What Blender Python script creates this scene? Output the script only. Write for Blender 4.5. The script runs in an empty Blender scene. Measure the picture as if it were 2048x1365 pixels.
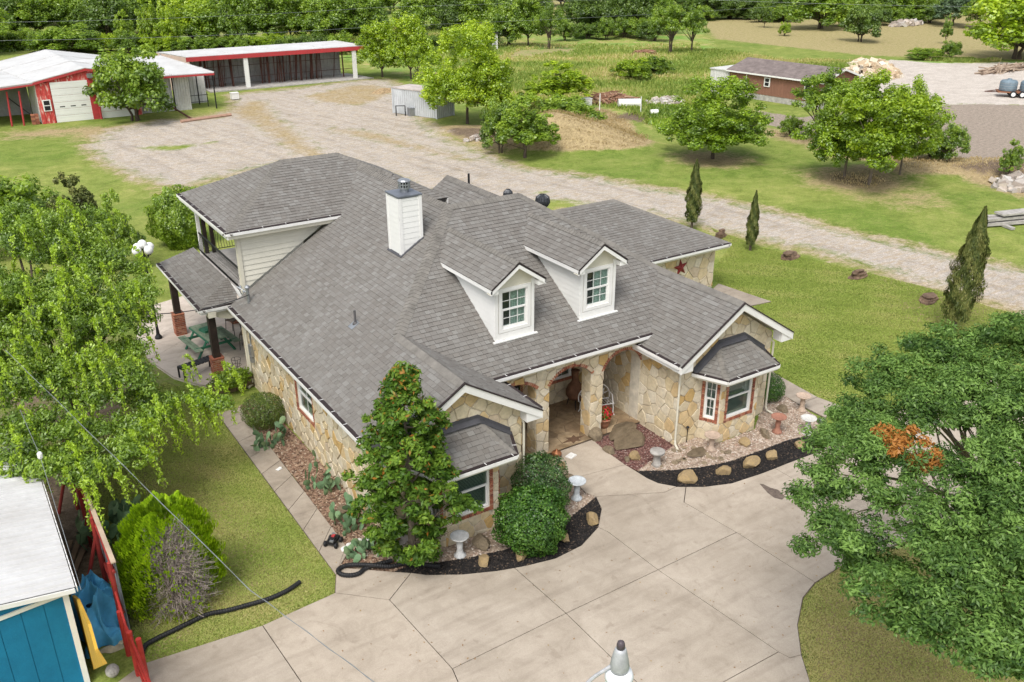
import bpy, math, random
import numpy as np
from mathutils import Vector, Matrix
from mathutils.geometry import tessellate_polygon
rng = np.random.default_rng(7)
random.seed(7)
S = bpy.context.scene
COL = S.collection
# ------------------------------------------------------------------ camera
CAM = np.array([-17.372807, -17.445775, 14.356982])
CR = np.array([0.837759, -0.546036, -0.001978])
CU = np.array([0.223710, 0.339919, 0.913460])
CF = np.array([0.498109, 0.765702, -0.406925])
FPX = 1802.667
cam = bpy.data.cameras.new('camera')
cam.sensor_width = 36.0; cam.lens = FPX/2048*36.0; cam.clip_end = 3000; cam.clip_start = 0.2
co = bpy.data.objects.new('camera', cam); COL.objects.link(co)
co.matrix_world = Matrix(((CR[0], CU[0], -CF[0], CAM[0]), (CR[1], CU[1], -CF[1], CAM[1]), (CR[2], CU[2], -CF[2], CAM[2]), (0, 0, 0, 1)))
S.camera = co
# ------------------------------------------------------------------ sky and light (bright overcast day)
SUN_EL, SUN_AZ = 56, 232      # degrees; azimuth clockwise from +Y
W = bpy.data.worlds.new('World'); S.world = W; W.use_nodes = True
nt = W.node_tree; bg = nt.nodes['Background']
sky = nt.nodes.new('ShaderNodeTexSky'); sky.sky_type = 'NISHITA'; sky.sun_disc = False
sky.sun_elevation = math.radians(SUN_EL); sky.sun_rotation = math.radians(SUN_AZ)
sky.air_density = 1.0; sky.dust_density = 3.0; sky.ozone_density = 1.0
hs = nt.nodes.new('ShaderNodeHueSaturation'); hs.inputs['Saturation'].default_value = 0.38
nt.links.new(sky.outputs[0], hs.inputs['Color']); nt.links.new(hs.outputs[0], bg.inputs['Color'])
bg.inputs['Strength'].default_value = 0.15
sl = bpy.data.lights.new('sun', 'SUN'); sl.energy = 1.4; sl.angle = math.radians(24); sl.color = (1.0, 0.965, 0.91)
so = bpy.data.objects.new('sun', sl); COL.objects.link(so)
el, az = math.radians(SUN_EL), math.radians(SUN_AZ)
sd = Vector((math.sin(az)*math.cos(el), math.cos(az)*math.cos(el), math.sin(el)))
so.rotation_euler = sd.to_track_quat('Z', 'Y').to_euler()
S.view_settings.view_transform = 'Standard'; S.view_settings.look = 'None'
S.view_settings.exposure = 0.68; S.view_settings.gamma = 1.0
S.cycles.max_bounces = 5; S.cycles.diffuse_bounces = 3; S.cycles.glossy_bounces = 2
S.cycles.transparent_max_bounces = 6; S.cycles.transmission_bounces = 3

# ------------------------------------------------------------------ places: photo position -> point in the world
def ray(x, y): return CF*FPX + CR*(x-1024) + CU*(682.5-y)
def G(x, y, z=0.0):
    d = ray(x, y); return CAM + d*((z-CAM[2])/d[2])
def onY(x, y, Y):
    d = ray(x, y); return CAM + d*((Y-CAM[1])/d[1])
def onX(x, y, X):
    d = ray(x, y); return CAM + d*((X-CAM[0])/d[0])
def onP(x, y, P, N):
    d = ray(x, y); P = np.array(P); N = np.array(N); return CAM + d*(((P-CAM)@N)/(d@N))
def D(P): return float(np.linalg.norm(np.array(P)-CAM))
def Gx(x, y, z=0.0): return tuple(G(x, y, z)[:2])

# ------------------------------------------------------------------ materials
MATS = {}
def newmat(name):
    m = bpy.data.materials.new(name); m.use_nodes = True
    n = m.node_tree.nodes; n.clear()
    return m, n, m.node_tree.links
def N(n, t, **k):
    o = n.new(t)
    for a, b in k.items():
        if a.startswith('_'): o.inputs[a[1:].replace('_', ' ')].default_value = b
        else: setattr(o, a, b)
    return o
def ramp(n, stops, interp='LINEAR'):
    r = n.new('ShaderNodeValToRGB'); r.color_ramp.interpolation = interp
    e = r.color_ramp.elements
    e[0].position = stops[0][0]; e[0].color = (*stops[0][1], 1)
    e[1].position = stops[-1][0]; e[1].color = (*stops[-1][1], 1)
    for p, c in stops[1:-1]:
        q = e.new(p); q.color = (*c, 1)
    return r
def mixc(n, l, fac, a, b, mode='MIX'):
    m = n.new('ShaderNodeMix'); m.data_type = 'RGBA'; m.blend_type = mode; m.clamp_factor = True
    for i, v in ((0, fac), (6, a), (7, b)):
        if hasattr(v, 'links'): l.new(v, m.inputs[i])
        elif i == 0: m.inputs[0].default_value = v
        else: m.inputs[i].default_value = (*v, 1) if len(v) == 3 else v
    return m.outputs[2]
def math_(n, l, op, a, b=None, clamp=False):
    m = n.new('ShaderNodeMath'); m.operation = op; m.use_clamp = clamp
    for i, v in ((0, a), (1, b)):
        if v is None: continue
        if hasattr(v, 'links'): l.new(v, m.inputs[i])
        else: m.inputs[i].default_value = v
    return m.outputs[0]
def noise(n, l, scale, detail=4, rough=.6, vec=None, dist=0.):
    t = n.new('ShaderNodeTexNoise'); t.inputs['Scale'].default_value = scale
    t.inputs['Detail'].default_value = detail; t.inputs['Roughness'].default_value = rough; t.inputs['Distortion'].default_value = dist
    if vec is not None: l.new(vec, t.inputs['Vector'])
    return t.outputs['Fac']
def finish(m, n, l, col, rough=.8, bump=None, bstr=.3, bdist=.02, metal=0., spec=.3):
    b = n.new('ShaderNodeBsdfPrincipled')
    if hasattr(col, 'links'): l.new(col, b.inputs['Base Color'])
    else: b.inputs['Base Color'].default_value = (*col, 1)
    if hasattr(rough, 'links'): l.new(rough, b.inputs['Roughness'])
    else: b.inputs['Roughness'].default_value = rough
    b.inputs['Metallic'].default_value = metal
    b.inputs['Specular IOR Level'].default_value = spec
    if bump is not None:
        bp = n.new('ShaderNodeBump'); bp.inputs['Strength'].default_value = bstr; bp.inputs['Distance'].default_value = bdist
        l.new(bump, bp.inputs['Height']); l.new(bp.outputs[0], b.inputs['Normal'])
    o = n.new('ShaderNodeOutputMaterial'); l.new(b.outputs[0], o.inputs[0])
    return m
def simple(name, col, rough=.7, var=.25, scale=2.0, fine=40., bstr=.15, metal=0., spec=.3, dark=None, bdist=.01):
    """painted / weathered surface: two scales of noise over the base colour"""
    if name in MATS: return MATS[name]
    m, n, l = newmat(name)
    tc = n.new('ShaderNodeTexCoord').outputs['Object']
    a = noise(n, l, scale, 5, .65, tc); b = noise(n, l, fine, 3, .6, tc)
    d = dark or tuple(c*(1-var*1.6) for c in col)
    r = ramp(n, [(.3, d), (.68, col)]); l.new(a, r.inputs[0])
    c = mixc(n, l, var*.8, r.outputs[0], ramp_l(n, l, b), 'MULTIPLY')
    MATS[name] = finish(m, n, l, c, rough, b, bstr, bdist, metal, spec)
    return m
def ramp_l(n, l, f):
    r = ramp(n, [(.3, (.45, .45, .45)), (.7, (1.1, 1.1, 1.1))]); l.new(f, r.inputs[0]); return r.outputs[0]
def attr(n, name):
    a = n.new('ShaderNodeAttribute'); a.attribute_name = name; return a
def piece_mat(name, stops, rough=.85, fine=30., gr=.35, bstr=.4, bdist=.01, interp='CONSTANT', weather=None):
    """each piece takes its own colour from its 'rnd' value"""
    m, n, l = newmat(name)
    tc = n.new('ShaderNodeTexCoord').outputs['Object']
    r = ramp(n, stops, interp); l.new(attr(n, 'rnd').outputs['Fac'], r.inputs[0])
    b = noise(n, l, fine, 4, .65, tc)
    c = mixc(n, l, gr, r.outputs[0], ramp_l(n, l, b), 'MULTIPLY')
    if weather:
        w = noise(n, l, weather[0], 5, .6, tc)
        rr = ramp(n, [(.35, weather[1]), (.65, (1, 1, 1))]); l.new(w, rr.inputs[0])
        c = mixc(n, l, 1., c, rr.outputs[0], 'MULTIPLY')
    MATS[name] = finish(m, n, l, c, rough, b, bstr, bdist)
    return m

M_stone = piece_mat('flagstone', [(0, (.67, .58, .42)), (.14, (.73, .65, .50)), (.30, (.69, .60, .43)), (.46, (.74, .67, .53)),
    (.58, (.65, .56, .40)), (.70, (.69, .57, .36)), (.80, (.66, .50, .28)), (.89, (.61, .42, .18)), (.95, (.60, .50, .37))], fine=8., gr=.4, weather=(2.6, (.88, .85, .80)))
M_mortar = simple('mortar', (.74, .67, .54), .95, .2, 4, 60, .4)
M_brick = piece_mat('brick_red', [(0, (.38, .14, .085)), (.3, (.46, .19, .11)), (.55, (.31, .11, .07)), (.75, (.50, .26, .17)), (.9, (.25, .10, .07))], fine=25., weather=(5., (.85, .8, .78)))
M_shingle = piece_mat('asphalt_shingle', [(0, (.198, .186, .170)), (.18, (.212, .201, .184)), (.38, (.188, .176, .160)), (.55, (.222, .212, .195)), (.70, (.204, .190, .172)),
    (.84, (.240, .232, .215)), (.93, (.180, .167, .151))], .95, 90., .4, .5, .004, weather=(.55, (.92, .91, .90)))
M_cap = simple('ridge_cap_felt', (.232, .216, .192), .95, .25, 3, 90, .4)
M_felt = simple('roof_felt', (.085, .075, .068), .95, .2)
M_white = simple('white_paint', (.80, .79, .76), .55, .07, 1.5, 30, .05)
M_cream = simple('cream_paint', (.68, .645, .53), .6, .08, 1.0, 20, .08)
M_cream2 = simple('cream_siding', (.72, .69, .585), .6, .07, .8, 20, .08)
M_wsiding = simple('white_siding', (.78, .775, .74), .6, .07, .8, 20, .08)
M_gutin = simple('gutter_dark', (.045, .032, .032), .8, .3, 5, 30)
M_flash = simple('flashing_dark', (.085, .085, .095), .7, .2, 3, 30)
M_galv = simple('galvanised', (.42, .44, .46), .42, .2, 3, 20, .1, .7)
M_dark = simple('dark_metal', (.02, .02, .022), .5, .3)
M_wood = simple('dark_wood', (.050, .034, .027), .7, .35, 2, 18, .3)
M_soffit = simple('soffit', (.62, .59, .50), .8, .1)
M_interior = simple('interior', (.13, .14, .13), .9, .2)
M_curtain = simple('curtain', (.66, .70, .64), .9, .3, 14, 30, .3)
M_blind = simple('blind', (.66, .68, .64), .7, .08, 2, 20, .05)
M_black = simple('black_plastic', (.018, .018, .02), .55, .25, 4, 30)

def concrete(name, c1, c2, c3, scale=1.):
    m, n, l = newmat(name)
    tc = n.new('ShaderNodeTexCoord').outputs['Object']
    big = noise(n, l, .35*scale, 6, .62, tc, .6); mid = noise(n, l, 1.7*scale, 6, .7, tc, 1.); fine = noise(n, l, 45, 4, .7, tc); st = noise(n, l, .9*scale, 8, .75, tc, 2.)
    r = ramp(n, [(.32, c2), (.52, c1), (.75, c3)]); l.new(mid, r.inputs[0])
    rb = ramp(n, [(.30, (.80, .78, .75)), (.6, (1.04, 1.03, 1.02))]); l.new(big, rb.inputs[0])
    c = mixc(n, l, 1., r.outputs[0], rb.outputs[0], 'MULTIPLY')
    rs = ramp(n, [(.30, (.70, .68, .66)), (.42, (1, 1, 1))]); l.new(st, rs.inputs[0])
    c = mixc(n, l, .6, c, rs.outputs[0], 'MULTIPLY')
    rr = ramp(n, [(0, (.97, .97, .97)), (.5, (1, 1, 1)), (1, (1.04, 1.03, 1.02))]); l.new(attr(n, 'rnd').outputs['Fac'], rr.inputs[0])
    c = mixc(n, l, 1., c, rr.outputs[0], 'MULTIPLY')
    sp = noise(n, l, 2.6, 3, .5, tc, .3); r5 = ramp(n, [(.27, (.62, .58, .55)), (.33, (1, 1, 1))]); l.new(sp, r5.inputs[0])
    c = mixc(n, l, .4, c, r5.outputs[0], 'MULTIPLY')
    mp = N(n, 'ShaderNodeMapping'); mp.inputs['Scale'].default_value = (.25, 2.2, 1); mp.inputs['Rotation'].default_value = (0, 0, .6); l.new(tc, mp.inputs[0])
    tk = noise(n, l, 1.3, 5, .6, mp.outputs[0]); r6 = ramp(n, [(.36, (.80, .79, .78)), (.5, (1, 1, 1))]); l.new(tk, r6.inputs[0])
    c = mixc(n, l, .6, c, r6.outputs[0], 'MULTIPLY')
    c = mixc(n, l, .32, c, ramp_l(n, l, fine), 'MULTIPLY')
    MATS[name] = finish(m, n, l, c, .9, fine, .25, .006)
    return m
M_conc = concrete('driveway_concrete', (.450, .390, .318), (.395, .34, .275), (.485, .425, .35))
M_walk = concrete('walkway_concrete', (.40, .345, .282), (.34, .29, .236), (.45, .392, .322), 1.4)
M_patio = concrete('patio_concrete', (.60, .525, .45), (.53, .455, .385), (.66, .585, .505))
M_joint = simple('joint_dirt', (.16, .125, .095), .95, .3)
M_floor = piece_mat('porch_flag', [(0, (.42, .31, .19)), (.3, (.36, .26, .16)), (.6, (.46, .35, .22)), (.85, (.30, .22, .135))], fine=6., gr=.6, weather=(1.2, (.55, .5, .45)))
M_boulder = simple('boulder', (.46, .34, .18), .9, .35, 3, 22, .8, dark=(.27, .19, .11), bdist=.05)
M_rockbr = simple('ledge_rock', (.29, .195, .13), .95, .5, 2, 16, .8, dark=(.08, .05, .035), bdist=.05)
M_slate = simple('flat_rock', (.22, .17, .11), .9, .45, 2, 14, .7, dark=(.12, .09, .055), bdist=.04)
def glass_mat(name, tint, refl=.12):
    m, n, l = newmat(name)
    t = n.new('ShaderNodeBsdfTransparent'); t.inputs[0].default_value = (*tint, 1)
    g = n.new('ShaderNodeBsdfGlossy'); g.inputs['Roughness'].default_value = .03
    f = n.new('ShaderNodeLayerWeight'); f.inputs['Blend'].default_value = .5
    s = n.new('ShaderNodeMixShader')
    k = math_(n, l, 'ADD', math_(n, l, 'MULTIPLY', math_(n, l, 'POWER', f.outputs['Facing'], 4.), .6), refl, True)
    l.new(k, s.inputs[0]); l.new(t.outputs[0], s.inputs[1]); l.new(g.outputs[0], s.inputs[2])
    o = n.new('ShaderNodeOutputMaterial'); l.new(s.outputs[0], o.inputs[0])
    MATS[name] = m; return m
M_glass = glass_mat('window_glass', (.80, .88, .86), .05)

# ------------------------------------------------------------------ mesh helpers
def link_mesh(name, vs, fs, mat, parent=None, rnd=None, smooth=False):
    me = bpy.data.meshes.new(name)
    me.from_pydata([tuple(map(float, v)) for v in vs], [], [tuple(f) for f in fs])
    if rnd is not None:
        a = me.attributes.new('rnd', 'FLOAT', 'FACE'); a.data.foreach_set('value', np.array(rnd, dtype=np.float32))
    if mat: me.materials.append(mat)
    if smooth: me.polygons.foreach_set('use_smooth', [True]*len(me.polygons))
    o = bpy.data.objects.new(name, me); COL.objects.link(o)
    if parent: o.parent = parent
    return o
def frame(axis):
    a = np.array(axis, float); a /= np.linalg.norm(a)
    t = np.array([0, 0, 1.]) if abs(a[2]) < .9 else np.array([1., 0, 0])
    u = np.cross(a, t); u /= np.linalg.norm(u); v = np.cross(a, u)
    return u, v
class MB:
    def __init__(s): s.v = []; s.f = []; s.r = []
    def add(s, vs, fs, rnd=None):
        k = len(s.v); s.v += [tuple(v) for v in vs]; s.f += [tuple(i+k for i in f) for f in fs]
        s.r += [random.random() if rnd is None else rnd]*len(fs); return s
    def fb(s, O, U, V, Wv, a, b, c):        # box in a frame; a, b, c = (lo, hi) along U, V, W
        O, U, V, Wv = map(lambda x: np.array(x, float), (O, U, V, Wv))
        P = [O+U*i+V*j+Wv*k for k in c for j in b for i in a]
        return s.add(P, [(0, 2, 3, 1), (4, 5, 7, 6), (0, 1, 5, 4), (2, 6, 7, 3), (0, 4, 6, 2), (1, 3, 7, 5)])
    def box(s, c, sz, rz=0., tilt=None):
        cr, sr = math.cos(rz), math.sin(rz)
        U = np.array([cr, sr, 0]); V = np.array([-sr, cr, 0]); Wv = np.array([0, 0, 1.])
        if tilt is not None:
            Mx = np.array(Matrix.Rotation(tilt[0], 3, 'X') @ Matrix.Rotation(tilt[1], 3, 'Y')); B = np.stack([U, V, Wv], 1) @ Mx; U, V, Wv = B[:, 0], B[:, 1], B[:, 2]
        return s.fb(c, U, V, Wv, (-sz[0]/2, sz[0]/2), (-sz[1]/2, sz[1]/2), (-sz[2]/2, sz[2]/2))
    def strip(s, p, q, up, out, h, t):       # board from p to q; h along up, t along out
        p = np.array(p, float); q = np.array(q, float); L = np.linalg.norm(q-p); U = (q-p)/L
        return s.fb(p, U, np.array(up, float), np.array(out, float), (0, L), (min(0, h), max(0, h)), (min(0, t), max(0, t)))
    def tube(s, pts, r, n=8, cap=True, rnd=None):
        pts = [np.array(p, float) for p in pts]; m = len(pts)
        rs = r if hasattr(r, '__len__') else [r]*m
        vs = []; pu = None
        for i, p in enumerate(pts):
            a = pts[min(i+1, m-1)]-pts[max(i-1, 0)]
            a = a/(np.linalg.norm(a)+1e-9)
            if pu is None: u, v = frame(a)
            else:
                u = pu-a*(pu@a); u /= (np.linalg.norm(u)+1e-9); v = np.cross(a, u)
            pu = u
            for k in range(n):
                t = 2*math.pi*k/n; vs.append(p+(u*math.cos(t)+v*math.sin(t))*rs[i])
        fs = [(i*n+k, i*n+(k+1) % n, (i+1)*n+(k+1) % n, (i+1)*n+k) for i in range(m-1) for k in range(n)]
        if cap: fs += [tuple(range(n))[::-1], tuple(range((m-1)*n, m*n))]
        return s.add(vs, fs, rnd)
    def lathe(s, c, prof, n=16, axis=(0, 0, 1)):
        c = np.array(c, float); a = np.array(axis, float); a /= np.linalg.norm(a); u, v = frame(a)
        vs = [c+a*z+(u*math.cos(2*math.pi*k/n)+v*math.sin(2*math.pi*k/n))*r for r, z in prof for k in range(n)]
        m = len(prof)
        fs = [(i*n+k, i*n+(k+1) % n, (i+1)*n+(k+1) % n, (i+1)*n+k) for i in range(m-1) for k in range(n)]
        fs += [tuple(range(n))[::-1], tuple(range((m-1)*n, m*n))]
        return s.add(vs, fs)
    def poly(s, P, holes=None):
        P = [np.array(p, float) for p in P]
        if not holes and len(P) <= 4: return s.add(P, [tuple(range(len(P)))])
        loops = [[Vector(p) for p in P]]+[[Vector(p) for p in h] for h in (holes or [])]
        allp = [p for L in loops for p in L]
        nr = np.zeros(3)
        for i in range(len(P)): nr += np.cross(P[i], P[(i+1) % len(P)])
        fs = []
        for t in tessellate_polygon(loops):
            a, b, c = [np.array(allp[i]) for i in t]
            fs.append(t if np.cross(b-a, c-a) @ nr >= 0 else t[::-1])
        return s.add(allp, fs)
    def prism(s, P, vec):                   # closed solid from polygon P pushed along vec
        P = [np.array(p, float) for p in P]; vec = np.array(vec, float); n = len(P)
        nr = np.zeros(3)
        for i in range(n): nr += np.cross(P[i], P[(i+1) % n])
        if nr @ vec < 0: P = P[::-1]
        r = random.random()
        k = len(s.f); s.poly([p+vec for p in P]); s.poly(P[::-1]); 
        s.add(P+[p+vec for p in P], [(i, (i+1) % n, n+(i+1) % n, n+i) for i in range(n)])
        for i in range(k, len(s.r)): s.r[i] = r
        return s
    def build(s, name, mat, parent=None, smooth=False):
        return link_mesh(name, s.v, s.f, mat, parent, s.r, smooth)
def tag(o, label=None, cat=None, group=None, kind=None):
    if label: o['label'] = label
    if cat: o['category'] = cat
    if group: o['group'] = group
    if kind: o['kind'] = kind
    return o
def thing(name, label, cat, loc=(0, 0, 0), rz=0., group=None):
    o = bpy.data.objects.new(name, None); COL.objects.link(o); o.empty_display_size = .3
    o.location = tuple(map(float, loc)); o.rotation_euler = (0, 0, rz)
    return tag(o, label, cat, group)
def dup(root, loc, rz=None, label=None, scale=None, mat=None):
    def cp(o, par):
        c = o.copy(); COL.objects.link(c)
        if par: c.parent = par
        for ch in o.children: cp(ch, c)
        return c
    r = cp(root, None); r.location = tuple(map(float, loc))
    if rz is not None: r.rotation_euler = (0, 0, rz)
    if label: r['label'] = label
    if scale is not None: r.scale = scale if hasattr(scale, '__len__') else (scale,)*3
    return r
class Pieces:
    """separate pieces: the largest in view become objects, the rest one 'stuff' part"""
    def __init__(s, name, stuff, parent, mat, limit=300): s.n = name; s.s = stuff; s.p = parent; s.m = mat; s.L = []; s.lim = limit
    def add(s, vs, fs, rnd=None, vis=True):
        vs = np.array(vs, float); c = vs.mean(0); sz = np.linalg.norm(vs.max(0)-vs.min(0))
        s.L.append((sz/D(c) if vis else 0., vs, fs, random.random() if rnd is None else rnd))
    def finish(s):
        s.L.sort(key=lambda t: -t[0])
        k = s.lim if len(s.L) > s.lim else len(s.L)
        for _, vs, fs, r in s.L[:k]: link_mesh(s.n, vs, fs, s.m, s.p, [r]*len(fs))
        if len(s.L) > k:
            b = MB()
            for _, vs, fs, r in s.L[k:]: b.add(vs, fs, r)
            tag(b.build(s.s, s.m, s.p), kind='stuff')
# ---- 2-D polygon tools
def clip_half(P, a, nx, ny):               # keep points with (p-a).n <= 0
    out = []; n = len(P)
    for i in range(n):
        p, q = P[i], P[(i+1) % n]
        dp = (p[0]-a[0])*nx+(p[1]-a[1])*ny; dq = (q[0]-a[0])*nx+(q[1]-a[1])*ny
        if dp <= 0: out.append(p)
        if (dp < 0 < dq) or (dq < 0 < dp):
            t = dp/(dp-dq); out.append((p[0]+(q[0]-p[0])*t, p[1]+(q[1]-p[1])*t))
    return out
def area(P): return .5*sum(P[i][0]*P[(i+1) % len(P)][1]-P[(i+1) % len(P)][0]*P[i][1] for i in range(len(P)))
def ccw(P): return P if area(P) > 0 else P[::-1]
def clip_rect(P, x0, x1, y0, y1):
    for a, nx, ny in (((x0, 0), -1, 0), ((x1, 0), 1, 0), ((0, y0), 0, -1), ((0, y1), 0, 1)):
        P = clip_half(P, a, nx, ny)
        if len(P) < 3: return []
    return P
def inside(p, P):
    c = False; n = len(P)
    for i in range(n):
        a, b = P[i], P[(i+1) % n]
        if (a[1] > p[1]) != (b[1] > p[1]) and p[0] < (b[0]-a[0])*(p[1]-a[1])/(b[1]-a[1])+a[0]: c = not c
    return c
def inset(P, d):
    P = ccw(P); n = len(P); out = []
    for i in range(n):
        a, b, c = np.array(P[i-1]), np.array(P[i]), np.array(P[(i+1) % n])
        e1 = (b-a)/(np.linalg.norm(b-a)+1e-9); e2 = (c-b)/(np.linalg.norm(c-b)+1e-9)
        n1 = np.array([-e1[1], e1[0]]); n2 = np.array([-e2[1], e2[0]])
        m = n1+n2; k = max(.4, 1+n1@n2); out.append(tuple(b+m/k*d))
    return out
def dedupe(P, e=1e-3):
    o = []
    for p in P:
        if not o or abs(p[0]-o[-1][0])+abs(p[1]-o[-1][1]) > e: o.append(p)
    while len(o) > 2 and abs(o[0][0]-o[-1][0])+abs(o[0][1]-o[-1][1]) < e: o.pop()
    return o
def voronoi(poly, dmin, joint, seed, openings=(), aniso=1.0):
    """cells over a polygon with a joint between them"""
    R = random.Random(seed)
    x0 = min(p[0] for p in poly)-dmin; x1 = max(p[0] for p in poly)+dmin; y0 = min(p[1] for p in poly)-dmin; y1 = max(p[1] for p in poly)+dmin
    seeds = []; grid = {}
    tries = int((x1-x0)*(y1-y0)/(dmin*dmin)*9)
    for _ in range(tries):
        p = (R.uniform(x0, x1), R.uniform(y0, y1)); d = dmin*R.choice((.72, .9, 1., 1.25))
        k = (int(p[0]//dmin), int(p[1]//dmin)); ok = True
        for i in range(-2, 3):
            for j in range(-2, 3):
                for s in grid.get((k[0]+i, k[1]+j), ()):
                    if math.hypot(s[0]-p[0], (s[1]-p[1])*aniso) < (d+s[2])/2: ok = False
        if ok: grid.setdefault(k, []).append((p[0], p[1], d)); seeds.append((p[0], p[1], d))
    P0 = ccw(list(poly)); cells = []
    for s in seeds:
        k = (int(s[0]//dmin), int(s[1]//dmin)); c = [(s[0]-dmin*1.4, s[1]-dmin*1.4), (s[0]+dmin*1.4, s[1]-dmin*1.4), (s[0]+dmin*1.4, s[1]+dmin*1.4), (s[0]-dmin*1.4, s[1]+dmin*1.4)]
        for i in range(-3, 4):
            for j in range(-3, 4):
                for t in grid.get((k[0]+i, k[1]+j), ()):
                    if t is s or (t[0] == s[0] and t[1] == s[1]): continue
                    dx, dy = t[0]-s[0], t[1]-s[1]; L = math.hypot(dx, dy); nx, ny = dx/L, dy/L
                    w = L/2*(1+.25*(s[2]-t[2])/(s[2]+t[2]))-joint/2
                    c = clip_half(c, (s[0]+nx*w, s[1]+ny*w), nx, ny)
                    if len(c) < 3: break
        if len(c) < 3: continue
        for i in range(len(P0)):
            a, b = P0[i], P0[(i+1) % len(P0)]; e = math.hypot(b[0]-a[0], b[1]-a[1])
            if e < 1e-6: continue
            c = clip_half(c, a, (b[1]-a[1])/e, -(b[0]-a[0])/e)
            if len(c) < 3: break
        for op in openings:
            if len(c) < 3: break
            O = ccw(list(op)); cx = sum(p[0] for p in c)/len(c); cy = sum(p[1] for p in c)/len(c); best = None
            for i in range(len(O)):
                a, b = O[i], O[(i+1) % len(O)]; e = math.hypot(b[0]-a[0], b[1]-a[1])
                nx, ny = (b[1]-a[1])/e, -(b[0]-a[0])/e
                d = (cx-a[0])*nx+(cy-a[1])*ny
                if best is None or d > best[0]: best = (d, a, nx, ny)
            far = max(max((p[0]-best[1][0])*best[2]+(p[1]-best[1][1])*best[3] for p in c), 0)
            if best[0] < 0 and inside((cx, cy), O) and far < .08: c = []; break
            # only when they really overlap
            if any(inside(p, O) for p in c) or any(inside(p, c) for p in O) or inside((cx, cy), O):
                c = clip_half(c, best[1], -best[2], -best[3])
        c = dedupe(c)
        if len(c) >= 3 and abs(area(c)) > .004: cells.append(ccw(c))
    return cells
def lay_stones(pcs, O, U, V, Nn, cells, t=.03, vis=True):
    O, U, V, Nn = map(lambda a: np.array(a, float), (O, U, V, Nn))
    for c in cells:
        n = len(c); cx = sum(p[0] for p in c)/n; cy = sum(p[1] for p in c)/n
        r = math.sqrt(abs(area(c))); k = max(.55, 1-.022/r)
        h = t*random.uniform(.6, 1.1)
        vs = [O+U*p[0]+V*p[1] for p in c]+[O+U*p[0]+V*p[1]+Nn*h*.7 for p in c]
        vs += [O+U*(cx+(p[0]-cx)*k)+V*(cy+(p[1]-cy)*k)+Nn*h for p in c]
        fs = [(i, (i+1) % n, n+(i+1) % n, n+i) for i in range(n)]+[(n+i, n+(i+1) % n, 2*n+(i+1) % n, 2*n+i) for i in range(n)]+[tuple(range(2*n, 3*n))]
        if np.cross(U, V) @ Nn < 0: fs = [f[::-1] for f in fs]
        pcs.add(vs, fs, None, vis)
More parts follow.
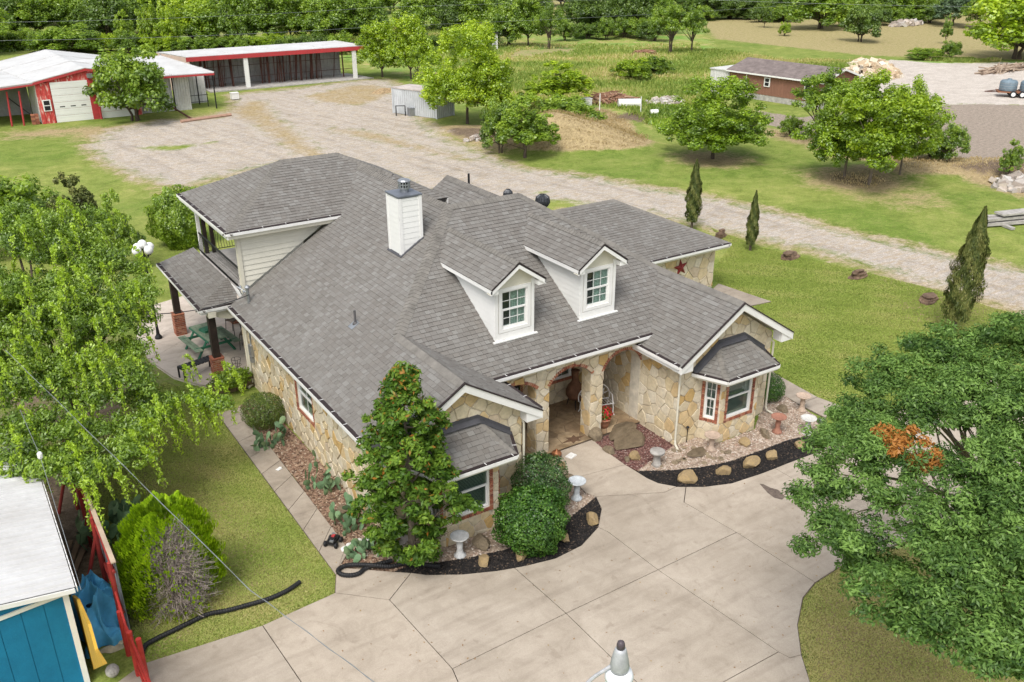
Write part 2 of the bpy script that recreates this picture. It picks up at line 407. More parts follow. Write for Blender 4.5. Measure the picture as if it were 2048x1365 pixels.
# ================================================================== GROUND
RUT = 80.6
def ground_material():
    m, n, l = newmat('ground')
    tc = n.new('ShaderNodeTexCoord').outputs['Object']
    nA = noise(n, l, .12, 7, .62, tc, .8); nB = noise(n, l, .8, 7, .68, tc, .6); nC = noise(n, l, 3.6, 7, .78, tc); nD = noise(n, l, 13., 6, .85, tc)
    mp = N(n, 'ShaderNodeMapping'); mp.inputs['Scale'].default_value = (1, 3.5, 1); mp.inputs['Rotation'].default_value = (0, 0, .35); l.new(tc, mp.inputs[0])
    nS = noise(n, l, 1.3, 6, .7, mp.outputs[0], .5)
    A = attr(n, 'wa'); B = attr(n, 'wb')
    sa = n.new('ShaderNodeSeparateColor'); l.new(A.outputs['Color'], sa.inputs[0])
    sb = n.new('ShaderNodeSeparateColor'); l.new(B.outputs['Color'], sb.inputs[0])
    edge = math_(n, l, 'ADD', math_(n, l, 'MULTIPLY', nB, .9), math_(n, l, 'MULTIPLY', nC, .7))      # about .8 on average
    def w(ch, sharp=7.):
        x = math_(n, l, 'ADD', ch, math_(n, l, 'ADD', edge, -.80)); x = math_(n, l, 'ADD', x, -.5)
        return math_(n, l, 'ADD', math_(n, l, 'MULTIPLY', x, sharp), .5, True)
    # lawn
    r = ramp(n, [(.30, (.165, .215, .042)), (.5, (.245, .300, .068)), (.70, (.335, .355, .105))]); l.new(nB, r.inputs[0])
    r2 = ramp(n, [(.38, (.72, .84, .66)), (.62, (1.12, 1.06, 1.1))]); l.new(nA, r2.inputs[0])
    c = mixc(n, l, 1., r.outputs[0], r2.outputs[0], 'MULTIPLY')
    rs = ramp(n, [(.50, (0, 0, 0)), (.78, (1, 1, 1))]); l.new(nS, rs.inputs[0])
    c = mixc(n, l, math_(n, l, 'MULTIPLY', rs.outputs[0], .45), c, (.30, .255, .11))
    # weeds
    rw = ramp(n, [(.25, (.15, .22, .05)), (.42, (.24, .34, .075)), (.55, (.34, .37, .12)), (.68, (.48, .40, .23)), (.8, (.33, .42, .14))]); l.new(nB, rw.inputs[0])
    rw2 = ramp(n, [(.4, (.7, .95, .7)), (.6, (1.15, 1.0, 1.0))]); l.new(nA, rw2.inputs[0])
    cw = mixc(n, l, 1., rw.outputs[0], rw2.outputs[0], 'MULTIPLY')
    c = mixc(n, l, w(A.outputs['Alpha']), c, cw)
    # mown hay meadow
    rf = ramp(n, [(.3, (.22, .25, .07)), (.46, (.35, .30, .13)), (.6, (.46, .37, .20)), (.75, (.30, .29, .10))]); l.new(nS, rf.inputs[0])
    c = mixc(n, l, w(sa.outputs[2], 4.), c, rf.outputs[0])
    # dry grass
    rd = ramp(n, [(.3, (.30, .225, .115)), (.55, (.43, .335, .185)), (.75, (.36, .31, .13))]); l.new(nC, rd.inputs[0])
    c = mixc(n, l, w(sa.outputs[0], 3.2), c, rd.outputs[0])
    # brown earth; also paints shaded ground under the woods and left tree
    re = ramp(n, [(.3, (.13, .095, .065)), (.7, (.24, .18, .125))]); l.new(nC, re.inputs[0])
    c = mixc(n, l, w(sb.outputs[2], 4.), c, re.outputs[0])
    # tilled soil
    ro = ramp(n, [(.3, (.26, .21, .165)), (.7, (.41, .345, .28))]); l.new(nC, ro.inputs[0])
    c = mixc(n, l, w(sb.outputs[0], 8.), c, ro.outputs[0])
    # pale gravel, with dusty and grey bands
    rg = ramp(n, [(.28, (.35, .31, .265)), (.42, (.46, .415, .36)), (.56, (.53, .475, .415)), (.72, (.41, .375, .335))]); l.new(nB, rg.inputs[0])
    rg2 = ramp(n, [(.35, (.62, .60, .58)), (.62, (1.08, 1.06, 1.04))]); l.new(nD, rg2.inputs[0])
    cg = mixc(n, l, .3, rg.outputs[0], rg2.outputs[0], 'MULTIPLY')
    rg3 = ramp(n, [(.46, (0, 0, 0)), (.62, (1, 1, 1))]); l.new(nS, rg3.inputs[0])
    cg = mixc(n, l, math_(n, l, 'MULTIPLY', rg3.outputs[0], .62), cg, (.44, .34, .21))
    mr = N(n, 'ShaderNodeMapping'); mr.vector_type = 'TEXTURE'; mr.inputs['Scale'].default_value = (9., .8, 1); mr.inputs['Rotation'].default_value = (0, 0, -math.radians(RUT)); l.new(tc, mr.inputs[0])
    nr_ = noise(n, l, 1.0, 5, .62, mr.outputs[0], .4); rr_ = ramp(n, [(.36, (.68, .67, .66)), (.50, (1, 1, 1)), (.64, (1.06, 1.05, 1.03))]); l.new(nr_, rr_.inputs[0])
    cg = mixc(n, l, .45, cg, rr_.outputs[0], 'MULTIPLY')
    c = mixc(n, l, w(sa.outputs[1], 3.2), c, cg)
    # caliche lot
    rc = ramp(n, [(.3, (.48, .42, .36)), (.7, (.66, .60, .53))]); l.new(nB, rc.inputs[0])
    c = mixc(n, l, w(sb.outputs[1], 6.), c, rc.outputs[0])
    rr = ramp(n, [(.36, (.55, .56, .55)), (.64, (1.2, 1.18, 1.2))]); l.new(nC, rr.inputs[0])
    c = mixc(n, l, .42, c, rr.outputs[0], 'MULTIPLY')
    rr = ramp(n, [(.38, (.42, .44, .42)), (.62, (1.3, 1.28, 1.3))]); l.new(nD, rr.inputs[0])
    c = mixc(n, l, .65, c, rr.outputs[0], 'MULTIPLY')
    h = math_(n, l, 'ADD', nD, math_(n, l, 'MULTIPLY', nC, 2.))
    return finish(m, n, l, c, .95, h, .35, .04, 0, .1)
M_ground = ground_material()
HD = np.array([.5453, .8382]); RT = np.array([.8382, -.5453])
cs = CAM[:2]
us = [0.]; st = .36
while us[-1] < 420:
    us.append(us[-1]+st)
    if us[-1] > 45: st *= 1.035
us = np.array([-x for x in us[:0:-1]]+us)
vs_ = [-14.]; st = .36
while vs_[-1] < 620:
    vs_.append(vs_[-1]+st)
    if vs_[-1] > 45: st *= 1.012
vs_ = np.array(vs_)
UU, VV = np.meshgrid(us, vs_)
GX = cs[0]+UU*RT[0]+VV*HD[0]; GY = cs[1]+UU*RT[1]+VV*HD[1]
P = np.stack([GX.ravel(), GY.ravel()], 1)
def sdf(poly):
    """signed distance, positive inside"""
    poly = np.array(poly); n = len(poly); d = np.full(len(P), 1e9); ins = np.zeros(len(P), bool)
    for i in range(n):
        a, b = poly[i], poly[(i+1) % n]; e = b-a; w = P-a
        t = np.clip((w@e)/(e@e+1e-12), 0, 1); q = w-t[:, None]*e
        d = np.minimum(d, (q*q).sum(1))
        c = ((a[1] > P[:, 1]) != (b[1] > P[:, 1])) & (P[:, 0] < (b[0]-a[0])*(P[:, 1]-a[1])/(b[1]-a[1]+1e-12)+a[0])
        ins ^= c
    return np.where(ins, 1, -1)*np.sqrt(d)
def px(*pts): return [Gx(x, y) for x, y in pts]
def wt(poly, soft): return np.clip(sdf(poly)/soft*.5+.5, 0, 1)
gravel = px((188, 292), (225, 262), (330, 242), (430, 238), (480, 215), (470, 190), (600, 178), (700, 165), (770, 160), (800, 180), (830, 235), (875, 275), (960, 308), (1030, 338), (1140, 352), (1250, 370), (1386, 393), (1499, 415),
            (1600, 444), (1679, 466), (1795, 491), (1912, 518), (2048, 546), (2400, 610), (2400, 690), (2048, 615), (1951, 592), (1835, 556), (1718, 524), (1620, 494), (1523, 477), (1406, 447), (1300, 425), (1180, 412), (1100, 425), (1000, 440), (900, 400), (760, 360), (640, 320), (560, 325), (460, 345), (360, 372), (280, 352), (215, 322))
g_sd = sdf(gravel)
w_gravel = np.clip(g_sd/2.6*.5+.54, 0, 1)
for x, y, a in ((300, 296, 1.6), (362, 296, 2.6), (340, 297, 1.4), (420, 286, 1.), (745, 182, 2.), (915, 312, 1.), (1080, 408, 2.4), (1110, 415, 2.2), (1085, 385, 1.2), (930, 320, .8)):
    g = G(x, y); d = np.hypot(P[:, 0]-g[0], (P[:, 1]-g[1])*1.8); w_gravel *= np.clip(d/a*.55+.28, 0, 1)
dry = np.zeros(len(P))
def add_dry(pts, soft=1.5, k=1.):
    global dry; dry = np.maximum(dry, wt(px(*pts), soft)*k)
add_dry([(0, 262), (110, 256), (240, 250), (430, 225), (480, 222), (470, 245), (330, 252), (215, 275), (170, 300), (130, 275), (0, 280)], 3, .8)
add_dry([(430, 238), (480, 205), (540, 200), (560, 230), (600, 262), (645, 300), (700, 322), (660, 330), (590, 322), (530, 282), (490, 250)], 1.6, .85)
add_dry([(600, 192), (690, 172), (760, 168), (800, 180), (790, 205), (720, 222), (640, 215)], 2, .6)
add_dry([(250, 360), (330, 372), (420, 350), (360, 400), (310, 400), (230, 345)], 2, .7)
add_dry([(870, 262), (1000, 262), (1100, 290), (1000, 310), (930, 290)], 2, .9)
add_dry([(1002, 262), (1100, 215), (1200, 215), (1262, 240), (1272, 265), (1230, 290), (1120, 305), (1010, 302)], 1.2, 1.)
add_dry([(1515, 268), (1615, 295), (1668, 316), (1760, 325), (1871, 345), (1960, 370), (2060, 400), (2200, 430), (2200, 340), (2048, 325), (1940, 318), (1853, 309), (1700, 292), (1600, 272), (1530, 254)], 1.5, .9)
add_dry([(830, 170), (1010, 100), (1180, 92), (1180, 108), (1000, 125), (900, 150)], 3, .55)
band = np.maximum.reduce([wt(px(*p_), 1.6) for p_ in ([(440, 225), (480, 200), (545, 200), (565, 232), (610, 264), (655, 300), (720, 325), (820, 350), (900, 398), (780, 372), (660, 332), (590, 320), (535, 282), (495, 250)], [(590, 195), (690, 172), (760, 168), (800, 182), (780, 200), (720, 216), (640, 210)], [(640, 250), (760, 262), (900, 300), (1000, 335), (900, 322), (740, 285), (650, 265)])])
w_gravel = np.minimum(w_gravel, 1-.62*band)
dry = np.maximum(dry, band*.85)
dry = np.maximum(dry, np.clip(1-np.abs(g_sd+.5)/2.2, 0, 1)*.62)
for x, y, a, k in ((1425, 318, 4.2, .72), (1715, 362, 5.0, .75), (1340, 430, 2, .5), (1800, 395, 5, .5), (2000, 590, 5, .65), (1240, 840, 3, .2), (1900, 620, 4, .55)):
    g = G(x, y); d = np.hypot(P[:, 0]-g[0], P[:, 1]-g[1]); dry = np.maximum(dry, np.clip(1.3-d/a, 0, 1)*k)
island = px((1630, 1165), (1606, 1195), (1595, 1250), (1603, 1310), (1625, 1380), (1900, 1420), (2300, 1365), (2300, 1000), (2048, 1020), (1850, 1070), (1700, 1120))
dry = np.maximum(dry, wt(island, 1.)*.85)
add_dry([(300, 1275), (380, 1255), (350, 1310), (280, 1340)], .5, .95)
side_lawn = px((230, 900), (430, 840), (670, 1150), (670, 1190), (290, 1330), (200, 1000))
dry = np.maximum(dry, wt(side_lawn, 1.)*.50)
weeds = wt(px((1030, 225), (880, 205), (800, 150), (560, 85), (0, 105), (-300, 130), (-300, -60), (700, -60), (1395, 40), (1420, 98), (1560, 122), (1700, 125), (1900, 120), (2300, 130), (2300, 142), (1740, 128), (1700, 170), (1500, 190), (1430, 215), (1440, 272), (1330, 264), (1240, 228), (1040, 262)), 2.5)
weeds = np.maximum(weeds, wt(px((1870, 210), (2300, 222), (2300, 232), (1880, 222)), 1.)*.8)
weeds = np.maximum(weeds, wt(px((950, 95), (1400, 62), (1430, 96), (1200, 110)), 3))
field = wt(px((1400, 45), (1500, 33), (1600, 42), (1800, 25), (2300, 30), (2300, 128), (1900, 116), (1740, 112), (1600, 97), (1430, 78)), 3.)
field = np.maximum(field, wt(px((1000, -5), (1300, 3), (1380, 25), (1200, 35), (1020, 35)), 5)*.6)
soil = wt(px((1518, 222), (1600, 235), (1760, 215), (1960, 208), (2300, 218), (2300, 352), (2048, 335), (1940, 320), (1850, 303), (1700, 288), (1600, 268), (1530, 248)), 1.)
caliche = wt(px((1690, 140), (1780, 120), (1860, 124), (2300, 128), (2300, 218), (1960, 208), (1780, 210), (1690, 190)), 1.5)
caliche = np.maximum(caliche, wt(px((1180, 205), (1370, 195), (1400, 215), (1280, 225)), 1.5)*.45)
brown = wt(px((150, 940), (235, 1130), (268, 1262), (180, 1270), (60, 1000), (20, 860)), .7)
brown = np.maximum(brown, wt(px((1400, 262), (1300, 250), (1215, 235), (1260, 225), (1340, 240), (1420, 252)), 1.)*.8)
brown = np.maximum(brown, wt(px((890, 262), (1000, 262), (1010, 280), (900, 276)), 1.)*.7)
brown = np.maximum(brown, wt(px((1900, 345), (2060, 370), (2300, 400), (2300, 345), (2000, 322)), 1.5)*.8)
for x, y, a, k in ((240, 960, 2.2, .55), (150, 800, 5., .62), (1700, 362, 2.5, .5), (1750, 1200, 3., .35), (300, 1240, 1.2, .5), (120, 700, 6, .5)):  # dirt patches; under the left tree the brown also paints its shade
    g = G(x, y); d = np.hypot(P[:, 0]-g[0], P[:, 1]-g[1]); brown = np.maximum(brown, np.clip(1.3-d/a, 0, 1)*k)
brown = np.maximum(brown, wt(px((-600, -60), (800, -60), (740, 70), (380, 86), (-600, 96)), 4)*.40)  # darkens the ground under the upper left wood: shade painted as brown
brown = np.maximum(brown, wt(px((1130, -30), (1340, -30), (1345, 52), (1130, 66)), 3)*.6)  # painted shade under the top centre clump
brown = np.maximum(brown, wt(px((1395, -30), (1590, -30), (1570, 30), (1400, 34)), 3)*.6)  # painted shade under the dark hedge
Z = np.zeros(len(P))
def bump(x, y, rx, ry, h, rz=0.):
    global Z
    g = G(x, y); dx, dy = P[:, 0]-g[0], P[:, 1]-g[1]
    a = dx*math.cos(rz)+dy*math.sin(rz); b = -dx*math.sin(rz)+dy*math.cos(rz)
    Z += h*np.exp(-((a/rx)**2+(b/ry)**2)**1.3)
bump(1150, 288, 4.4, 2.3, 1.8, -.6); bump(1068, 290, 3.0, 2.0, 1.0, -.6)
bump(940, 262, 4., 2., .35, -.6)
bump(1960, 340, 9., 2.0, .55, -.55)
dry = np.maximum(dry, np.clip(Z/.35, 0, 1)*.9); brown = np.maximum(brown, np.clip(Z/.9-.3, 0, 1)*.22)
def fbm(x, y, s, sd):
    r = np.random.default_rng(sd); o = np.zeros(len(x)); a = 1.
    for k in range(5):
        for _ in range(3):
            t = r.uniform(0, 6.28); f = s*(1.9**k)*r.uniform(.7, 1.3); o += a*np.sin((x*math.cos(t)+y*math.sin(t))*f+r.uniform(0, 6.28))
        a *= .55
    return o/3.5
rough = np.maximum(weeds, dry*.4)*np.clip((P@HD-cs@HD-35)/15, 0, 1)
Z += fbm(P[:, 0], P[:, 1], .35, 3)*.18*np.maximum(rough, 0)
house_d = np.hypot(P[:, 0]+3, P[:, 1]-5)
Z += fbm(P[:, 0], P[:, 1], .12, 5)*.05*np.clip((house_d-26)/10, 0, 1)
nu, nv = len(us), len(vs_)
idx = np.arange(nu*nv).reshape(nv, nu)
quads = np.stack([idx[:-1, :-1], idx[:-1, 1:], idx[1:, 1:], idx[1:, :-1]], -1).reshape(-1, 4)
cls = np.zeros(len(P), int)
cls[weeds > .5] = 1; cls[field > .5] = 2; cls[soil > .5] = 3; cls[w_gravel > .5] = 4; cls[caliche > .5] = 5
qc = cls[quads[:, 0]]
for k, nm in enumerate(('lawn', 'weedy_ground', 'hay_meadow', 'tilled_soil', 'gravel_drive', 'dirt_lot')):
    Q = quads[qc == k]
    if not len(Q): continue
    used, inv = np.unique(Q, return_inverse=True); inv = inv.reshape(-1, 4)
    me = bpy.data.meshes.new(nm)
    me.vertices.add(len(used)); me.vertices.foreach_set('co', np.stack([P[used, 0], P[used, 1], Z[used]], 1).astype(np.float32).ravel())
    me.loops.add(len(inv)*4); me.loops.foreach_set('vertex_index', inv.astype(np.int32).ravel())
    me.polygons.add(len(inv)); me.polygons.foreach_set('loop_start', np.arange(0, len(inv)*4, 4, dtype=np.int32)); me.polygons.foreach_set('loop_total', np.full(len(inv), 4, np.int32))
    for an, (a, b, c, d) in (('wa', (dry, w_gravel, field, weeds)), ('wb', (soil, caliche, brown, brown*0))):
        at = me.color_attributes.new(an, 'FLOAT_COLOR', 'POINT'); at.data.foreach_set('color', np.stack([a[used], b[used], c[used], d[used]], 1).astype(np.float32).ravel())
    me.update(); me.validate(); me.materials.append(M_ground); me.polygons.foreach_set('use_smooth', [True]*len(me.polygons))
    o = bpy.data.objects.new(nm, me); COL.objects.link(o); o['kind'] = 'structure'
WF = {'dry': dry.reshape(nv, nu), 'weeds': (weeds*(1-dry)*(1-soil)*(1-caliche)).reshape(nv, nu)}
# height of the ground at a point
from bisect import bisect
ZG = Z.reshape(nv, nu); ULs = list(us); VLs = list(vs_)
def gz(x, y):
    d = np.array([x, y])-cs; u = d@RT; v = d@HD
    i = min(max(bisect(ULs, u)-1, 0), nu-2); j = min(max(bisect(VLs, v)-1, 0), nv-2)
    return float(ZG[j, i])
def wg(k, x, y):
    d = np.array([x, y])-cs; u = d@RT; v = d@HD
    i = min(max(bisect(ULs, u)-1, 0), nu-2); j = min(max(bisect(VLs, v)-1, 0), nv-2)
    return float(WF[k][j, i])
def GP(x, y):
    g = G(x, y); z = gz(g[0], g[1]); g = G(x, y, z); return np.array([g[0], g[1], gz(g[0], g[1])])

# ================================================================== PAVING
def slab_group(name, slabs, z, mat, gap=.014, depth=.09, piece='slab'):
    """base sheet in the joints' colour; every slab its own piece"""
    b = MB()
    for s in slabs:
        b.poly([(p[0], p[1], z-.022) for p in inset(s, -.01)])
    root = b.build(name, M_joint); root['kind'] = 'structure'
    for s in slabs:
        s = inset(s, gap); m = MB(); m.prism([(p[0], p[1], z-depth) for p in s], (0, 0, depth))
        m.build(piece, mat, root)
    return root
DZ = .05
J = lambda x, y: Gx(x, y, DZ)
bedL = [(678, 1135), (789, 1144), (853, 1150), (926, 1149), (994, 1142), (1055, 1131), (1111, 1117), (1163, 1091), (1196, 1055), (1203, 1018), (1192, 994)]
bedR = [(1272, 943), (1294, 957), (1316, 967), (1353, 974), (1408, 974), (1463, 967), (1521, 948), (1572, 928), (1631, 906)]
isl = [(1625, 1380), (1603, 1310), (1595, 1250), (1606, 1195), (1630, 1165)]
slabs = [
 [(670, 1186), (672, 1150), (678, 1135), (789, 1144), (822, 1146), (779, 1200)],
 [(670, 1186), (779, 1200), (905, 1338), (927, 1390), (620, 1390), (525, 1251)],
 [(525, 1251), (620, 1390), (200, 1390), (285, 1328)],
 [(779, 1200), (822, 1146), (853, 1150), (926, 1149), (994, 1142), (1029, 1136), (1132, 1227), (905, 1338)],
 [(905, 1338), (1132, 1227), (1310, 1400), (927, 1390)],
 [(1029, 1136), (1055, 1131), (1111, 1117), (1163, 1091), (1196, 1055), (1216, 1064), (1316, 1140), (1132, 1227)],
 [(1132, 1227), (1316, 1140), (1557, 1304), (1440, 1368), (1400, 1400), (1310, 1400)],
 [(1316, 1140), (1473, 1065), (1630, 1165), (1606, 1195), (1595, 1250), (1603, 1310), (1580, 1316), (1557, 1304)],
 [(1557, 1304), (1580, 1316), (1603, 1310), (1625, 1380), (1400, 1400), (1440, 1368)],
 [(1216, 1064), (1196, 1055), (1203, 1018), (1192, 994), (1330, 985), (1353, 974), (1372, 974), (1368, 1005), (1473, 1065), (1316, 1140)],
 [(1372, 974), (1408, 974), (1463, 967), (1521, 948), (1550, 937), (1660, 1000), (1850, 1000), (1850, 1070), (1700, 1120), (1630, 1165), (1473, 1065), (1368, 1005)],
 [(1550, 937), (1572, 928), (1631, 906), (1700, 870), (1850, 800), (2048, 740), (2300, 720), (2300, 900), (2048, 900), (1850, 1000), (1660, 1000)],
 [(1850, 1000), (2048, 900), (2300, 900), (2300, 1000), (2048, 1020), (1850, 1070)],
]
slab_group('driveway', [[J(*p) for p in s] for s in slabs], DZ, M_conc, .010)
# front walk up to the porch
slab_group('front_walk', [[J(*p) for p in s] for s in [
 [(1091, 898), (1163, 874), (1177, 873), (1213, 904), (1250, 930), (1145, 958), (1122, 927)],
 [(1145, 958), (1250, 930), (1272, 943), (1294, 957), (1316, 967), (1353, 974), (1330, 985), (1192, 994), (1170, 985)]]], DZ+.008, M_conc, .008)
# side walk, squares
wl0, wl1 = np.array(J(435, 828)), np.array(J(672, 1150)); wr0, wr1 = np.array(J(480, 815)), np.array(J(692, 1092))
n = 9
sq = [[tuple(wl0+(wl1-wl0)*i/n), tuple(wl0+(wl1-wl0)*(i+1)/n), tuple(wr0+(wr1-wr0)*(i+1)/n), tuple(wr0+(wr1-wr0)*i/n)] for i in range(n)]
sq.append([tuple(wl1), J(678, 1135), J(700, 1100), tuple(wr1)])
slab_group('side_walk', sq, DZ+.004, M_walk, .009)
# walk on the right of the house
a0, a1 = np.array(J(1540, 605)), np.array(J(1690, 806)); b0, b1 = np.array(J(1480, 622)), np.array(J(1628, 832))
rw = [[(11.5, 9.7), (11.8, 6.85), (10.1, 7.05), (9.8, 8.9)], [(10.1, 7.05), (8.2, 4.3), (7.2, 4.9), (8.7, 7.4)]]
A_, B_ = [(8.2, 4.3), (6.5, 1.9), (6.3, -.2), (6.5, -1.3)], [(7.2, 4.9), (5.7, 2.4), (5.35, -.2), (5.35, -1.3)]
for i in range(3): rw.append([A_[i], A_[i+1], B_[i+1], B_[i]])
slab_group('garden_walk', rw, DZ, M_walk, .012)
# patio
pat = [(-9.42, 11.75), (-10.3, 11.62), (-11.1, 12.2), (-11.75, 13.4), (-12.15, 15.4), (-12.1, 17.6), (-11.6, 19.6), (-10.6, 21.0), (-8.6, 21.6), (-5.5, 21.6), (-5.5, 11.75)]
ps = []
ang = math.radians(38); ca, sa_ = math.cos(ang), math.sin(ang); T = 1.22
for i in range(-16, 22):
    for j in range(-6, 28):
        sqr = [(x*ca-y*sa_, x*sa_+y*ca) for x, y in ((i*T, j*T), (i*T+T, j*T), (i*T+T, j*T+T), (i*T, j*T+T))]
        c = dedupe(clip_half(clip_half(sqr, (-30, 11.76), 0, -1), (-5.5, 0), 1, 0))
        if len(c) < 3: continue
        Pp = ccw(pat)
        # patio outline is convex enough: clip by its edges
        for k in range(len(Pp)):
            a, b = Pp[k], Pp[(k+1) % len(Pp)]; e = math.hypot(b[0]-a[0], b[1]-a[1])
            if (a[0] == -9.42 or b[0] == -9.42) and abs(a[1]-b[1]) < .2: continue
            c = clip_half(c, a, (b[1]-a[1])/e, -(b[0]-a[0])/e)
            if len(c) < 3: break
        c = dedupe(c)
        if len(c) >= 3 and abs(area(c)) > .02: ps.append(c)
slab_group('patio', ps, .11, M_patio, .005, .11)

# ---- planting beds
def bed(name, pts, z, mat):
    b = MB(); b.prism([(p[0], p[1], -.05) for p in pts], (0, 0, z+.05)); o = b.build(name, mat); o['kind'] = 'structure'; return o
def bed_mat(name, c0, c1, c2, sc=22):
    m, n, l = newmat(name)
    tc = n.new('ShaderNodeTexCoord').outputs['Object']
    v = n.new('ShaderNodeTexVoronoi'); v.inputs['Scale'].default_value = sc; l.new(tc, v.inputs['Vector'])
    a = noise(n, l, 1.4, 5, .65, tc)
    s = n.new('ShaderNodeSeparateColor'); l.new(v.outputs['Color'], s.inputs[0])
    r = ramp(n, [(0, c0), (.5, c1), (1, c2)]); l.new(s.outputs[0], r.inputs[0])
    rr = ramp(n, [(.35, (.7, .68, .66)), (.65, (1.1, 1.1, 1.1))]); l.new(a, rr.inputs[0])
    c = mixc(n, l, 1., r.outputs[0], rr.outputs[0], 'MULTIPLY')
    h = math_(n, l, 'SUBTRACT', 1., v.outputs['Distance'])
    MATS[name] = finish(m, n, l, c, .95, h, .8, .03)
    return m
M_peb = bed_mat('pebbles', (.25, .19, .14), (.37, .29, .22), (.50, .41, .33), 16)
M_mulch = bed_mat('black_mulch', (.010, .009, .009), (.020, .017, .016), (.04, .032, .028), 26)
M_red = bed_mat('red_mulch', (.07, .03, .027), (.14, .065, .055), (.26, .16, .13), 20)
M_chip = bed_mat('brown_mulch', (.12, .07, .045), (.24, .15, .10), (.36, .26, .18), 20)
B = lambda *a: [Gx(x, y, .03) for x, y in a]
pebR = B((1350, 889), (1395, 872), (1440, 886), (1510, 858), (1520, 825), (1545, 770), (1580, 800), (1632, 833), (1645, 860), (1631, 906), (1616, 871), (1572, 882), (1518, 903), (1463, 923), (1408, 934), (1345, 941), (1281, 943), (1275, 940))
mulR = B((1272, 943), (1281, 943), (1345, 941), (1408, 934), (1463, 923), (1518, 903), (1572, 882), (1616, 871), (1640, 866), (1652, 898), (1631, 906), (1572, 928), (1521, 948), (1463, 967), (1408, 974), (1353, 974), (1316, 967), (1294, 957))
redR = B((1165, 866), (1262, 836), (1300, 858), (1350, 889), (1275, 942), (1250, 930), (1213, 904), (1177, 873))
pebL = B((825, 1128), (760, 1118), (690, 1100), (760, 1040), (930, 1070), (985, 1040), (1000, 950), (1050, 905), (1091, 898), (1122, 927), (1150, 960), (1192, 994), (1143, 1034), (1080, 1080), (1006, 1101), (934, 1117), (853, 1129))
mulL = B((789, 1144), (825, 1128), (853, 1129), (934, 1117), (1006, 1101), (1080, 1080), (1143, 1034), (1192, 994), (1203, 1018), (1196, 1055), (1163, 1091), (1111, 1117), (1055, 1131), (994, 1142), (926, 1149), (853, 1150))
chipL = B((500, 798), (540, 818), (560, 838), (600, 880), (700, 990), (800, 1060), (825, 1128), (789, 1143), (678, 1134), (686, 1098), (590, 956), (518, 866), (476, 814))
bed('pebble_bed', pebR, .030, M_peb); bed('mulch_bed', mulR, .036, M_mulch); bed('red_mulch_bed', redR, .034, M_red)
bed('pebble_bed', pebL, .030, M_peb); bed('mulch_bed', mulL, .036, M_mulch); bed('bark_bed', chipL, .026, M_chip)
def scatter(name, poly, nn, size, flat, mat, z, seed, kindlab):
    R = np.random.default_rng(seed); x0, y0 = np.min(poly, 0); x1, y1 = np.max(poly, 0); b = MB(); k = 0
    oct_ = np.array([(1, 0, 0), (0, 1, 0), (-1, 0, 0), (0, -1, 0), (0, 0, 1)]); fs = [(0, 1, 4), (1, 2, 4), (2, 3, 4), (3, 0, 4)]
    while k < nn:
        p = (R.uniform(x0, x1), R.uniform(y0, y1))
        if not inside(p, poly): continue
        k += 1; t = R.uniform(0, 6.28); c, s = math.cos(t), math.sin(t); q = size*R.uniform(.5, 1.5, 3)
        v = oct_*np.array([q[0], q[1]*.8, q[2]*flat])+R.normal(0, .12*size, (5, 3)); v = np.stack([v[:, 0]*c-v[:, 1]*s+p[0], v[:, 0]*s+v[:, 1]*c+p[1], v[:, 2]+z], 1)
        b.add(v, fs, R.random())
    return tag(b.build(name, mat), kindlab, 'ground cover', None, 'stuff')
P_peb = piece_mat('pebble_stones', [(0, (.27, .20, .15)), (.25, (.38, .30, .23)), (.5, (.48, .39, .32)), (.75, (.58, .51, .44)), (.9, (.36, .24, .18))], fine=30)
P_mul = piece_mat('mulch_chips', [(0, (.010, .009, .009)), (.4, (.022, .019, .018)), (.8, (.05, .038, .03)), (.94, (.14, .10, .07))], fine=40)
P_red = piece_mat('red_chips', [(0, (.08, .035, .03)), (.3, (.16, .07, .06)), (.6, (.24, .13, .11)), (.85, (.36, .27, .23))], fine=40)
P_chip = piece_mat('bark_chips', [(0, (.10, .06, .04)), (.3, (.22, .13, .09)), (.6, (.33, .22, .15)), (.85, (.44, .35, .26))], fine=40)
scatter('pebbles', pebR, 4200, .035, .5, P_peb, .03, 1, 'pale river pebbles spread round the right bay window')
scatter('pebbles', pebL, 3000, .035, .5, P_peb, .03, 2, 'pale river pebbles spread round the left bay window')
scatter('mulch_chips', mulR, 3200, .03, .6, P_mul, .036, 3, 'black mulch in the curved border right of the front walk')
scatter('mulch_chips', mulL, 3200, .03, .6, P_mul, .036, 4, 'black mulch in the curved border left of the front walk')
scatter('red_chips', redR, 2600, .026, .6, P_red, .034, 5, 'dark red lava mulch beside the porch')
scatter('bark_chips', chipL, 3000, .04, .6, P_chip, .026, 6, 'brown bark mulch below the long side wall')
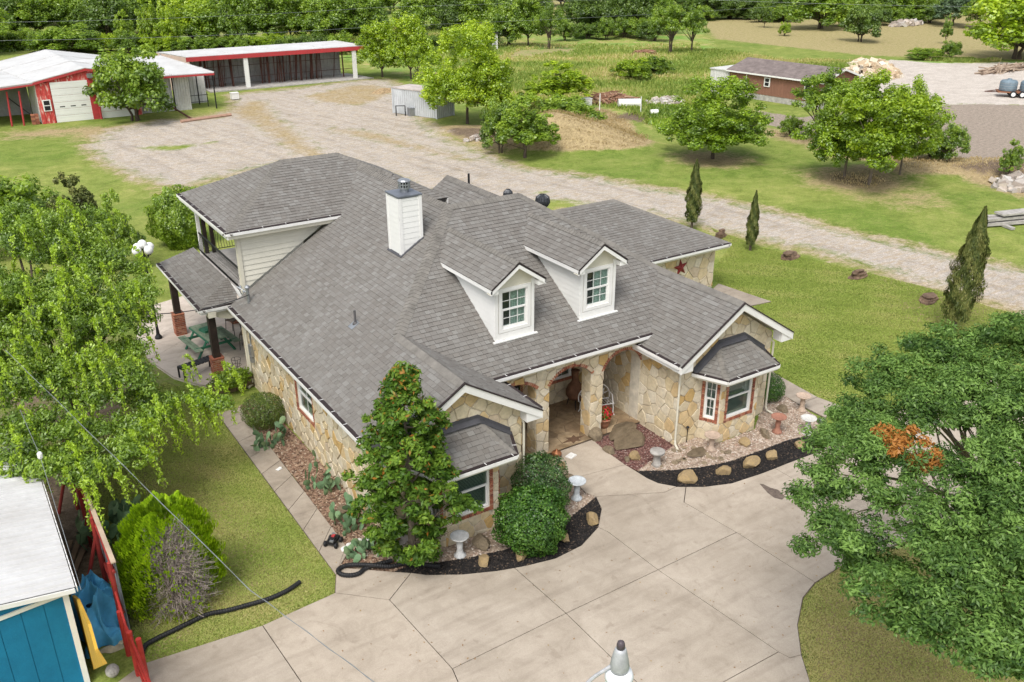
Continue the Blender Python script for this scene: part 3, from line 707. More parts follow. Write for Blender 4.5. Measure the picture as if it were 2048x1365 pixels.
# ================================================================== HOUSE
house = thing('house', 'cream and tan flagstone house with grey shingle roofs, two white dormers and a balcony', 'house', (0, 0, 0))
SH = Pieces('shingle', 'shingles', house, M_shingle)
ST = Pieces('stone', 'stones', house, M_stone)
BR = Pieces('brick', 'bricks', house, M_brick)
def V3(*a): return np.array(a, float)
def roof(pts, vis=True, th=.05, seed=0):
    P3 = [V3(*p) for p in pts]; nr = np.zeros(3)
    for i in range(len(P3)): nr += np.cross(P3[i]-P3[0], P3[(i+1) % len(P3)]-P3[0])
    nr /= np.linalg.norm(nr)
    if nr[2] < 0: nr = -nr; P3 = P3[::-1]
    O = P3[0]; U = np.cross(V3(0, 0, 1), nr); U /= np.linalg.norm(U); V = np.cross(nr, U)
    b = MB(); b.prism([p-nr*.012 for p in P3], -nr*th); b.build('roof_deck', M_felt, house)
    uv = [((p-O)@U, (p-O)@V) for p in P3]
    u0, u1 = min(a[0] for a in uv), max(a[0] for a in uv); v0, v1 = min(a[1] for a in uv), max(a[1] for a in uv)
    E_ = .145; row = 0; v = v0-.01; R = random.Random(seed+17)
    while v < v1:
        u = u0-R.random()*.3
        while u < u1:
            w = R.choice((.13, .15, .17, .17, .20, .24)); c = clip_rect(uv, u+.004, u+w-.002, v, v+E_)
            c = dedupe(c) if c else c
            if c and len(c) >= 3 and abs(area(c)) > 4e-4:
                c = ccw(c); n = len(c); hh = R.choice((.012, .017, .022))
                top = [O+U*p[0]+V*p[1]+nr*(.003+hh*(1-(p[1]-v)/E_)) for p in c]; bot = [O+U*p[0]+V*p[1]-nr*.01 for p in c]
                SH.add(top+bot, [tuple(range(n))]+[(i, n+i, n+(i+1) % n, (i+1) % n) for i in range(n)], R.random(), vis)
            u += w
        v += E_; row += 1
def cap(p, q, w=.18, piece=.145):
    """ridge and hip caps: overlapping bent tabs"""
    p, q = V3(*p), V3(*q); L = np.linalg.norm(q-p); a = (q-p)/L; side = np.cross(a, V3(0, 0, 1)); side /= np.linalg.norm(side); up = np.cross(side, a)
    dr = .62 if abs(a[2]) < .05 else .42
    b = MB(); k = 0.
    if q[2] < p[2]: p, q, a = q, p, -a
    while k < L:
        A = p+a*k; Bq = p+a*min(k+piece*1.25, L); t0, t1 = .035, .018
        b.add([A-side*w-up*w*dr+up*t0, A+up*(t0+.01), A+side*w-up*w*dr+up*t0, Bq-side*w-up*w*dr+up*t1, Bq+up*(t1+.01), Bq+side*w-up*w*dr+up*t1,
               A-side*w-up*w*dr-up*.02, A+side*w-up*w*dr-up*.02, A-up*.01], [(0, 1, 4, 3), (1, 2, 5, 4), (6, 8, 1, 0), (8, 7, 2, 1)]); k += piece
    tag(b.build('ridge_cap', M_cap, house), kind='stuff')
def gutter(p, q, out, z0=0.):
    p, q = V3(*p), V3(*q); out = V3(*out); up = V3(0, 0, 1); L = np.linalg.norm(q-p); U = (q-p)/L
    e0 = p+up*(z0+.012)
    b = MB(); b.fb(e0, U, up, out, (0, L), (-.10, -.03), (.0, .068)); b.fb(e0, U, up, out, (0, L), (-.03, -.004), (.058, .068))
    g = b.build('gutter', M_white, house)
    b = MB(); b.fb(e0, U, up, out, (.01, L-.01), (-.03, .026), (-.055, .058)); b.build('gutter_dark_strip', M_gutin, g)  # solid dark strip drawn for the dark inside of the open gutter
    b = MB(); k = .4
    while k < L: b.fb(e0, U, up, out, (k, k+.018), (.026, .031), (-.05, .06)); k += .8
    tag(b.build('gutter_strap', M_white, g), kind='stuff')
def fascia(p, q, out, h=.2, up=(0, 0, 1), mat=None, name='fascia'):
    b = MB(); b.strip(V3(*p)-V3(*out)*.002, q, V3(*up)*1., out, -h, -.035); return b.build(name, mat or M_white, house)
def sheet(name, polys, mat, parent=None):
    b = MB()
    for p in polys: b.poly([V3(*x) for x in p])
    return b.build(name, mat, parent or house)

zE, p_ = 3.0, .608
xLe, xLp, xLR, yGL = -9.93, -7.58, -5.23, -.24
xRe, xRp, xRR, yGR = -.40, 1.98, 4.36, -.354
zL, zR_, xM, zTop, yTop, xN, yPe, zP = 4.43, 4.50, -3.9, 6.665, 6.93, -1.23, 1.486, 3.266
yMb, yU, zU, xU, yUb, zUr, yUr = 13.77, 11.46, 5.56, -9.71, 17.54, 7.02, 14.5
# main planes
roof([(xLe, yGL, zE), (xLp, yGL, zL), (xLp, 3.35, zL), (xM, yTop, zTop), (xM, yMb, zTop), (-5.71, yU, zU), (-5.71, 11.6, zU), (xLe, 11.6, zE)], seed=1)
roof([(-5.67, yPe, zP), (.01, yPe, zP), (xRp, 3.47, zR_), (xN, yTop, zTop), (xM, yTop, zTop), (xLp, 3.35, zL)], seed=2)
roof([(xLR, yGL, zE), (xLR, 1.85, zE), (-5.67, yPe+.1, zP+.03), (xLp, 3.35, zL), (xLp, yGL, zL)], seed=3)
roof([(xRe, yGR, 3.0), (xRp, yGR, zR_), (xRp, 3.47, zR_), (.01, yPe, zP), (xRe, yPe+.45, 3.0)], seed=4)
roof([(xRp, yGR, zR_), (xRR, yGR, 3.0), (xRR, 12.5, 3.0), (xN, yTop, zTop), (xRp, 3.47, zR_)], vis=False, seed=5)
roof([(xM, yTop, zTop), (xN, yTop, zTop), (xRR, 12.5, 3.0), (1.7, 12.5, 3.0)], vis=False, seed=6)
roof([(xM, yTop, zTop), (xM, yMb, zTop), (2.1, yMb, 3.0), (1.7, 12.5, 3.0)], vis=False, seed=7)
# rear wing with its own ridge
roof([(.12, 8.42, 5.62), (.12, 14.25, 5.62), (-3.2, 14.25, 3.4), (-3.2, 8.42, 3.4)], seed=9)
roof([(.12, 8.42, 5.62), (.12, 14.25, 5.62), (3.9, 14.25, 3.1), (3.9, 8.42, 3.1)], vis=False, seed=10)
# upper hip roof over the balcony
roof([(xU, yU, zU), (-1.4, yU, zU), (-4.41, yUr, zUr), (-6.67, yUr, zUr)], seed=11)
roof([(xU, yU, zU), (-6.67, yUr, zUr), (xU, yUb, zU)], seed=12)
roof([(-1.4, yU, zU), (-1.4, yUb, zU), (-4.41, yUr, zUr)], vis=False, seed=13)
roof([(xU, yUb, zU), (-6.67, yUr, zUr), (-4.41, yUr, zUr), (-1.4, yUb, zU)], vis=False, seed=14)
# garage
gx, gy, gz_, gr, gyr, gzr = 11.1, 8.86, 2.25, 7.44, 12.52, 3.91
roof([(4.35, gy, gz_), (gx, gy, gz_), (gr, gyr, gzr), (1.5, gyr, gzr), (1.5, gy, gz_)], seed=15)
roof([(gx, gy, gz_), (gx, gyr+3.66, gz_), (gr, gyr, gzr)], vis=False, seed=16)
roof([(gx, gyr+3.66, gz_), (gr, gyr, gzr), (1.5, gyr, gzr), (1.5, gyr+3.66, gz_)], vis=False, seed=17)
# patio roof
roof([(-10.79, 12.08, 2.88), (-9.48, 12.08, 2.88), (-9.36, 12.6, 3.12), (-9.36, 13.5, 3.28)], seed=18)
roof([(-10.79, 12.08, 2.88), (-9.36, 13.5, 3.28), (-9.36, 17.9, 3.28), (-10.79, 17.9, 2.88)], seed=19)
for a, b in (((xLp, 3.35, zL), (xM, yTop, zTop)), ((xM, yTop, zTop), (xM, yMb, zTop)), ((xM, yTop, zTop), (xN, yTop, zTop)), ((xN, yTop, zTop), (xRp, 3.47, zR_)),
             ((xRp, 3.47, zR_), (xRp, yGR, zR_)), ((xLp, 3.35, zL), (xLp, yGL, zL)), ((xU, yU, zU), (-6.67, yUr, zUr)), ((-6.67, yUr, zUr), (-4.41, yUr, zUr)),
             ((-4.41, yUr, zUr), (-2.9, 13.0, 6.3)), ((.12, 8.42, 5.62), (.12, 14.25, 5.62)), ((gx, gy, gz_), (gr, gyr, gzr)), ((gr, gyr, gzr), (1.6, gyr, gzr)),
             ((-10.79, 12.08, 2.88), (-9.4, 13.46, 3.27))): cap(a, b)
# gutters, fascias, rakes
gutter((xLe, yGL+.05, zE), (xLe, 11.55, zE), (-1, 0, 0)); fascia((xLe+.0, yGL, zE-.02), (xLe, 11.55, zE-.02), (-1, 0, 0))
gutter((-5.67, yPe, zP), (.12, yPe, zP), (0, -1, 0)); fascia((-5.7, yPe, zP-.02), (.15, yPe, zP-.02), (0, -1, 0), .14, mat=M_cream)
gutter((xLR, 1.8, zE), (xLR, yGL+.05, zE), (1, 0, 0)); fascia((xLR, 1.85, zE-.02), (xLR, yGL, zE-.02), (1, 0, 0))
gutter((xRe, yPe+.4, 3.), (xRe, yGR+.05, 3.), (-1, 0, 0)); fascia((xRe, yPe+.45, 2.98), (xRe, yGR, 2.98), (-1, 0, 0))
fascia((xRR, yGR, 2.98), (xRR, 16, 2.98), (1, 0, 0))
gutter((xU, yU, zU), (-5.66, yU, zU), (0, -1, 0)); fascia((xU, yU, zU-.02), (-5.4, yU, zU-.02), (0, -1, 0), .2, mat=M_cream)
gutter((xU, yUb, zU), (xU, yU, zU), (-1, 0, 0)); fascia((xU, yUb, zU-.02), (xU, yU, zU-.02), (-1, 0, 0), .2)
fascia((xU, yUb, zU-.02), (-1.4, yUb, zU-.02), (0, 1, 0), .2); fascia((-1.4, yU, zU-.02), (-1.4, yUb, zU-.02), (1, 0, 0), .2)
gutter((4.6, gy, gz_), (gx, gy, gz_), (0, -1, 0)); fascia((4.3, gy, gz_-.02), (gx, gy, gz_-.02), (0, -1, 0), .16, mat=M_cream); fascia((gx, gy, gz_-.02), (gx, gyr+3.66, gz_-.02), (1, 0, 0), .16)
gutter((-10.79, 12.08, 2.88), (-9.5, 12.08, 2.88), (0, -1, 0)); gutter((-10.79, 17.9, 2.88), (-10.79, 12.08, 2.88), (-1, 0, 0))
fascia((-10.79, 12.08, 2.86), (-9.5, 12.08, 2.86), (0, -1, 0), .16); fascia((-10.79, 17.9, 2.86), (-10.79, 12.08, 2.86), (-1, 0, 0), .16)
def gable_trim(x0, xp, x1, y, z0, zp, ov):
    """sloping white rake boards with boxed returns at the eaves"""
    for xa, xb in ((x0, xp), (x1, xp)):
        a, b = V3(xa, y, z0), V3(xb, y, zp); up = V3(0, 0, 1); d = (b-a)/np.linalg.norm(b-a)
        m = MB(); t = .03
        P = [a-up*.03, b-up*.03, b-up*.25, a-up*.25]
        m.prism([p_+V3(0, .02, 0) for p_ in P], (0, -t-.02, 0)); m.build('rake_board', M_white, house)
        m = MB(); m.prism([a+V3(0, 0, -.028), b+V3(0, 0, -.028), b+V3(0, 0, .012), a+V3(0, 0, .012)], (0, -.055, 0)); m.build('drip_edge', M_gutin, house)
        m = MB(); s = 1 if xb > xa else -1
        zo = z0-.25
        xa2 = xa; xa = xa+s*.04
        m.prism([(xa, y+.0, zo), (xa, y, z0-.06), (xa+s*ov, y, z0-.06+ov*(zp-z0)/abs(xp-xa)), (xa+s*ov, y, zo)], (0, .36, 0)); m.build('eave_return', M_white, house); xa = xa2
    # sloping soffit
    m = MB(); 
    for xa in (x0, x1): m.poly([(xa, y, z0-.24), (xp, y, zp-.24), (xp, y+.36, zp-.24), (xa, y+.36, z0-.24)])
    m.build('soffit', M_soffit, house)
gable_trim(xLe, xLp, xLR, yGL, zE, zL, .45); gable_trim(xRe, xRp, xRR, yGR, 3.0, zR_, .45)
for poly_ in [[(xLe, yGL, 2.78), (xLe, 11.5, 2.78), (-9.4, 11.5, 2.78), (-9.4, yGL, 2.78)], [(-5.7, yPe, 3.13), (.1, yPe, 3.13), (.1, 2.0, 3.13), (-5.7, 2.0, 3.13)],
    [(xRe, yGR, 2.78), (xRe, 2.0, 2.78), (.06, 2.0, 2.78), (.06, yGR, 2.78)], [(xLR, yGL, 2.78), (xLR, 2.0, 2.78), (-5.7, 2.0, 2.78), (-5.7, yGL, 2.78)],
    [(4.0, gy, gz_-.16), (gx, gy, gz_-.16), (gx, gy+.5, gz_-.16), (4.0, gy+.5, gz_-.16)],
    [(xU, yU, zU-.2), (-1.5, yU, zU-.2), (-1.5, yUb, zU-.2), (xU, yUb, zU-.2)], [(-10.79, 12.08, 2.70), (-9.4, 12.08, 2.70), (-9.4, 17.9, 2.70), (-10.79, 17.9, 2.70)],
    [(-5.6, 2.0, 3.02), (0, 2.0, 3.02), (0, 4.3, 3.02), (-5.6, 4.3, 3.02)]]: sheet('soffit', [poly_], M_soffit)
# ---------------------------------------------------------------- stone walls
def wall(name, O, U, V, Nn, poly, holes=(), notch=None, dmin=.28, seed=0, t=.045, stones=True, vis=True, mat=None):
    """mortar sheet with openings, then stones laid proud of it"""
    O, U, V, Nn = map(lambda a: np.array(a, float), (O, U, V, Nn))
    P3 = [O+U*a+V*b for a, b in (notch or poly)]
    m = MB(); m.poly(P3, [[O+U*a+V*b for a, b in h] for h in holes]); w = m.build(name, mat or M_mortar, house)
    if stones:
        cells = voronoi(poly, dmin, .026, seed, holes if not notch else stones)
        lay_stones(ST, O, U, V, Nn, cells, t, vis)
    return w
def rect(a, b, c, d): return [(a, c), (b, c), (b, d), (a, d)]
def brick_row(O, U, V, Nn, p, q, w=.088, th=.04, pitch=.07, side=1):
    """soldier bricks standing on the line p-q of an opening"""
    O, U, V, Nn = map(lambda a: np.array(a, float), (O, U, V, Nn)); p = np.array(p); q = np.array(q); L = np.linalg.norm(q-p); n = max(1, round(L/pitch)); e = (q-p)/L; f = np.array([e[1], -e[0]])*side
    for i in range(n):
        a = p+e*(L/n*(i+.13)); b = p+e*(L/n*(i+.87)); b0 = MB()
        c = [a, b, b+f*w, a+f*w]; h = th*random.uniform(.85, 1.1)
        b0.prism([O+U*x[0]+V*x[1] for x in c], Nn*h); BR.add(b0.v, b0.f)
def window(O, U, V, Nn, r, cols=2, rows=2, parent=None, curtain=None, deep=.09, brick=True, sill=True, sash=True, back=.05):
    """frame, sashes, muntins, pane, blind or curtain behind; r = (u0, u1, v0, v1)"""
    O, U, V, Nn = map(lambda a: np.array(a, float), (O, U, V, Nn)); u0, u1, v0, v1 = r; parent = parent or house
    f = MB(); fw = .045; B_ = O-Nn*deep
    for a, b, c, d in ((u0, u0+fw, v0, v1), (u1-fw, u1, v0, v1), (u0+fw, u1-fw, v0, v0+fw), (u0+fw, u1-fw, v1-fw, v1)): f.fb(B_, U, V, Nn, (a, b), (c, d), (0, deep*.8))
    w = f.build('window', M_white, parent)
    vm = (v0+v1)/2
    if sash:
        s = MB(); s.fb(B_, U, V, Nn, (u0+fw, u1-fw), (vm-.025, vm+.025), (.01, .055))
        s.fb(B_, U, V, Nn, (u0+fw, u0+fw+.03), (v0+fw, vm-.025), (.01, .045)); s.fb(B_, U, V, Nn, (u1-fw-.03, u1-fw), (v0+fw, vm-.025), (.01, .045)); s.fb(B_, U, V, Nn, (u0+fw+.03, u1-fw-.03), (v0+fw, v0+fw+.03), (.01, .045))
        s.build('sash', M_white, w)
    mu = MB()
    for i in range(1, cols): x = u0+fw+(u1-u0-2*fw)*i/cols; mu.fb(B_, U, V, Nn, (x-.008, x+.008), (v0+fw, v1-fw), (.022, .034))
    for i in range(1, rows):
        y = v0+fw+(v1-v0-2*fw)*i/rows
        if abs(y-vm) > .05: mu.fb(B_, U, V, Nn, (u0+fw, u1-fw), (y-.008, y+.008), (.0225, .0335))
    if mu.f: mu.build('muntin', M_white, w)
    # panes
    ys = [v0+fw, vm-.02, vm+.02, v1-fw] if sash else [v0+fw, v1-fw]
    for k in range(0, len(ys), 2):
        g = MB(); g.fb(B_, U, V, Nn, (u0+fw, u1-fw), (ys[k], ys[k+1]), (.012, .018)); g.build('pane', M_glass, w)
    if curtain in ('blind', 'half'):
        c = MB(); y = v0+fw if curtain == 'blind' else vm+.02
        while y < v1-fw: c.fb(B_-Nn*.05, U, V*.8+Nn*.6, Nn*.8-V*.6, (u0+fw, u1-fw), ((y)/.8-.0, y/.8+.038), (0, .003)) if False else c.add([B_-Nn*.03+U*(u0+fw)+V*y, B_-Nn*.03+U*(u1-fw)+V*y, B_-Nn*.008+U*(u1-fw)+V*(y+.028), B_-Nn*.008+U*(u0+fw)+V*(y+.028)], [(0, 1, 2, 3)]); y += .04
        c.build('blind', M_blind, w)
    elif curtain:
        a, b = curtain; c = MB(); nn = 26; vs = []
        for i in range(nn+1):
            x = a+(b-a)*i/nn; d = .03+.02*math.sin(i*1.9)
            vs += [B_-Nn*d+U*x+V*(v0+fw), B_-Nn*d+U*x+V*(v1-fw)]
        c.add(vs, [(2*i, 2*i+2, 2*i+3, 2*i+1) for i in range(nn)]); c.build('curtain', M_curtain, w)
    k = MB(); k.fb(B_-Nn*.22, U, V, Nn, (u0-.02, u1+.02), (v0-.02, v1+.02), (-.01, 0)); k.build('dark_backing', M_interior, w)  # dark sheet in place of the unlit room behind the glass
    k = MB()      # reveal round the opening
    for a, b, c, d in ((u0-.012, u0, v0-.012, v1+.012), (u1, u1+.012, v0-.012, v1+.012), (u0, u1, v0-.012, v0), (u0, u1, v1, v1+.012)): k.fb(B_-Nn*.2, U, V, Nn, (a, b), (c, d), (0, deep+.2))
    k.build('reveal', M_mortar if brick else M_white, w)
    if brick:
        e = .012
        brick_row(O, U, V, Nn, (u0-e, v0-e), (u1+e, v0-e)); brick_row(O, U, V, Nn, (u1+e, v0-.12), (u1+e, v1+e)); brick_row(O, U, V, Nn, (u0-e, v1+e), (u0-e, v0-.12)); brick_row(O, U, V, Nn, (u1+e, v1+e), (u0-e, v1+e))
    return w
X_, Y_, Z_ = (1, 0, 0), (0, 1, 0), (0, 0, 1)
# left long wall (u runs towards the back)
lw = (5.45, 6.72, 1.2, 2.35); g_ = .10
wall('side_wall', (-9.48, 0, 0), Y_, Z_, (-1, 0, 0), rect(.11, 11.9, 0, 2.8), [rect(lw[0]-g_, lw[1]+g_, lw[2]-g_, lw[3]+g_)], dmin=.28, seed=1)
window((-9.48, 0, 0), Y_, Z_, (-1, 0, 0), lw, 2, 2, curtain='blind')
def gable_poly(x0, xp, x1, z0, zp): return [(x0, 0), (x1, 0), (x1, z0), (xp, zp), (x0, z0)]
def front(x0, xp, x1, zp, cx, seed):
    g = gable_poly(x0, xp, x1, 2.96, zp-.28)
    wall('gable_wall', (0, .11, 0), X_, Z_, (0, -1, 0), g, [], dmin=.29, seed=seed)
front(-9.48, xLp, -5.68, zL, xLp, 2); front(.05, xRp, 3.91, zR_, 2.06, 3)
def bay(cx, seed):
    yF, yW, hf, hw = -.49, .11, .80, 1.10
    pts = [(cx-hw, yW), (cx-hf, yF), (cx+hf, yF), (cx+hw, yW)]
    for i in range(3):
        a, b = V3(*pts[i], 0), V3(*pts[i+1], 0); L = np.linalg.norm(b-a); U = (b-a)/L; Nn = np.cross(U, V3(0, 0, 1))
        wd = 1.04 if i == 1 else .36; r = (L/2-wd/2, L/2+wd/2, .78, 2.12)
        wall('bay_wall', a, U, Z_, Nn, rect(0, L, 0, 2.36), [rect(r[0]-g_*.98, r[1]+g_*.98, r[2]-g_, r[3]+g_)], dmin=.25, seed=seed+i, t=.03)
        window(a, U, Z_, Nn, r, 2 if i != 1 else 1, 4 if i != 1 else 2, curtain='blind')
    E = [(cx-1.53, .09, 2.40), (cx-1.07, -.95, 2.40), (cx+1.07, -.95, 2.40), (cx+1.53, .09, 2.40)]; T0, T1 = (cx-.55, .09, 3.08), (cx+.55, .09, 3.08)
    roof([E[0], E[1], T0], seed=seed); roof([E[1], E[2], T1, T0], seed=seed+1); roof([E[2], E[3], T1], seed=seed+2)
    cap(E[1], T0, .12); cap(E[2], T1, .12)
    m = MB()
    for a, b in ((E[0], T0), (T0, T1), (T1, E[3])):
        a, b = V3(*a), V3(*b); m.prism([a+V3(0, -.02, -.02), b+V3(0, -.02, -.02), b+V3(0, -.02, .17), a+V3(0, -.02, .17)], (0, -.03, 0)); m.prism([a+V3(0, -.05, .06), b+V3(0, -.05, .06), b+V3(0, -.17, -.02), a+V3(0, -.17, -.02)], (0, 0, .02))
    m.build('flashing', M_flash, house)
    for i in range(3):
        a, b = V3(*E[i]), V3(*E[i+1]); U = (b-a)/np.linalg.norm(b-a); o = np.cross(U, V3(0, 0, 1))
        gutter(a, b, o); fascia(a-V3(0, 0, .02), b-V3(0, 0, .02), o, .15, mat=M_cream)
    sheet('soffit', [[(e[0], e[1], 2.27) for e in E]], M_soffit)
bay(xLp, 40); bay(2.06, 50)
# inner wall of the right wing, beside the porch
wall('porch_side_wall', (.05, 0, 0), Y_, Z_, (-1, 0, 0), rect(.11, 4.3, 0, 3.02), dmin=.30, seed=5)
wall('porch_side_wall', (-5.68, 0, 0), Y_, Z_, (1, 0, 0), rect(.11, 4.3, 0, 3.02), dmin=.30, seed=6, vis=False)
wall('right_wall', (3.91, 0, 0), Y_, Z_, (1, 0, 0), rect(.11, 9.3, 0, 2.8), dmin=.4, seed=7, vis=False)
# porch back wall with door and window
pwin = (-2.25, -.85, .95, 2.1); door = (-4.05, -2.95)
wall('porch_back_wall', (0, 4.3, 0), X_, Z_, (0, -1, 0), rect(-5.68, .05, 0, 3.02), [rect(pwin[0]-g_, pwin[1]+g_, pwin[2]-g_, pwin[3]+g_), rect(door[0]-.02, door[1]+.02, .12, 2.2)], dmin=.29, seed=8)
window((0, 4.3, 0), X_, Z_, (0, -1, 0), pwin, 4, 4, curtain=None)
m = MB(); m.fb((0, 4.38, 0), X_, Z_, (0, -1, 0), door, (.12, 2.2), (0, .05)); dr = m.build('front_door', M_wood, house)
m = MB()
for k in range(2):
    for j in range(3): m.fb((0, 4.32, 0), X_, Z_, (0, -1, 0), (door[0]+.1+.5*k, door[0]+.5+.5*k), (.3+.62*j, .8+.62*j), (0, .02))
m.build('door_panel', M_wood, dr)
m = MB(); m.lathe((-3.05, 4.28, 1.1), [(.02, 0), (.03, .02), (.03, .05), (.01, .06)], 10, (0, -1, 0)); m.build('door_knob', M_galv, dr)
brick_row((0, 4.3, 0), X_, Z_, (0, -1, 0), (door[1]+.03, .12), (door[1]+.03, 2.2))
# porch front with its three arches
def arch(x0, x1, spring, crown, n=14):
    c = (x0+x1)/2; h = (x1-x0)/2; s = crown-spring; R_ = (h*h+s*s)/(2*s); a0 = math.asin(min(1, h/R_))
    return [(c+R_*math.sin(a0-2*a0*i/n), crown-R_+R_*math.cos(a0-2*a0*i/n)) for i in range(n+1)]
arches = [(-5.58, -3.97, 2.36, 2.70), (-3.53, -1.95, 2.32, 2.75), (-1.50, .0, 2.28, 2.80)]
outline = [(.05, .0), (.05, 3.13), (-5.68, 3.13), (-5.68, 0)]; ops = []
seq = []
for a in arches:
    A = arch(*a); ops.append([(a[0], -.5), (a[1], -.5)]+A)          # right spring -> left spring
    seq += [(a[0], 0)]+[p for p in A[::-1]]+[(a[1], 0)]
outline = [(-5.68, 0)]+seq+[(.05, 0), (.05, 3.13), (-5.68, 3.13)]
for yy, nn, vv in ((1.85, (0, -1, 0), True), (2.29, (0, 1, 0), False)):
    wall('arch_wall', (0, yy, 0), X_, Z_, nn, rect(-5.68, .05, 0, 3.13), notch=outline, dmin=.28, seed=9, stones=[[(p[0], p[1]) for p in o] for o in ops], vis=vv)
m = MB()
for a in arches:
    A = [(a[1], 0)]+arch(*a)+[(a[0], 0)]
    for i in range(len(A)-1): m.add([(A[i][0], 1.85, A[i][1]), (A[i+1][0], 1.85, A[i+1][1]), (A[i+1][0], 2.29, A[i+1][1]), (A[i][0], 2.29, A[i][1])], [(0, 1, 2, 3)])
m.build('arch_soffit', M_mortar, house)
for xx, s, v in ((-3.97, -1, 0), (-3.53, 1, 1), (-1.95, -1, 1), (-1.50, 1, 1)):
    lay_stones(ST, (xx, 0, 0), Y_, Z_, (s, 0, 0), voronoi(rect(1.85, 2.29, 0, 2.4), .3, .022, int(60+xx*7)), .025, bool(v))
for a in arches:
    A = arch(*a, n=12)
    c = (a[0]+a[1])/2; h = (a[1]-a[0])/2; s = a[3]-a[2]; R_ = (h*h+s*s)/(2*s); a0 = math.asin(min(1, h/R_)); n = int(2*a0*R_/.07)
    for i in range(n):
        t0, t1 = -a0+2*a0*(i+.12)/n, -a0+2*a0*(i+.88)/n; b0 = MB()
        q4 = [(c+r*math.sin(t), a[3]-R_+r*math.cos(t)) for r, t in ((R_-.005, t0), (R_-.005, t1), (R_+.095, t1), (R_+.095, t0))]
        b0.prism([(x, 1.86, z) for x, z in q4], (0, -.055, 0)); BR.add(b0.v, b0.f)
# porch floor: flagstones
fl = [(-5.68, 1.72), (.05, 1.72), (.05, 4.3), (-5.68, 4.3)]
m = MB(); m.prism([(x, y, 0) for x, y in fl], (0, 0, .105)); pf = m.build('porch_floor', M_joint, house)
PF = Pieces('flagstone', 'flagstones', house, M_floor)
for c in voronoi(fl, .5, .015, 77):
    b0 = MB(); b0.prism([(x, y, .09) for x, y in c], (0, 0, .03)); PF.add(b0.v, b0.f)
PF.finish()
# garage wall, stone, with its left part hidden
wall('garage_wall', (0, 9.32, 0), X_, Z_, (0, -1, 0), rect(3.9, 10.66, 0, gz_-.14), dmin=.4, seed=12)
wall('garage_side_wall', (10.66, 0, 0), Y_, Z_, (1, 0, 0), rect(9.32, 15.8, 0, gz_-.14), dmin=.42, seed=13, vis=False)
# plain rear walls that close the building
sheet('rear_wall', [[(10.66, 15.8, 0), (-3, 15.8, 0), (-3, 15.8, 2.2), (10.66, 15.8, 2.2)], [(-5.5, 11.9, 0), (-9.48, 11.9, 0), (-9.48, 11.9, 2.9), (-5.5, 11.9, 2.9)], [(-5.5, 11.9, 0), (-5.5, 17.1, 0), (-5.5, 17.1, 3.2), (-5.5, 11.9, 3.2)],
    [(-5.5, 17.1, 0), (-1.6, 17.1, 0), (-1.6, 17.1, 5.4), (-5.5, 17.1, 5.4)], [(-1.6, 17.1, 0), (-1.6, 15.8, 0), (-1.6, 15.8, 5.4), (-1.6, 17.1, 5.4)]], M_cream2)
# ---------------------------------------------------------------- upper storey, balcony
def siding(O, U, V, Nn, poly, exp, mat, name='siding_board', dd=.028):
    O, U, V, Nn = map(lambda a: np.array(a, float), (O, U, V, Nn))
    m = MB(); m.poly([O+U*a+V*b for a, b in poly]); m.build('sheathing', mat, house)
    v0, v1 = min(p[1] for p in poly), max(p[1] for p in poly); v = v0
    while v < v1-.01:
        c = clip_rect(list(poly), -99, 99, v, min(v+exp, v1)); c = dedupe(c) if c else c
        if c and len(c) >= 3 and abs(area(c)) > .003:
            c = ccw(c); n = len(c); T = [O+U*a+V*b+Nn*(dd-.85*dd*(b-v)/exp) for a, b in c]; Bt = [O+U*a+V*b for a, b in c]
            f = [tuple(range(n))]+[(i, n+i, n+(i+1) % n, (i+1) % n) for i in range(n)]
            if np.cross(U, V) @ Nn < 0: f = [x[::-1] for x in f]
            link_mesh(name, T+Bt, f, mat, house, [random.random()]*len(f))
        v += exp
def zl(x): return zE+p_*(x-xLe)
xw = -9.33
siding((0, 11.83, 0), X_, Z_, (0, -1, 0), [(xw, 3.15), (xw+.02, zl(xw)+0), (-5.75, zl(-5.75)-.01), (-5.75, zU-.2), (xw, zU-.2)], .185, M_cream2)
m = MB(); m.box((xw+.04, 11.80, 4.27), (.12, .07, 2.2)); m.box((xw-.01, 11.86, 4.27), (.06, .10, 2.2)); m.build('corner_board', M_cream, house)
m = MB(); m.fb((0, 11.80, 0), X_, Z_, (0, -1, 0), (xw, -5.7), (zU-.34, zU-.19), (0, .03)); m.build('frieze_board', M_cream, house)
m = MB(); m.fb((0, 0, 0), X_, Y_, Z_, (xw, -5.5), (11.85, 17.15), (3.12, 3.24)); m.build('balcony_floor', simple('balcony_deck', (.60, .57, .54), .8, .2), house)
m = MB(); m.strip((xw, 11.8, 3.24), (xw, 17.2, 3.24), Z_, (-1, 0, 0), -.2, .03); m.build('rim_board', M_white, house)
sheet('balcony_back_wall', [[(-7.0, 11.85, 3.2), (-7.0, 17.1, 3.2), (-7.0, 17.1, 5.4), (-7.0, 11.85, 5.4)], [(xw, 11.87, 3.2), (-7.0, 11.87, 3.2), (-7.0, 11.87, 5.4), (xw, 11.87, 5.4)]], M_cream2)
m = MB(); m.box((xw+.07, 17.05, 4.3), (.12, .12, 2.2)); m.build('balcony_post', M_white, house)
for (x, y) in ((xw+.26, 17.02), (xw+.52, 17.0)):
    m = MB(); m.box((x, y, 4.3), (.13, .13, 2.2)); m.build('balcony_post', M_wood, house)
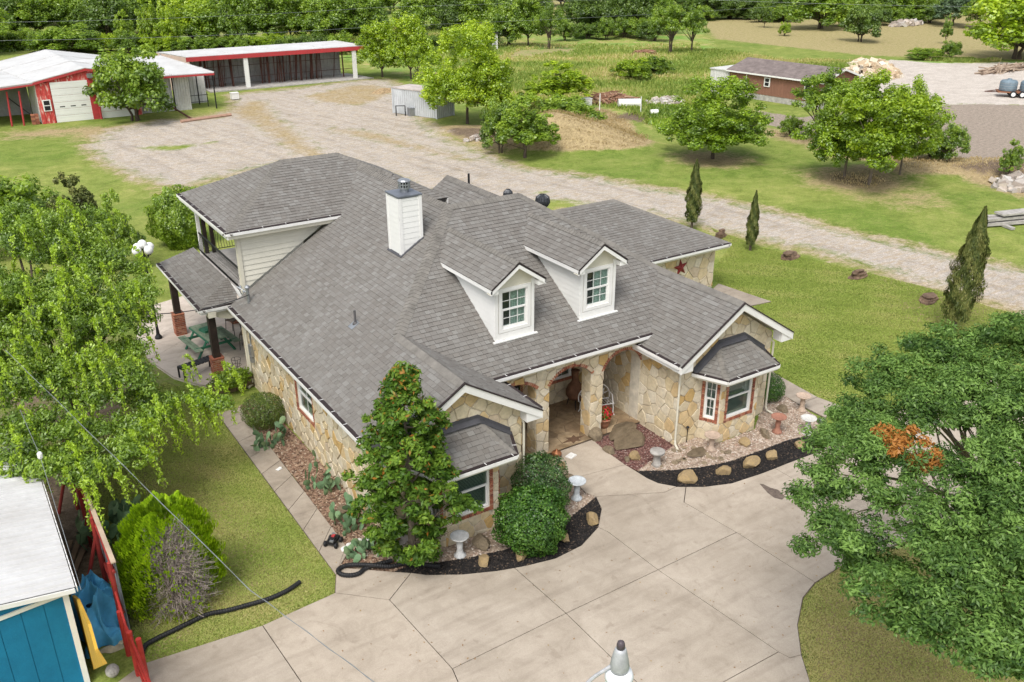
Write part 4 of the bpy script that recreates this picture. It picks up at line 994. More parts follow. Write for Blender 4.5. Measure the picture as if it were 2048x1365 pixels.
def railing(p, q, n, out):
    p, q, out = V3(*p), V3(*q), V3(*out); L = np.linalg.norm(q-p); U = (q-p)/L
    r = MB(); r.fb(p, U, out, Z_, (0, L), (-.025, .025), (.86, .90)); r.fb(p, U, out, Z_, (0, L), (-.012, .012), (.09, .115)); rr = r.build('railing', M_dark, house)
    for i in range(n):
        c = p+U*(L*(i+.5)/n); b = MB()
        b.tube([c+V3(0, 0, z)+out*o for z, o in ((.10, 0), (.22, .07), (.34, .115), (.46, .09), (.58, .02), (.70, -.01), (.88, 0))], .009, 5, False); b.build('baluster', M_dark, rr)
railing((xw+.02, 11.95, 3.24), (xw+.02, 16.95, 3.24), 44, (-1, 0, 0))
railing((xw+.6, 17.05, 3.24), (-7.05, 17.05, 3.24), 16, (0, 1, 0))
# patio posts stay with the house that they carry
def brick_pier(cx, cy, h=.86, w=.40):
    m = MB(); m.box((cx, cy, .1+h/2), (w-.02, w-.02, h)); m.build('pier_core', M_mortar, house)
    z = .115; k = 0
    while z < .1+h-.02:
        for s, (ux, uy) in enumerate(((1, 0), (0, 1), (-1, 0), (0, -1))):
            off = 0 if (k+s) % 2 else .1; a = -w/2
            while a < w/2-.01:
                L_ = (.2 if not (a == -w/2 and off) else .1); b_ = min(a+L_, w/2)
                O = V3(cx, cy, 0)+V3(uy, -ux, 0)*(w/2-.012); bb = MB()
                bb.fb(O, V3(ux, uy, 0), Z_, V3(uy, -ux, 0), (a+.005, b_-.005), (z, z+.056), (0, .02)); BR.add(bb.v, bb.f, None, s in (0, 3)); a = b_
        z += .074; k += 1
    m = MB(); m.box((cx, cy, (.1+h+2.62)/2), (.24, .24, 2.62-.1-h)); m.build('porch_post', M_wood, house)
    m = MB(); m.box((cx, cy, .1+h+.02), (w+.03, w+.03, .04)); m.build('pier_cap', M_brick, house)
for c in ((-10.42, 12.28), (-10.5, 17.2)): brick_pier(*c)
g = G(540, 650, .1); brick_pier(-8.3, 17.2)
m = MB(); m.box((-10.42, 14.9, 2.66), (.26, 5.8, .2)); m.build('porch_beam', M_cream, house)
# cove bracket under the corner of the patio roof
m = MB(); m.prism([(-10.55, 12.2, 2.7), (-9.5, 12.2, 2.7), (-9.5, 12.2, 2.35), (-9.8, 12.2, 2.32), (-10.15, 12.2, 2.42), (-10.35, 12.2, 2.6)], (0, .16, 0)); m.build('bracket', M_cream, house)
# ---------------------------------------------------------------- dormers
def dormer(cx):
    y0, yb, zt, w2, b2 = 2.227, 2.48, 6.203, .914, .665; ze = zt-.691*w2
    zf = lambda y: zP+.624*(y-yPe); yf = lambda z: yPe+(z-zP)/.624
    for s in (-1, 1):
        roof([(cx, y0, zt), (cx+s*w2, y0, ze), (cx+s*w2, yf(ze), ze), (cx, yf(zt), zt)], vis=s < 0, seed=int(100+cx*3+s), th=.03)
        e = V3(cx+s*w2, y0, ze); f2 = V3(cx+s*w2, yf(ze)-.05, ze)
        m = MB(); m.strip(e-V3(0, 0, .02), f2-V3(0, 0, .02), Z_, (s, 0, 0), -.11, -.03); m.build('fascia', M_white, house)
        a, b = V3(cx+s*w2, y0, ze), V3(cx, y0, zt)
        m = MB(); m.prism([a-V3(0, 0, .03), b-V3(0, 0, .03), b-V3(0, 0, .17), a-V3(0, 0, .17)], (0, .03, 0)); m.build('rake_board', M_white, house)
        m = MB(); m.prism([a-V3(0, .003, .02), b-V3(0, .003, .02), b+V3(0, -.003, .022), a+V3(0, -.003, .022)], (0, -.012, 0)); m.build('drip_edge', M_gutin, house)
        m = MB(); m.prism([(cx+s*(w2-.035), y0+.032, ze-.17), (cx+s*(w2-.035), y0+.032, ze-.035), (cx+s*b2, y0+.032, ze-.035), (cx+s*b2, y0+.032, ze-.17)], (0, yb-y0+.1, 0)); m.build('eave_return', M_white, house)
        # cheek
        x = cx+s*b2; zt2 = ze-.03
        cheek = [(yb, zf(yb)-.02), (yf(zt2), zt2), (yb, zt2)]
        siding((x, 0, 0), Y_, Z_, (s, 0, 0), cheek, .16, M_wsiding, dd=.010)
    m = MB(); m.poly([(cx-w2, y0, ze-.165), (cx, y0, zt-.165), (cx, yb+.02, zt-.165), (cx-w2, yb+.02, ze-.165)]); m.poly([(cx+w2, y0, ze-.165), (cx, y0, zt-.165), (cx, yb+.02, zt-.165), (cx+w2, yb+.02, ze-.165)]); m.build('soffit', M_cream, house)
    zb = zf(yb)-.02; r = (cx-.44, cx+.44, zb+.34, zb+1.48)
    m = MB(); m.poly([(cx-b2, yb, zb), (cx+b2, yb, zb), (cx+b2, yb, ze+.1), (cx, yb, zt-.12), (cx-b2, yb, ze+.1)], [[(r[0], yb, r[2]), (r[1], yb, r[2]), (r[1], yb, r[3]), (r[0], yb, r[3])]]); m.build('dormer_front', M_cream, house)
    for a, b, c, d in ((cx-b2, cx-b2+.1, zb, ze), (cx+b2-.1, cx+b2, zb, ze), (r[0]-.1, r[0], r[2]-.1, r[3]+.1), (r[1], r[1]+.1, r[2]-.1, r[3]+.1), (r[0], r[1], r[3], r[3]+.1), (r[0], r[1], r[2]-.1, r[2]), (cx-b2+.1, cx+b2-.1, zb, zb+.22)):
        m = MB(); m.fb((0, yb, 0), X_, Z_, (0, -1, 0), (a, b), (c, d), (0, .028)); m.build('trim_board', M_white, house)
    m = MB(); m.fb((0, yb, 0), X_, Z_, (0, -1, 0), (cx-b2-.09, cx+b2+.09), (zb-.01, zb+.025), (-.02, .11)); m.build('apron', M_white, house)
    window((0, yb, 0), X_, Z_, (0, -1, 0), r, 3, 4, curtain=(cx-.12, cx+.40), deep=.07, brick=False)
    cap((cx, y0, zt), (cx, yf(zt), zt), .12)
dormer(-4.326); dormer(-1.332)
# ---------------------------------------------------------------- chimney
cx0, cx1, cy0, cy1, ct = -5.844, -5.096, 6.49, 7.286, 7.316
siding((cx0, 0, 0), Y_, Z_, (-1, 0, 0), rect(cy0+.07, cy1, zl(cx0)-.03, ct-.05), .17, M_wsiding, dd=.010)
siding((0, cy0, 0), X_, Z_, (0, -1, 0), [(cx0+.07, zl(cx0)), (cx1, zl(cx1)-.03), (cx1, ct-.05), (cx0+.07, ct-.05)], .17, M_wsiding, dd=.010)
sheet('chimney_wall', [[(cx1, cy0, 5.5), (cx1, cy1, 5.5), (cx1, cy1, ct), (cx1, cy0, ct)], [(cx0, cy1, 5.3), (cx1, cy1, 5.3), (cx1, cy1, ct), (cx0, cy1, ct)]], M_wsiding)
m = MB(); m.box((cx0+.03, cy0+.03, (zl(cx0)-.1+ct)/2), (.11, .11, ct-zl(cx0)+.02)); m.box((cx1-.03, cy0+.03, (5.8+ct)/2), (.1, .11, ct-5.8)); m.box((cx0+.03, cy1-.03, (5.4+ct)/2), (.11, .1, ct-5.4)); m.build('corner_board', M_white, house)
m = MB(); m.fb((cx0-.04, cy0-.04, ct-.02), X_, Y_, Z_, (0, cx1-cx0+.08), (0, cy1-cy0+.08), (0, .05)); cc = m.build('chimney_cap', simple('cap_metal', (.23, .25, .29), .5, .2, 3, 20, .1, .5), house)
ccx, ccy = (cx0+cx1)/2+.06, (cy0+cy1)/2+.05
m = MB(); m.lathe((ccx, ccy, ct+.03), [(.13, 0), (.13, .10), (.16, .11)], 18); m.lathe((ccx, ccy, ct+.14), [(.19, 0), (.19, .035)], 20); m.lathe((ccx, ccy, ct+.245), [(.19, 0), (.19, .03)], 20); m.lathe((ccx, ccy, ct+.345), [(.19, 0), (.2, .02), (.17, .06), (.05, .085)], 20)
m.build('flue_cap', M_galv, cc)
for i in range(14):
    t = 6.283*i/14; m = MB(); m.box((ccx+.18*math.cos(t), ccy+.18*math.sin(t), ct+.25), (.03, .012, .22), t+1.57); m.build('flue_slat', M_galv, cc)
m = MB(); m.lathe((ccx, ccy, ct+.1), [(.12, 0), (.12, .27)], 14); m.build('flue_core', M_dark, cc)
m = MB(); m.fb((cx0-.07, cy0-.10, zl(cx0-.07)+.02), V3(1, 0, p_)/math.hypot(1, p_), Y_, V3(-p_, 0, 1)/math.hypot(1, p_), (0, .12), (0, cy1-cy0+.16), (0, .02)); m.fb((cx0-.05, cy0-.09, zl(cx0-.05)+.02), V3(1, 0, p_)/math.hypot(1, p_), Y_, V3(-p_, 0, 1)/math.hypot(1, p_), (0, .95), (0, .09), (0, .015)); m.build('flashing', M_flash, house)
# ---------------------------------------------------------------- pipes and vents
NL = V3(-p_, 0, 1)
a = onP(711, 648, (xLe, 0, zE), NL); m = MB(); m.tube([a, a+V3(0, 0, .42)], .035, 10); m.lathe(a-V3(0, 0, .02), [(.09, 0), (.08, .05), (.045, .08)], 12); v = m.build('vent_pipe', simple('pipe_grey', (.12, .115, .115), .6, .2), house)
m = MB(); m.fb(a+V3(-.18, -.14, -.10), V3(1, 0, p_)/math.hypot(1, p_), Y_, V3(-p_, 0, 1)/math.hypot(1, p_), (0, .3), (0, .28), (0, .018)); m.build('pipe_flashing', M_galv, v)
a = onP(498, 606, (xLe, 0, zE), NL); m = MB(); m.tube([a-V3(0, 0, .3), a+V3(0, 0, .55)], .05, 10); m.lathe(a+V3(0, 0, .5), [(.07, 0), (.09, .05), (.05, .12)], 12); v = m.build('service_mast', M_galv, house)
m = MB(); m.lathe(a+V3(-.1, .1, .35), [(.03, 0), (.05, .03), (.03, .08)], 10); m.lathe(a+V3(-.16, .2, .5), [(.03, 0), (.05, .03), (.03, .08)], 10); m.tube([a+V3(-.05, 0, .4), a+V3(-.25, .25, .55), a+V3(-.1, .35, .2), a+V3(.05, .3, .35)], .018, 6); m.build('insulator', M_galv, v)
def turbine(px_, py_, z, r, nm='turbine_vent'):
    a = G(px_, py_, z); m = MB(); m.lathe(a-V3(0, 0, .5), [(r*.7, 0), (r*.62, .55)], 16); b = m.build(nm, M_turb, house)
    m = MB(); m.lathe(a, [(r*.7, .02), (r, .14), (r*1.05, .24), (r*.9, .36), (r*.45, .44)], 16); m.build('turbine_core', M_turb, b)
    for i in range(16):
        t = 6.283*i/16; c, s = math.cos(t), math.sin(t); m = MB()
        m.tube([a+V3(c*r*.75, s*r*.75, .03), a+V3(c*r*1.1, s*r*1.1, .18), a+V3(c*r*.98, s*r*.98, .36), a+V3(c*r*.4, s*r*.4, .46)], .02, 4, False); m.build('turbine_fin', M_turb, b)
M_turb = simple('turbine_metal', (.075, .08, .088), .4, .2, 4, 20, .1, .5)
turbine(1085, 414, 5.45, .24); turbine(1016, 404, 5.6, .16)
a = G(938, 378, 5.2); m = MB(); m.tube([a-V3(0, 0, .6), a+V3(0, 0, .62)], .045, 8); m.build('vent_pipe', M_dark, house)
# downspouts
def downspout(x, y, zt, dx, dy):
    m = MB(); m.tube([(x-dx*.35, y-dy*.3, zt+.08), (x-dx*.1, y-dy*.08, zt), (x, y, zt-.12), (x, y, .25), (x+dx*.03, y+dy*.05, .12), (x+dx*.10, y+dy*.25, .06)], .034, 8); m.build('downspout', M_cream, house)
downspout(.0, .05, 2.7, -1, -1); downspout(4.0, .05, 2.7, 1, -1); downspout(-5.62, .05, 2.7, .5, -1)
m = MB(); m.tube([(-9.56, 11.3, 2.75), (-9.56, 11.3, .1), (-9.75, 11.2, .05)], .045, 8); m.tube([(-9.54, 11.62, 2.75), (-9.54, 11.62, .1)], .035, 8); m.build('downspout', M_cream, house)
m = MB(); m.box((-9.56, 10.9, 1.55), (.12, .26, .42)); m.box((-9.57, 10.9, 1.2), (.10, .18, .18)); m.tube([(-9.55, 10.9, 1.7), (-9.55, 10.9, 2.8)], .025, 8); m.build('electric_meter', M_galv, house)
# red star
a = onY(1362, 536, 9.25); m = MB(); n5 = []
for i in range(10):
    t = math.pi/2+i*math.pi/5+.12; r = .42 if i % 2 == 0 else .17; n5.append(a+V3(r*math.cos(t), .02, r*math.sin(t)))
m.add(n5+[a+V3(0, -.10, 0)], [(i, (i+1) % 10, 10) for i in range(10)]); star = m.build('metal_star', simple('star_red', (.28, .035, .035), .5, .3), None); tag(star, 'dull red five-pointed metal star hung on the far stone garage wall', 'star')
SH.finish(); ST.finish(); BR.finish()
# ================================================================== VEGETATION
def leaf_mat(name, dark, mid, light, trans=.35, gloss=.06, accent=None):
    m, n, l = newmat(name)
    a = attr(n, 'rnd'); t = attr(n, 'tone')
    oi = n.new('ShaderNodeObjectInfo')
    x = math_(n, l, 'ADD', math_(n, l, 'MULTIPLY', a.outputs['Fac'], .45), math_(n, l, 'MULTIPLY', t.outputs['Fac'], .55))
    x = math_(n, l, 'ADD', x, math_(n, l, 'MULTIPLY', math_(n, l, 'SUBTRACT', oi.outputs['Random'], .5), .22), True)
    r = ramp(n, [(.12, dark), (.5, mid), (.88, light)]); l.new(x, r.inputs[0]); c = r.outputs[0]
    if accent:
        s = attr(n, 'acc'); c = mixc(n, l, s.outputs['Fac'], c, accent)
    d = n.new('ShaderNodeBsdfDiffuse'); tr = n.new('ShaderNodeBsdfTranslucent'); g = n.new('ShaderNodeBsdfGlossy'); g.inputs['Roughness'].default_value = .45
    l.new(c, d.inputs[0]); c2 = mixc(n, l, .5, c, mixc(n, l, 1., c, (1.5, 1.35, .5), 'MULTIPLY')); l.new(c2, tr.inputs[0])
    s1 = n.new('ShaderNodeMixShader'); s1.inputs[0].default_value = trans; l.new(d.outputs[0], s1.inputs[1]); l.new(tr.outputs[0], s1.inputs[2])
    s2 = n.new('ShaderNodeMixShader'); s2.inputs[0].default_value = gloss; l.new(s1.outputs[0], s2.inputs[1]); l.new(g.outputs[0], s2.inputs[2])
    o = n.new('ShaderNodeOutputMaterial'); l.new(s2.outputs[0], o.inputs[0]); MATS[name] = m; return m
L_mid = leaf_mat('leaves_mid_green', (.07, .13, .012), (.18, .30, .022), (.36, .50, .045), .45)
L_lime = leaf_mat('leaves_lime', (.11, .19, .008), (.28, .42, .015), (.50, .64, .03), .45)
L_dark = leaf_mat('leaves_dark', (.05, .095, .014), (.12, .205, .028), (.24, .36, .05), .42)
L_oak = leaf_mat('leaves_oak', (.032, .078, .016), (.10, .19, .038), (.24, .39, .09), .35, .02, accent=(.46, .21, .05))
L_weep = leaf_mat('leaves_weeping', (.065, .125, .012), (.175, .295, .022), (.32, .46, .04), accent=(.45, .63, .035))
L_mag = leaf_mat('leaves_magnolia', (.035, .085, .008), (.095, .18, .018), (.21, .32, .035), .2, .02, accent=(.34, .15, .025))
L_holly = leaf_mat('leaves_holly', (.022, .07, .010), (.06, .15, .018), (.15, .29, .035), .2, .04)
L_holly2 = leaf_mat('leaves_holly_dark', (.018, .05, .012), (.045, .11, .022), (.12, .22, .045), .2, .05)
L_box = leaf_mat('leaves_boxwood', (.05, .09, .012), (.10, .16, .02), (.18, .25, .035), .2, .06)
L_arb = leaf_mat('leaves_arborvitae', (.10, .19, .008), (.24, .40, .012), (.42, .60, .02), .3, .02)
L_cyp = leaf_mat('leaves_cypress', (.045, .065, .018), (.11, .135, .035), (.22, .22, .07), .15, .02)
L_grey = leaf_mat('leaves_silver', (.06, .11, .05), (.14, .22, .11), (.27, .36, .20), .3, .05)
L_grass = leaf_mat('grass_blades', (.20, .29, .06), (.38, .44, .12), (.62, .52, .27), .45, .01)
L_straw = leaf_mat('straw_blades', (.34, .26, .14), (.52, .41, .23), (.64, .52, .32), .4, .01)
L_leafy = leaf_mat('leaves_fresh', (.07, .13, .008), (.20, .33, .015), (.38, .53, .03), .42)
M_dead = simple('dead_twigs', (.50, .42, .37), .95, .4, 6, 30)
M_bark = simple('bark', (.15, .115, .085), .95, .4, 3, 22, .8, bdist=.03)
M_barkl = simple('bark_pale', (.27, .22, .17), .95, .35, 3, 22, .6, bdist=.03)

def quads_mesh(name, C, T, Bv, mat, parent=None, rnd=None, tone=None, acc=None, pointed=True):
    """leaf blades: centre, half-length and half-width vectors"""
    n = len(C)
    if pointed: V = np.stack([C-T, C+Bv-T*.1, C+T, C-Bv-T*.1], 1)
    else: V = np.stack([C-T-Bv, C-T+Bv, C+T+Bv, C+T-Bv], 1)
    me = bpy.data.meshes.new(name)
    me.vertices.add(4*n); me.vertices.foreach_set('co', V.astype(np.float32).ravel())
    me.loops.add(4*n); me.loops.foreach_set('vertex_index', np.arange(4*n, dtype=np.int32))
    me.polygons.add(n); me.polygons.foreach_set('loop_start', np.arange(0, 4*n, 4, dtype=np.int32)); me.polygons.foreach_set('loop_total', np.full(n, 4, np.int32))
    for an, av in (('rnd', rng.random(n) if rnd is None else rnd), ('tone', np.full(n, .5) if tone is None else tone), ('acc', acc)):
        if av is None: continue
        a = me.attributes.new(an, 'FLOAT', 'FACE'); a.data.foreach_set('value', np.asarray(av, dtype=np.float32))
    me.update(); me.materials.append(mat)
    o = bpy.data.objects.new(name, me); COL.objects.link(o)
    if parent: o.parent = parent
    return o
def unit(n): v = rng.normal(size=(n, 3)); return v/np.linalg.norm(v, axis=1)[:, None]
def orient(nrm, L, Wd, droop=0.):
    """leaf vectors for given normals"""
    r = unit(len(nrm)); t = np.cross(nrm, r); t /= np.linalg.norm(t, axis=1)[:, None]+1e-9
    t[:, 2] -= droop; t /= np.linalg.norm(t, axis=1)[:, None]+1e-9
    b = np.cross(nrm, t); b /= np.linalg.norm(b, axis=1)[:, None]+1e-9
    k = rng.uniform(.65, 1.3, len(nrm))[:, None]
    return t*L*k/2, b*Wd*k/2
def cloud(centres, radii, n, L, Wd, flat=.75, shell=.45, up=.6, droop=0., tones=None, jit=.25):
    centres = np.array(centres); radii = np.array(radii); p = radii**2; p = p/p.sum()
    k = rng.choice(len(centres), n, p=p); d = unit(n); d[:, 2] = np.where(d[:, 2] < 0, d[:, 2]*.6, d[:, 2])
    r = rng.random(n)**shell
    C = centres[k]+d*np.array([1, 1, flat])*(radii[k]*r)[:, None]
    nr = d*.7+np.array([0, 0, up])+unit(n)*.65; nr /= np.linalg.norm(nr, axis=1)[:, None]
    T, Bv = orient(nr, L, Wd, droop)
    tn = (rng.random(len(centres)) if tones is None else np.array(tones))[k]
    tn = np.clip(tn+rng.normal(0, .08, n), 0, 1)
    return C, T, Bv, tn, k
def clumps(lobes, m, r0, r1, inner=.55):
    """clump centres spread through lobes = (centre, radii); most near the surface"""
    out = []; rad = []
    vol = np.array([l[1][0]*l[1][1]*l[1][2] for l in lobes])**.67; vol /= vol.sum()
    for i in rng.choice(len(lobes), m, p=vol):
        c, R = lobes[i]; d = unit(1)[0]
        if d[2] < -.45: d[2] *= -.6
        out.append(np.array(c)+d*np.array(R)*rng.uniform(inner, 1.02)); rad.append(rng.uniform(r0, r1))
    return np.array(out), np.array(rad)
def limbs(b, base, targets, r0, sag=.12, k=5, n=6):
    base = np.array(base, float)
    for t in targets:
        t = np.array(t, float); mid = base*.5+t*.5+np.array([0, 0, np.linalg.norm(t-base)*sag])+rng.normal(0, .05, 3)*np.linalg.norm(t-base)
        pts = [base*(1-s)**2+mid*2*s*(1-s)+t*s*s for s in np.linspace(0, 1, k)]
        b.tube(pts, [r0*(1-.85*s) for s in np.linspace(0, 1, k)], n, False)

def proto_tree(kind, seed):
    """unit-size tree (height 1, crown width about 1): trunk mesh and crown mesh"""
    global rng
    keep = rng; rng = np.random.default_rng(seed)
    b = MB(); R = rng
    if kind == 'round':
        lobes = [((0, 0, .56), (.42, .42, .40)), ((.22, .1, .40), (.30, .30, .34)), ((-.2, -.12, .38), (.32, .3, .34)), ((.02, .05, .78), (.28, .28, .20)), ((-.1, .22, .38), (.3, .27, .32)), ((.1, -.24, .34), (.3, .26, .30))]
        c, r = clumps(lobes, 135, .06, .11); n, L = 16000, .038
    elif kind == 'tall':
        lobes = [((0, 0, .60), (.34, .34, .38)), ((.16, .1, .36), (.34, .32, .32)), ((-.18, 0, .34), (.32, .32, .32)), ((.03, 0, .86), (.2, .2, .14))]
        c, r = clumps(lobes, 115, .055, .10); n, L = 12500, .034
    elif kind == 'open':
        lobes = [((0, 0, .70), (.34, .34, .28)), ((.27, .06, .58), (.24, .24, .22)), ((-.25, -.08, .60), (.25, .25, .22)), ((.02, -.24, .54), (.24, .24, .22)), ((.0, .25, .56), (.24, .24, .22))]
        c, r = clumps(lobes, 75, .05, .09, .4); n, L = 8500, .034
    elif kind == 'bush':
        lobes = [((0, 0, .42), (.46, .46, .48)), ((.25, .1, .3), (.32, .32, .36)), ((-.25, .05, .34), (.32, .32, .36)), ((.0, -.2, .30), (.38, .33, .36))]
        c, r = clumps(lobes, 90, .07, .12); n, L = 10500, .045
    elif kind == 'feather':
        lobes = [((0, 0, .5), (.34, .34, .48)), ((.18, .05, .34), (.3, .3, .32)), ((-.16, -.05, .36), (.3, .3, .34)), ((.05, .0, .84), (.17, .17, .16))]
        c, r = clumps(lobes, 140, .035, .075); n, L = 12000, .036
    elif kind == 'big':
        lobes = [((0, 0, .54), (.38, .38, .44)), ((.24, .05, .38), (.27, .27, .34)), ((-.24, .08, .36), (.27, .27, .32)), ((0, 0, .28), (.40, .40, .20)), ((.05, -.22, .34), (.30, .27, .28)), ((.0, .05, .80), (.25, .25, .19)), ((.12, .22, .40), (.27, .27, .32)), ((-.14, -.16, .30), (.30, .30, .24)), ((.26, -.12, .30), (.22, .22, .22))]
        c, r = clumps(lobes, 270, .04, .08); n, L = 46000, .0235
    elif kind == 'leggy':
        lobes = [((0, 0, .58), (.38, .38, .38)), ((0, 0, .34), (.36, .36, .2)), ((.28, .05, .46), (.24, .24, .30)), ((-.27, -.04, .42), (.24, .24, .30)), ((.1, -.22, .36), (.30, .26, .28)), ((.34, .0, .74), (.17, .17, .13)), ((-.05, .0, .86), (.2, .2, .13)), ((-.1, .2, .36), (.28, .28, .26))]
        c, r = clumps(lobes, 230, .04, .08, .5); n, L = 38000, .0235
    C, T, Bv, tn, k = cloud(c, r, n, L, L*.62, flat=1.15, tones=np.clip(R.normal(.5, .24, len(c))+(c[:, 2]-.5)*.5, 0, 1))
    h0 = .26 if kind in ('open', 'leggy', 'big') else .16
    stems = [(0, 0)] if kind in ('tall', 'round', 'feather', 'big', 'leggy') else [(-.02, 0), (.03, .02), (.0, -.03)][:2 if kind != 'bush' else 3]
    for sx, sy in stems:
        b.tube([(sx*1.5, sy*1.5, -.02), (sx*1.2, sy, h0*.5), (sx*2+.01, sy*2, h0), (sx*3, sy*3, .55)], [(.024 if kind not in ('big', 'leggy') else .017)*q for q in (1, .75, .62, .25)], 6, False)
        limbs(b, (sx*1.8, sy*1.8, h0*.9), c[R.choice(len(c), 7, replace=False)], .010, .05, 4, 5)
    crown = quads_mesh('crown', C, T, Bv, L_mid, None, None, tn); tr = b.build('trunk', M_bark)
    rng = keep
    crown.data.name = 'crown_'+kind; return tr, crown
PROTO = {}
for i, k in enumerate(('round', 'tall', 'open', 'bush', 'feather', 'big', 'leggy')): PROTO[k] = proto_tree(k, 100+i)
for k, (t, c) in list(PROTO.items()):
    for o in (t, c): COL.objects.unlink(o)
def tree(kind, name, label, cat, loc, w, h, leaf, rz=0., group=None, bark=None):
    root = thing(name, label, cat, loc, rz, group); root.scale = (w, w, h)
    for o, nm in zip(PROTO[kind], ('trunk', 'crown')):
        c = o.copy(); c.name = nm; COL.objects.link(c); c.parent = root
        if nm == 'crown': c.material_slots[0].link = 'OBJECT'; c.material_slots[0].material = leaf
        elif bark: c.material_slots[0].link = 'OBJECT'; c.material_slots[0].material = bark
    return root
def tree_px(kind, x, yb, yt, wpx, leaf, label, name='tree', cat='tree', group=None, bark=None, hk=1.0):
    """tree whose foot, top and width are read off the photograph at its ground position"""
    g = GP(x, yb); mpp = D(g)/FPX
    d = g-CAM; elev = math.atan2(-d[2], math.hypot(d[0], d[1])); h = (yb-yt)*mpp/math.cos(elev)*hk; w = wpx*mpp*1.12; h *= 1.08
    return tree(kind, name, label, cat, g-np.array([0, 0, .05]), w, h, leaf, rng.uniform(0, 6.28), group, bark)
# --- individual trees in the middle distance
tree_px('big', 1425, 318, 174, 196, L_leafy, 'round dense green tree standing alone on the lawn in front of the brown cabin', bark=M_bark)
tree_px('big', 1688, 355, 192, 160, L_leafy, 'left tree of the close lime pair on the lawn edge by the dark soil', bark=M_barkl)
tree_px('leggy', 1738, 370, 190, 200, L_lime, 'wide loose tree leaning right of the close lime pair on the lawn edge', bark=M_barkl)
tree_px('leggy', 1800, 345, 190, 120, L_lime, 'thin lime tree spreading over the soil at the right end of the close pair', bark=M_barkl)
tree_px('open', 1640, 285, 160, 130, L_mid, 'small loose green tree against the front of the brown cabin')
tree_px('big', 935, 248, 72, 180, L_lime, 'large lime green tree right of the grey shipping container', bark=M_bark)
tree_px('feather', 1050, 282, 168, 150, L_mid, 'leaning feathery green tree growing out of the dry grass mound')
tree_px('bush', 1000, 290, 180, 70, L_mid, 'narrow green shrub at the left foot of the dry grass mound', 'shrub', 'shrub')
tree_px('bush', 1130, 255, 190, 110, L_mid, 'low green bush on top of the dry grass mound', 'shrub', 'shrub')
tree_px('feather', 1120, 215, 135, 160, L_lime, 'pale lime thicket behind the small dark cypress', 'shrub', 'shrub')
tree_px('bush', 272, 242, 108, 128, L_mid, 'dense round tree hiding the right garage door of the red shed')
tree_px('round', 765, 155, 60, 95, L_lime, 'lime tree at the right end of the long open shed')
tree_px('round', 822, 158, 48, 92, L_lime, 'taller lime tree right of the long open shed')
tree_px('open', 835, 165, 104, 42, L_lime, 'small lime sapling in front of the two trees by the long shed')
tree_px('open', 1340, 108, 20, 85, L_mid, 'small two-stemmed tree in the weedy field, left one of two')
tree_px('open', 1382, 106, 30, 70, L_mid, 'small tree in the weedy field, right one of two')
tree_px('open', 1098, 98, 22, 62, L_mid, 'thin sapling with bare trunk at the field edge')
tree_px('tall', 1528, 56, 10, 28, L_mid, 'slim young tree at the edge of the hay meadow')
tree_px('bush', 1569, 72, 46, 22, L_lime, 'tiny bush alone in the hay meadow', 'shrub', 'shrub')
tree_px('bush', 1640, 58, -22, 108, L_mid, 'large round tree at the back edge of the hay meadow')
tree_px('bush', 1720, 84, 12, 62, L_dark, 'dark tree with pale blossom tips in the hay meadow')
tree_px('feather', 1890, 88, 42, 24, L_mid, 'slender sapling rising from a hedge by the hay meadow')
tree_px('bush', 1900, 118, 86, 36, L_mid, 'round bush at the foot of the slender sapling', 'shrub', 'shrub')
tree_px('bush', 1850, 118, 98, 60, L_mid, 'low scrub left of the round bush by the pale dirt lot', 'shrub', 'shrub')
tree_px('bush', 2030, 118, -6, 150, L_lime, 'big lime tree at the right edge beyond the dirt lot')
tree_px('feather', 1905, 52, -8, 90, L_grey, 'silvery willow behind the hay meadow')
tree_px('round', 1958, 58, -5, 62, L_mid, 'green tree between the silvery willow and the big lime tree')
tree_px('bush', 1895, 328, 258, 55, L_mid, 'upright green bush on the bank below the dark soil', 'shrub', 'shrub')
tree_px('bush', 1862, 320, 280, 62, L_mid, 'low spreading bush on the bank left of the upright bush', 'shrub', 'shrub')
tree_px('feather', 2018, 345, 282, 50, L_mid, 'young tree on the bank beside the rubble at the right edge')
tree_px('bush', 1580, 272, 232, 40, L_mid, 'straggly bush by the dark soil between the two lawn trees', 'shrub', 'shrub')
tree_px('bush', 1265, 160, 118, 70, L_lime, 'lime scrub in the weedy field left of the brown cabin', 'shrub', 'shrub')
tree_px('bush', 1310, 150, 112, 60, L_mid, 'green scrub in the weedy field next to the lime scrub', 'shrub', 'shrub')
tree_px('feather', 255, 102, 38, 48, L_lime, 'leftmost of three pale willow trees behind the red shed')
tree_px('feather', 303, 102, 12, 52, L_lime, 'middle one of three pale willow trees behind the red shed')
tree_px('feather', 347, 104, 12, 58, L_lime, 'right one of three pale willow trees behind the red shed')
tree_px('bush', 140, 108, 58, 100, L_mid, 'leafy bush above the roof of the red shed', 'shrub', 'shrub')
tree_px('bush', 60, 98, 62, 60, L_mid, 'low bush left of the leafy one above the shed roof', 'shrub', 'shrub')
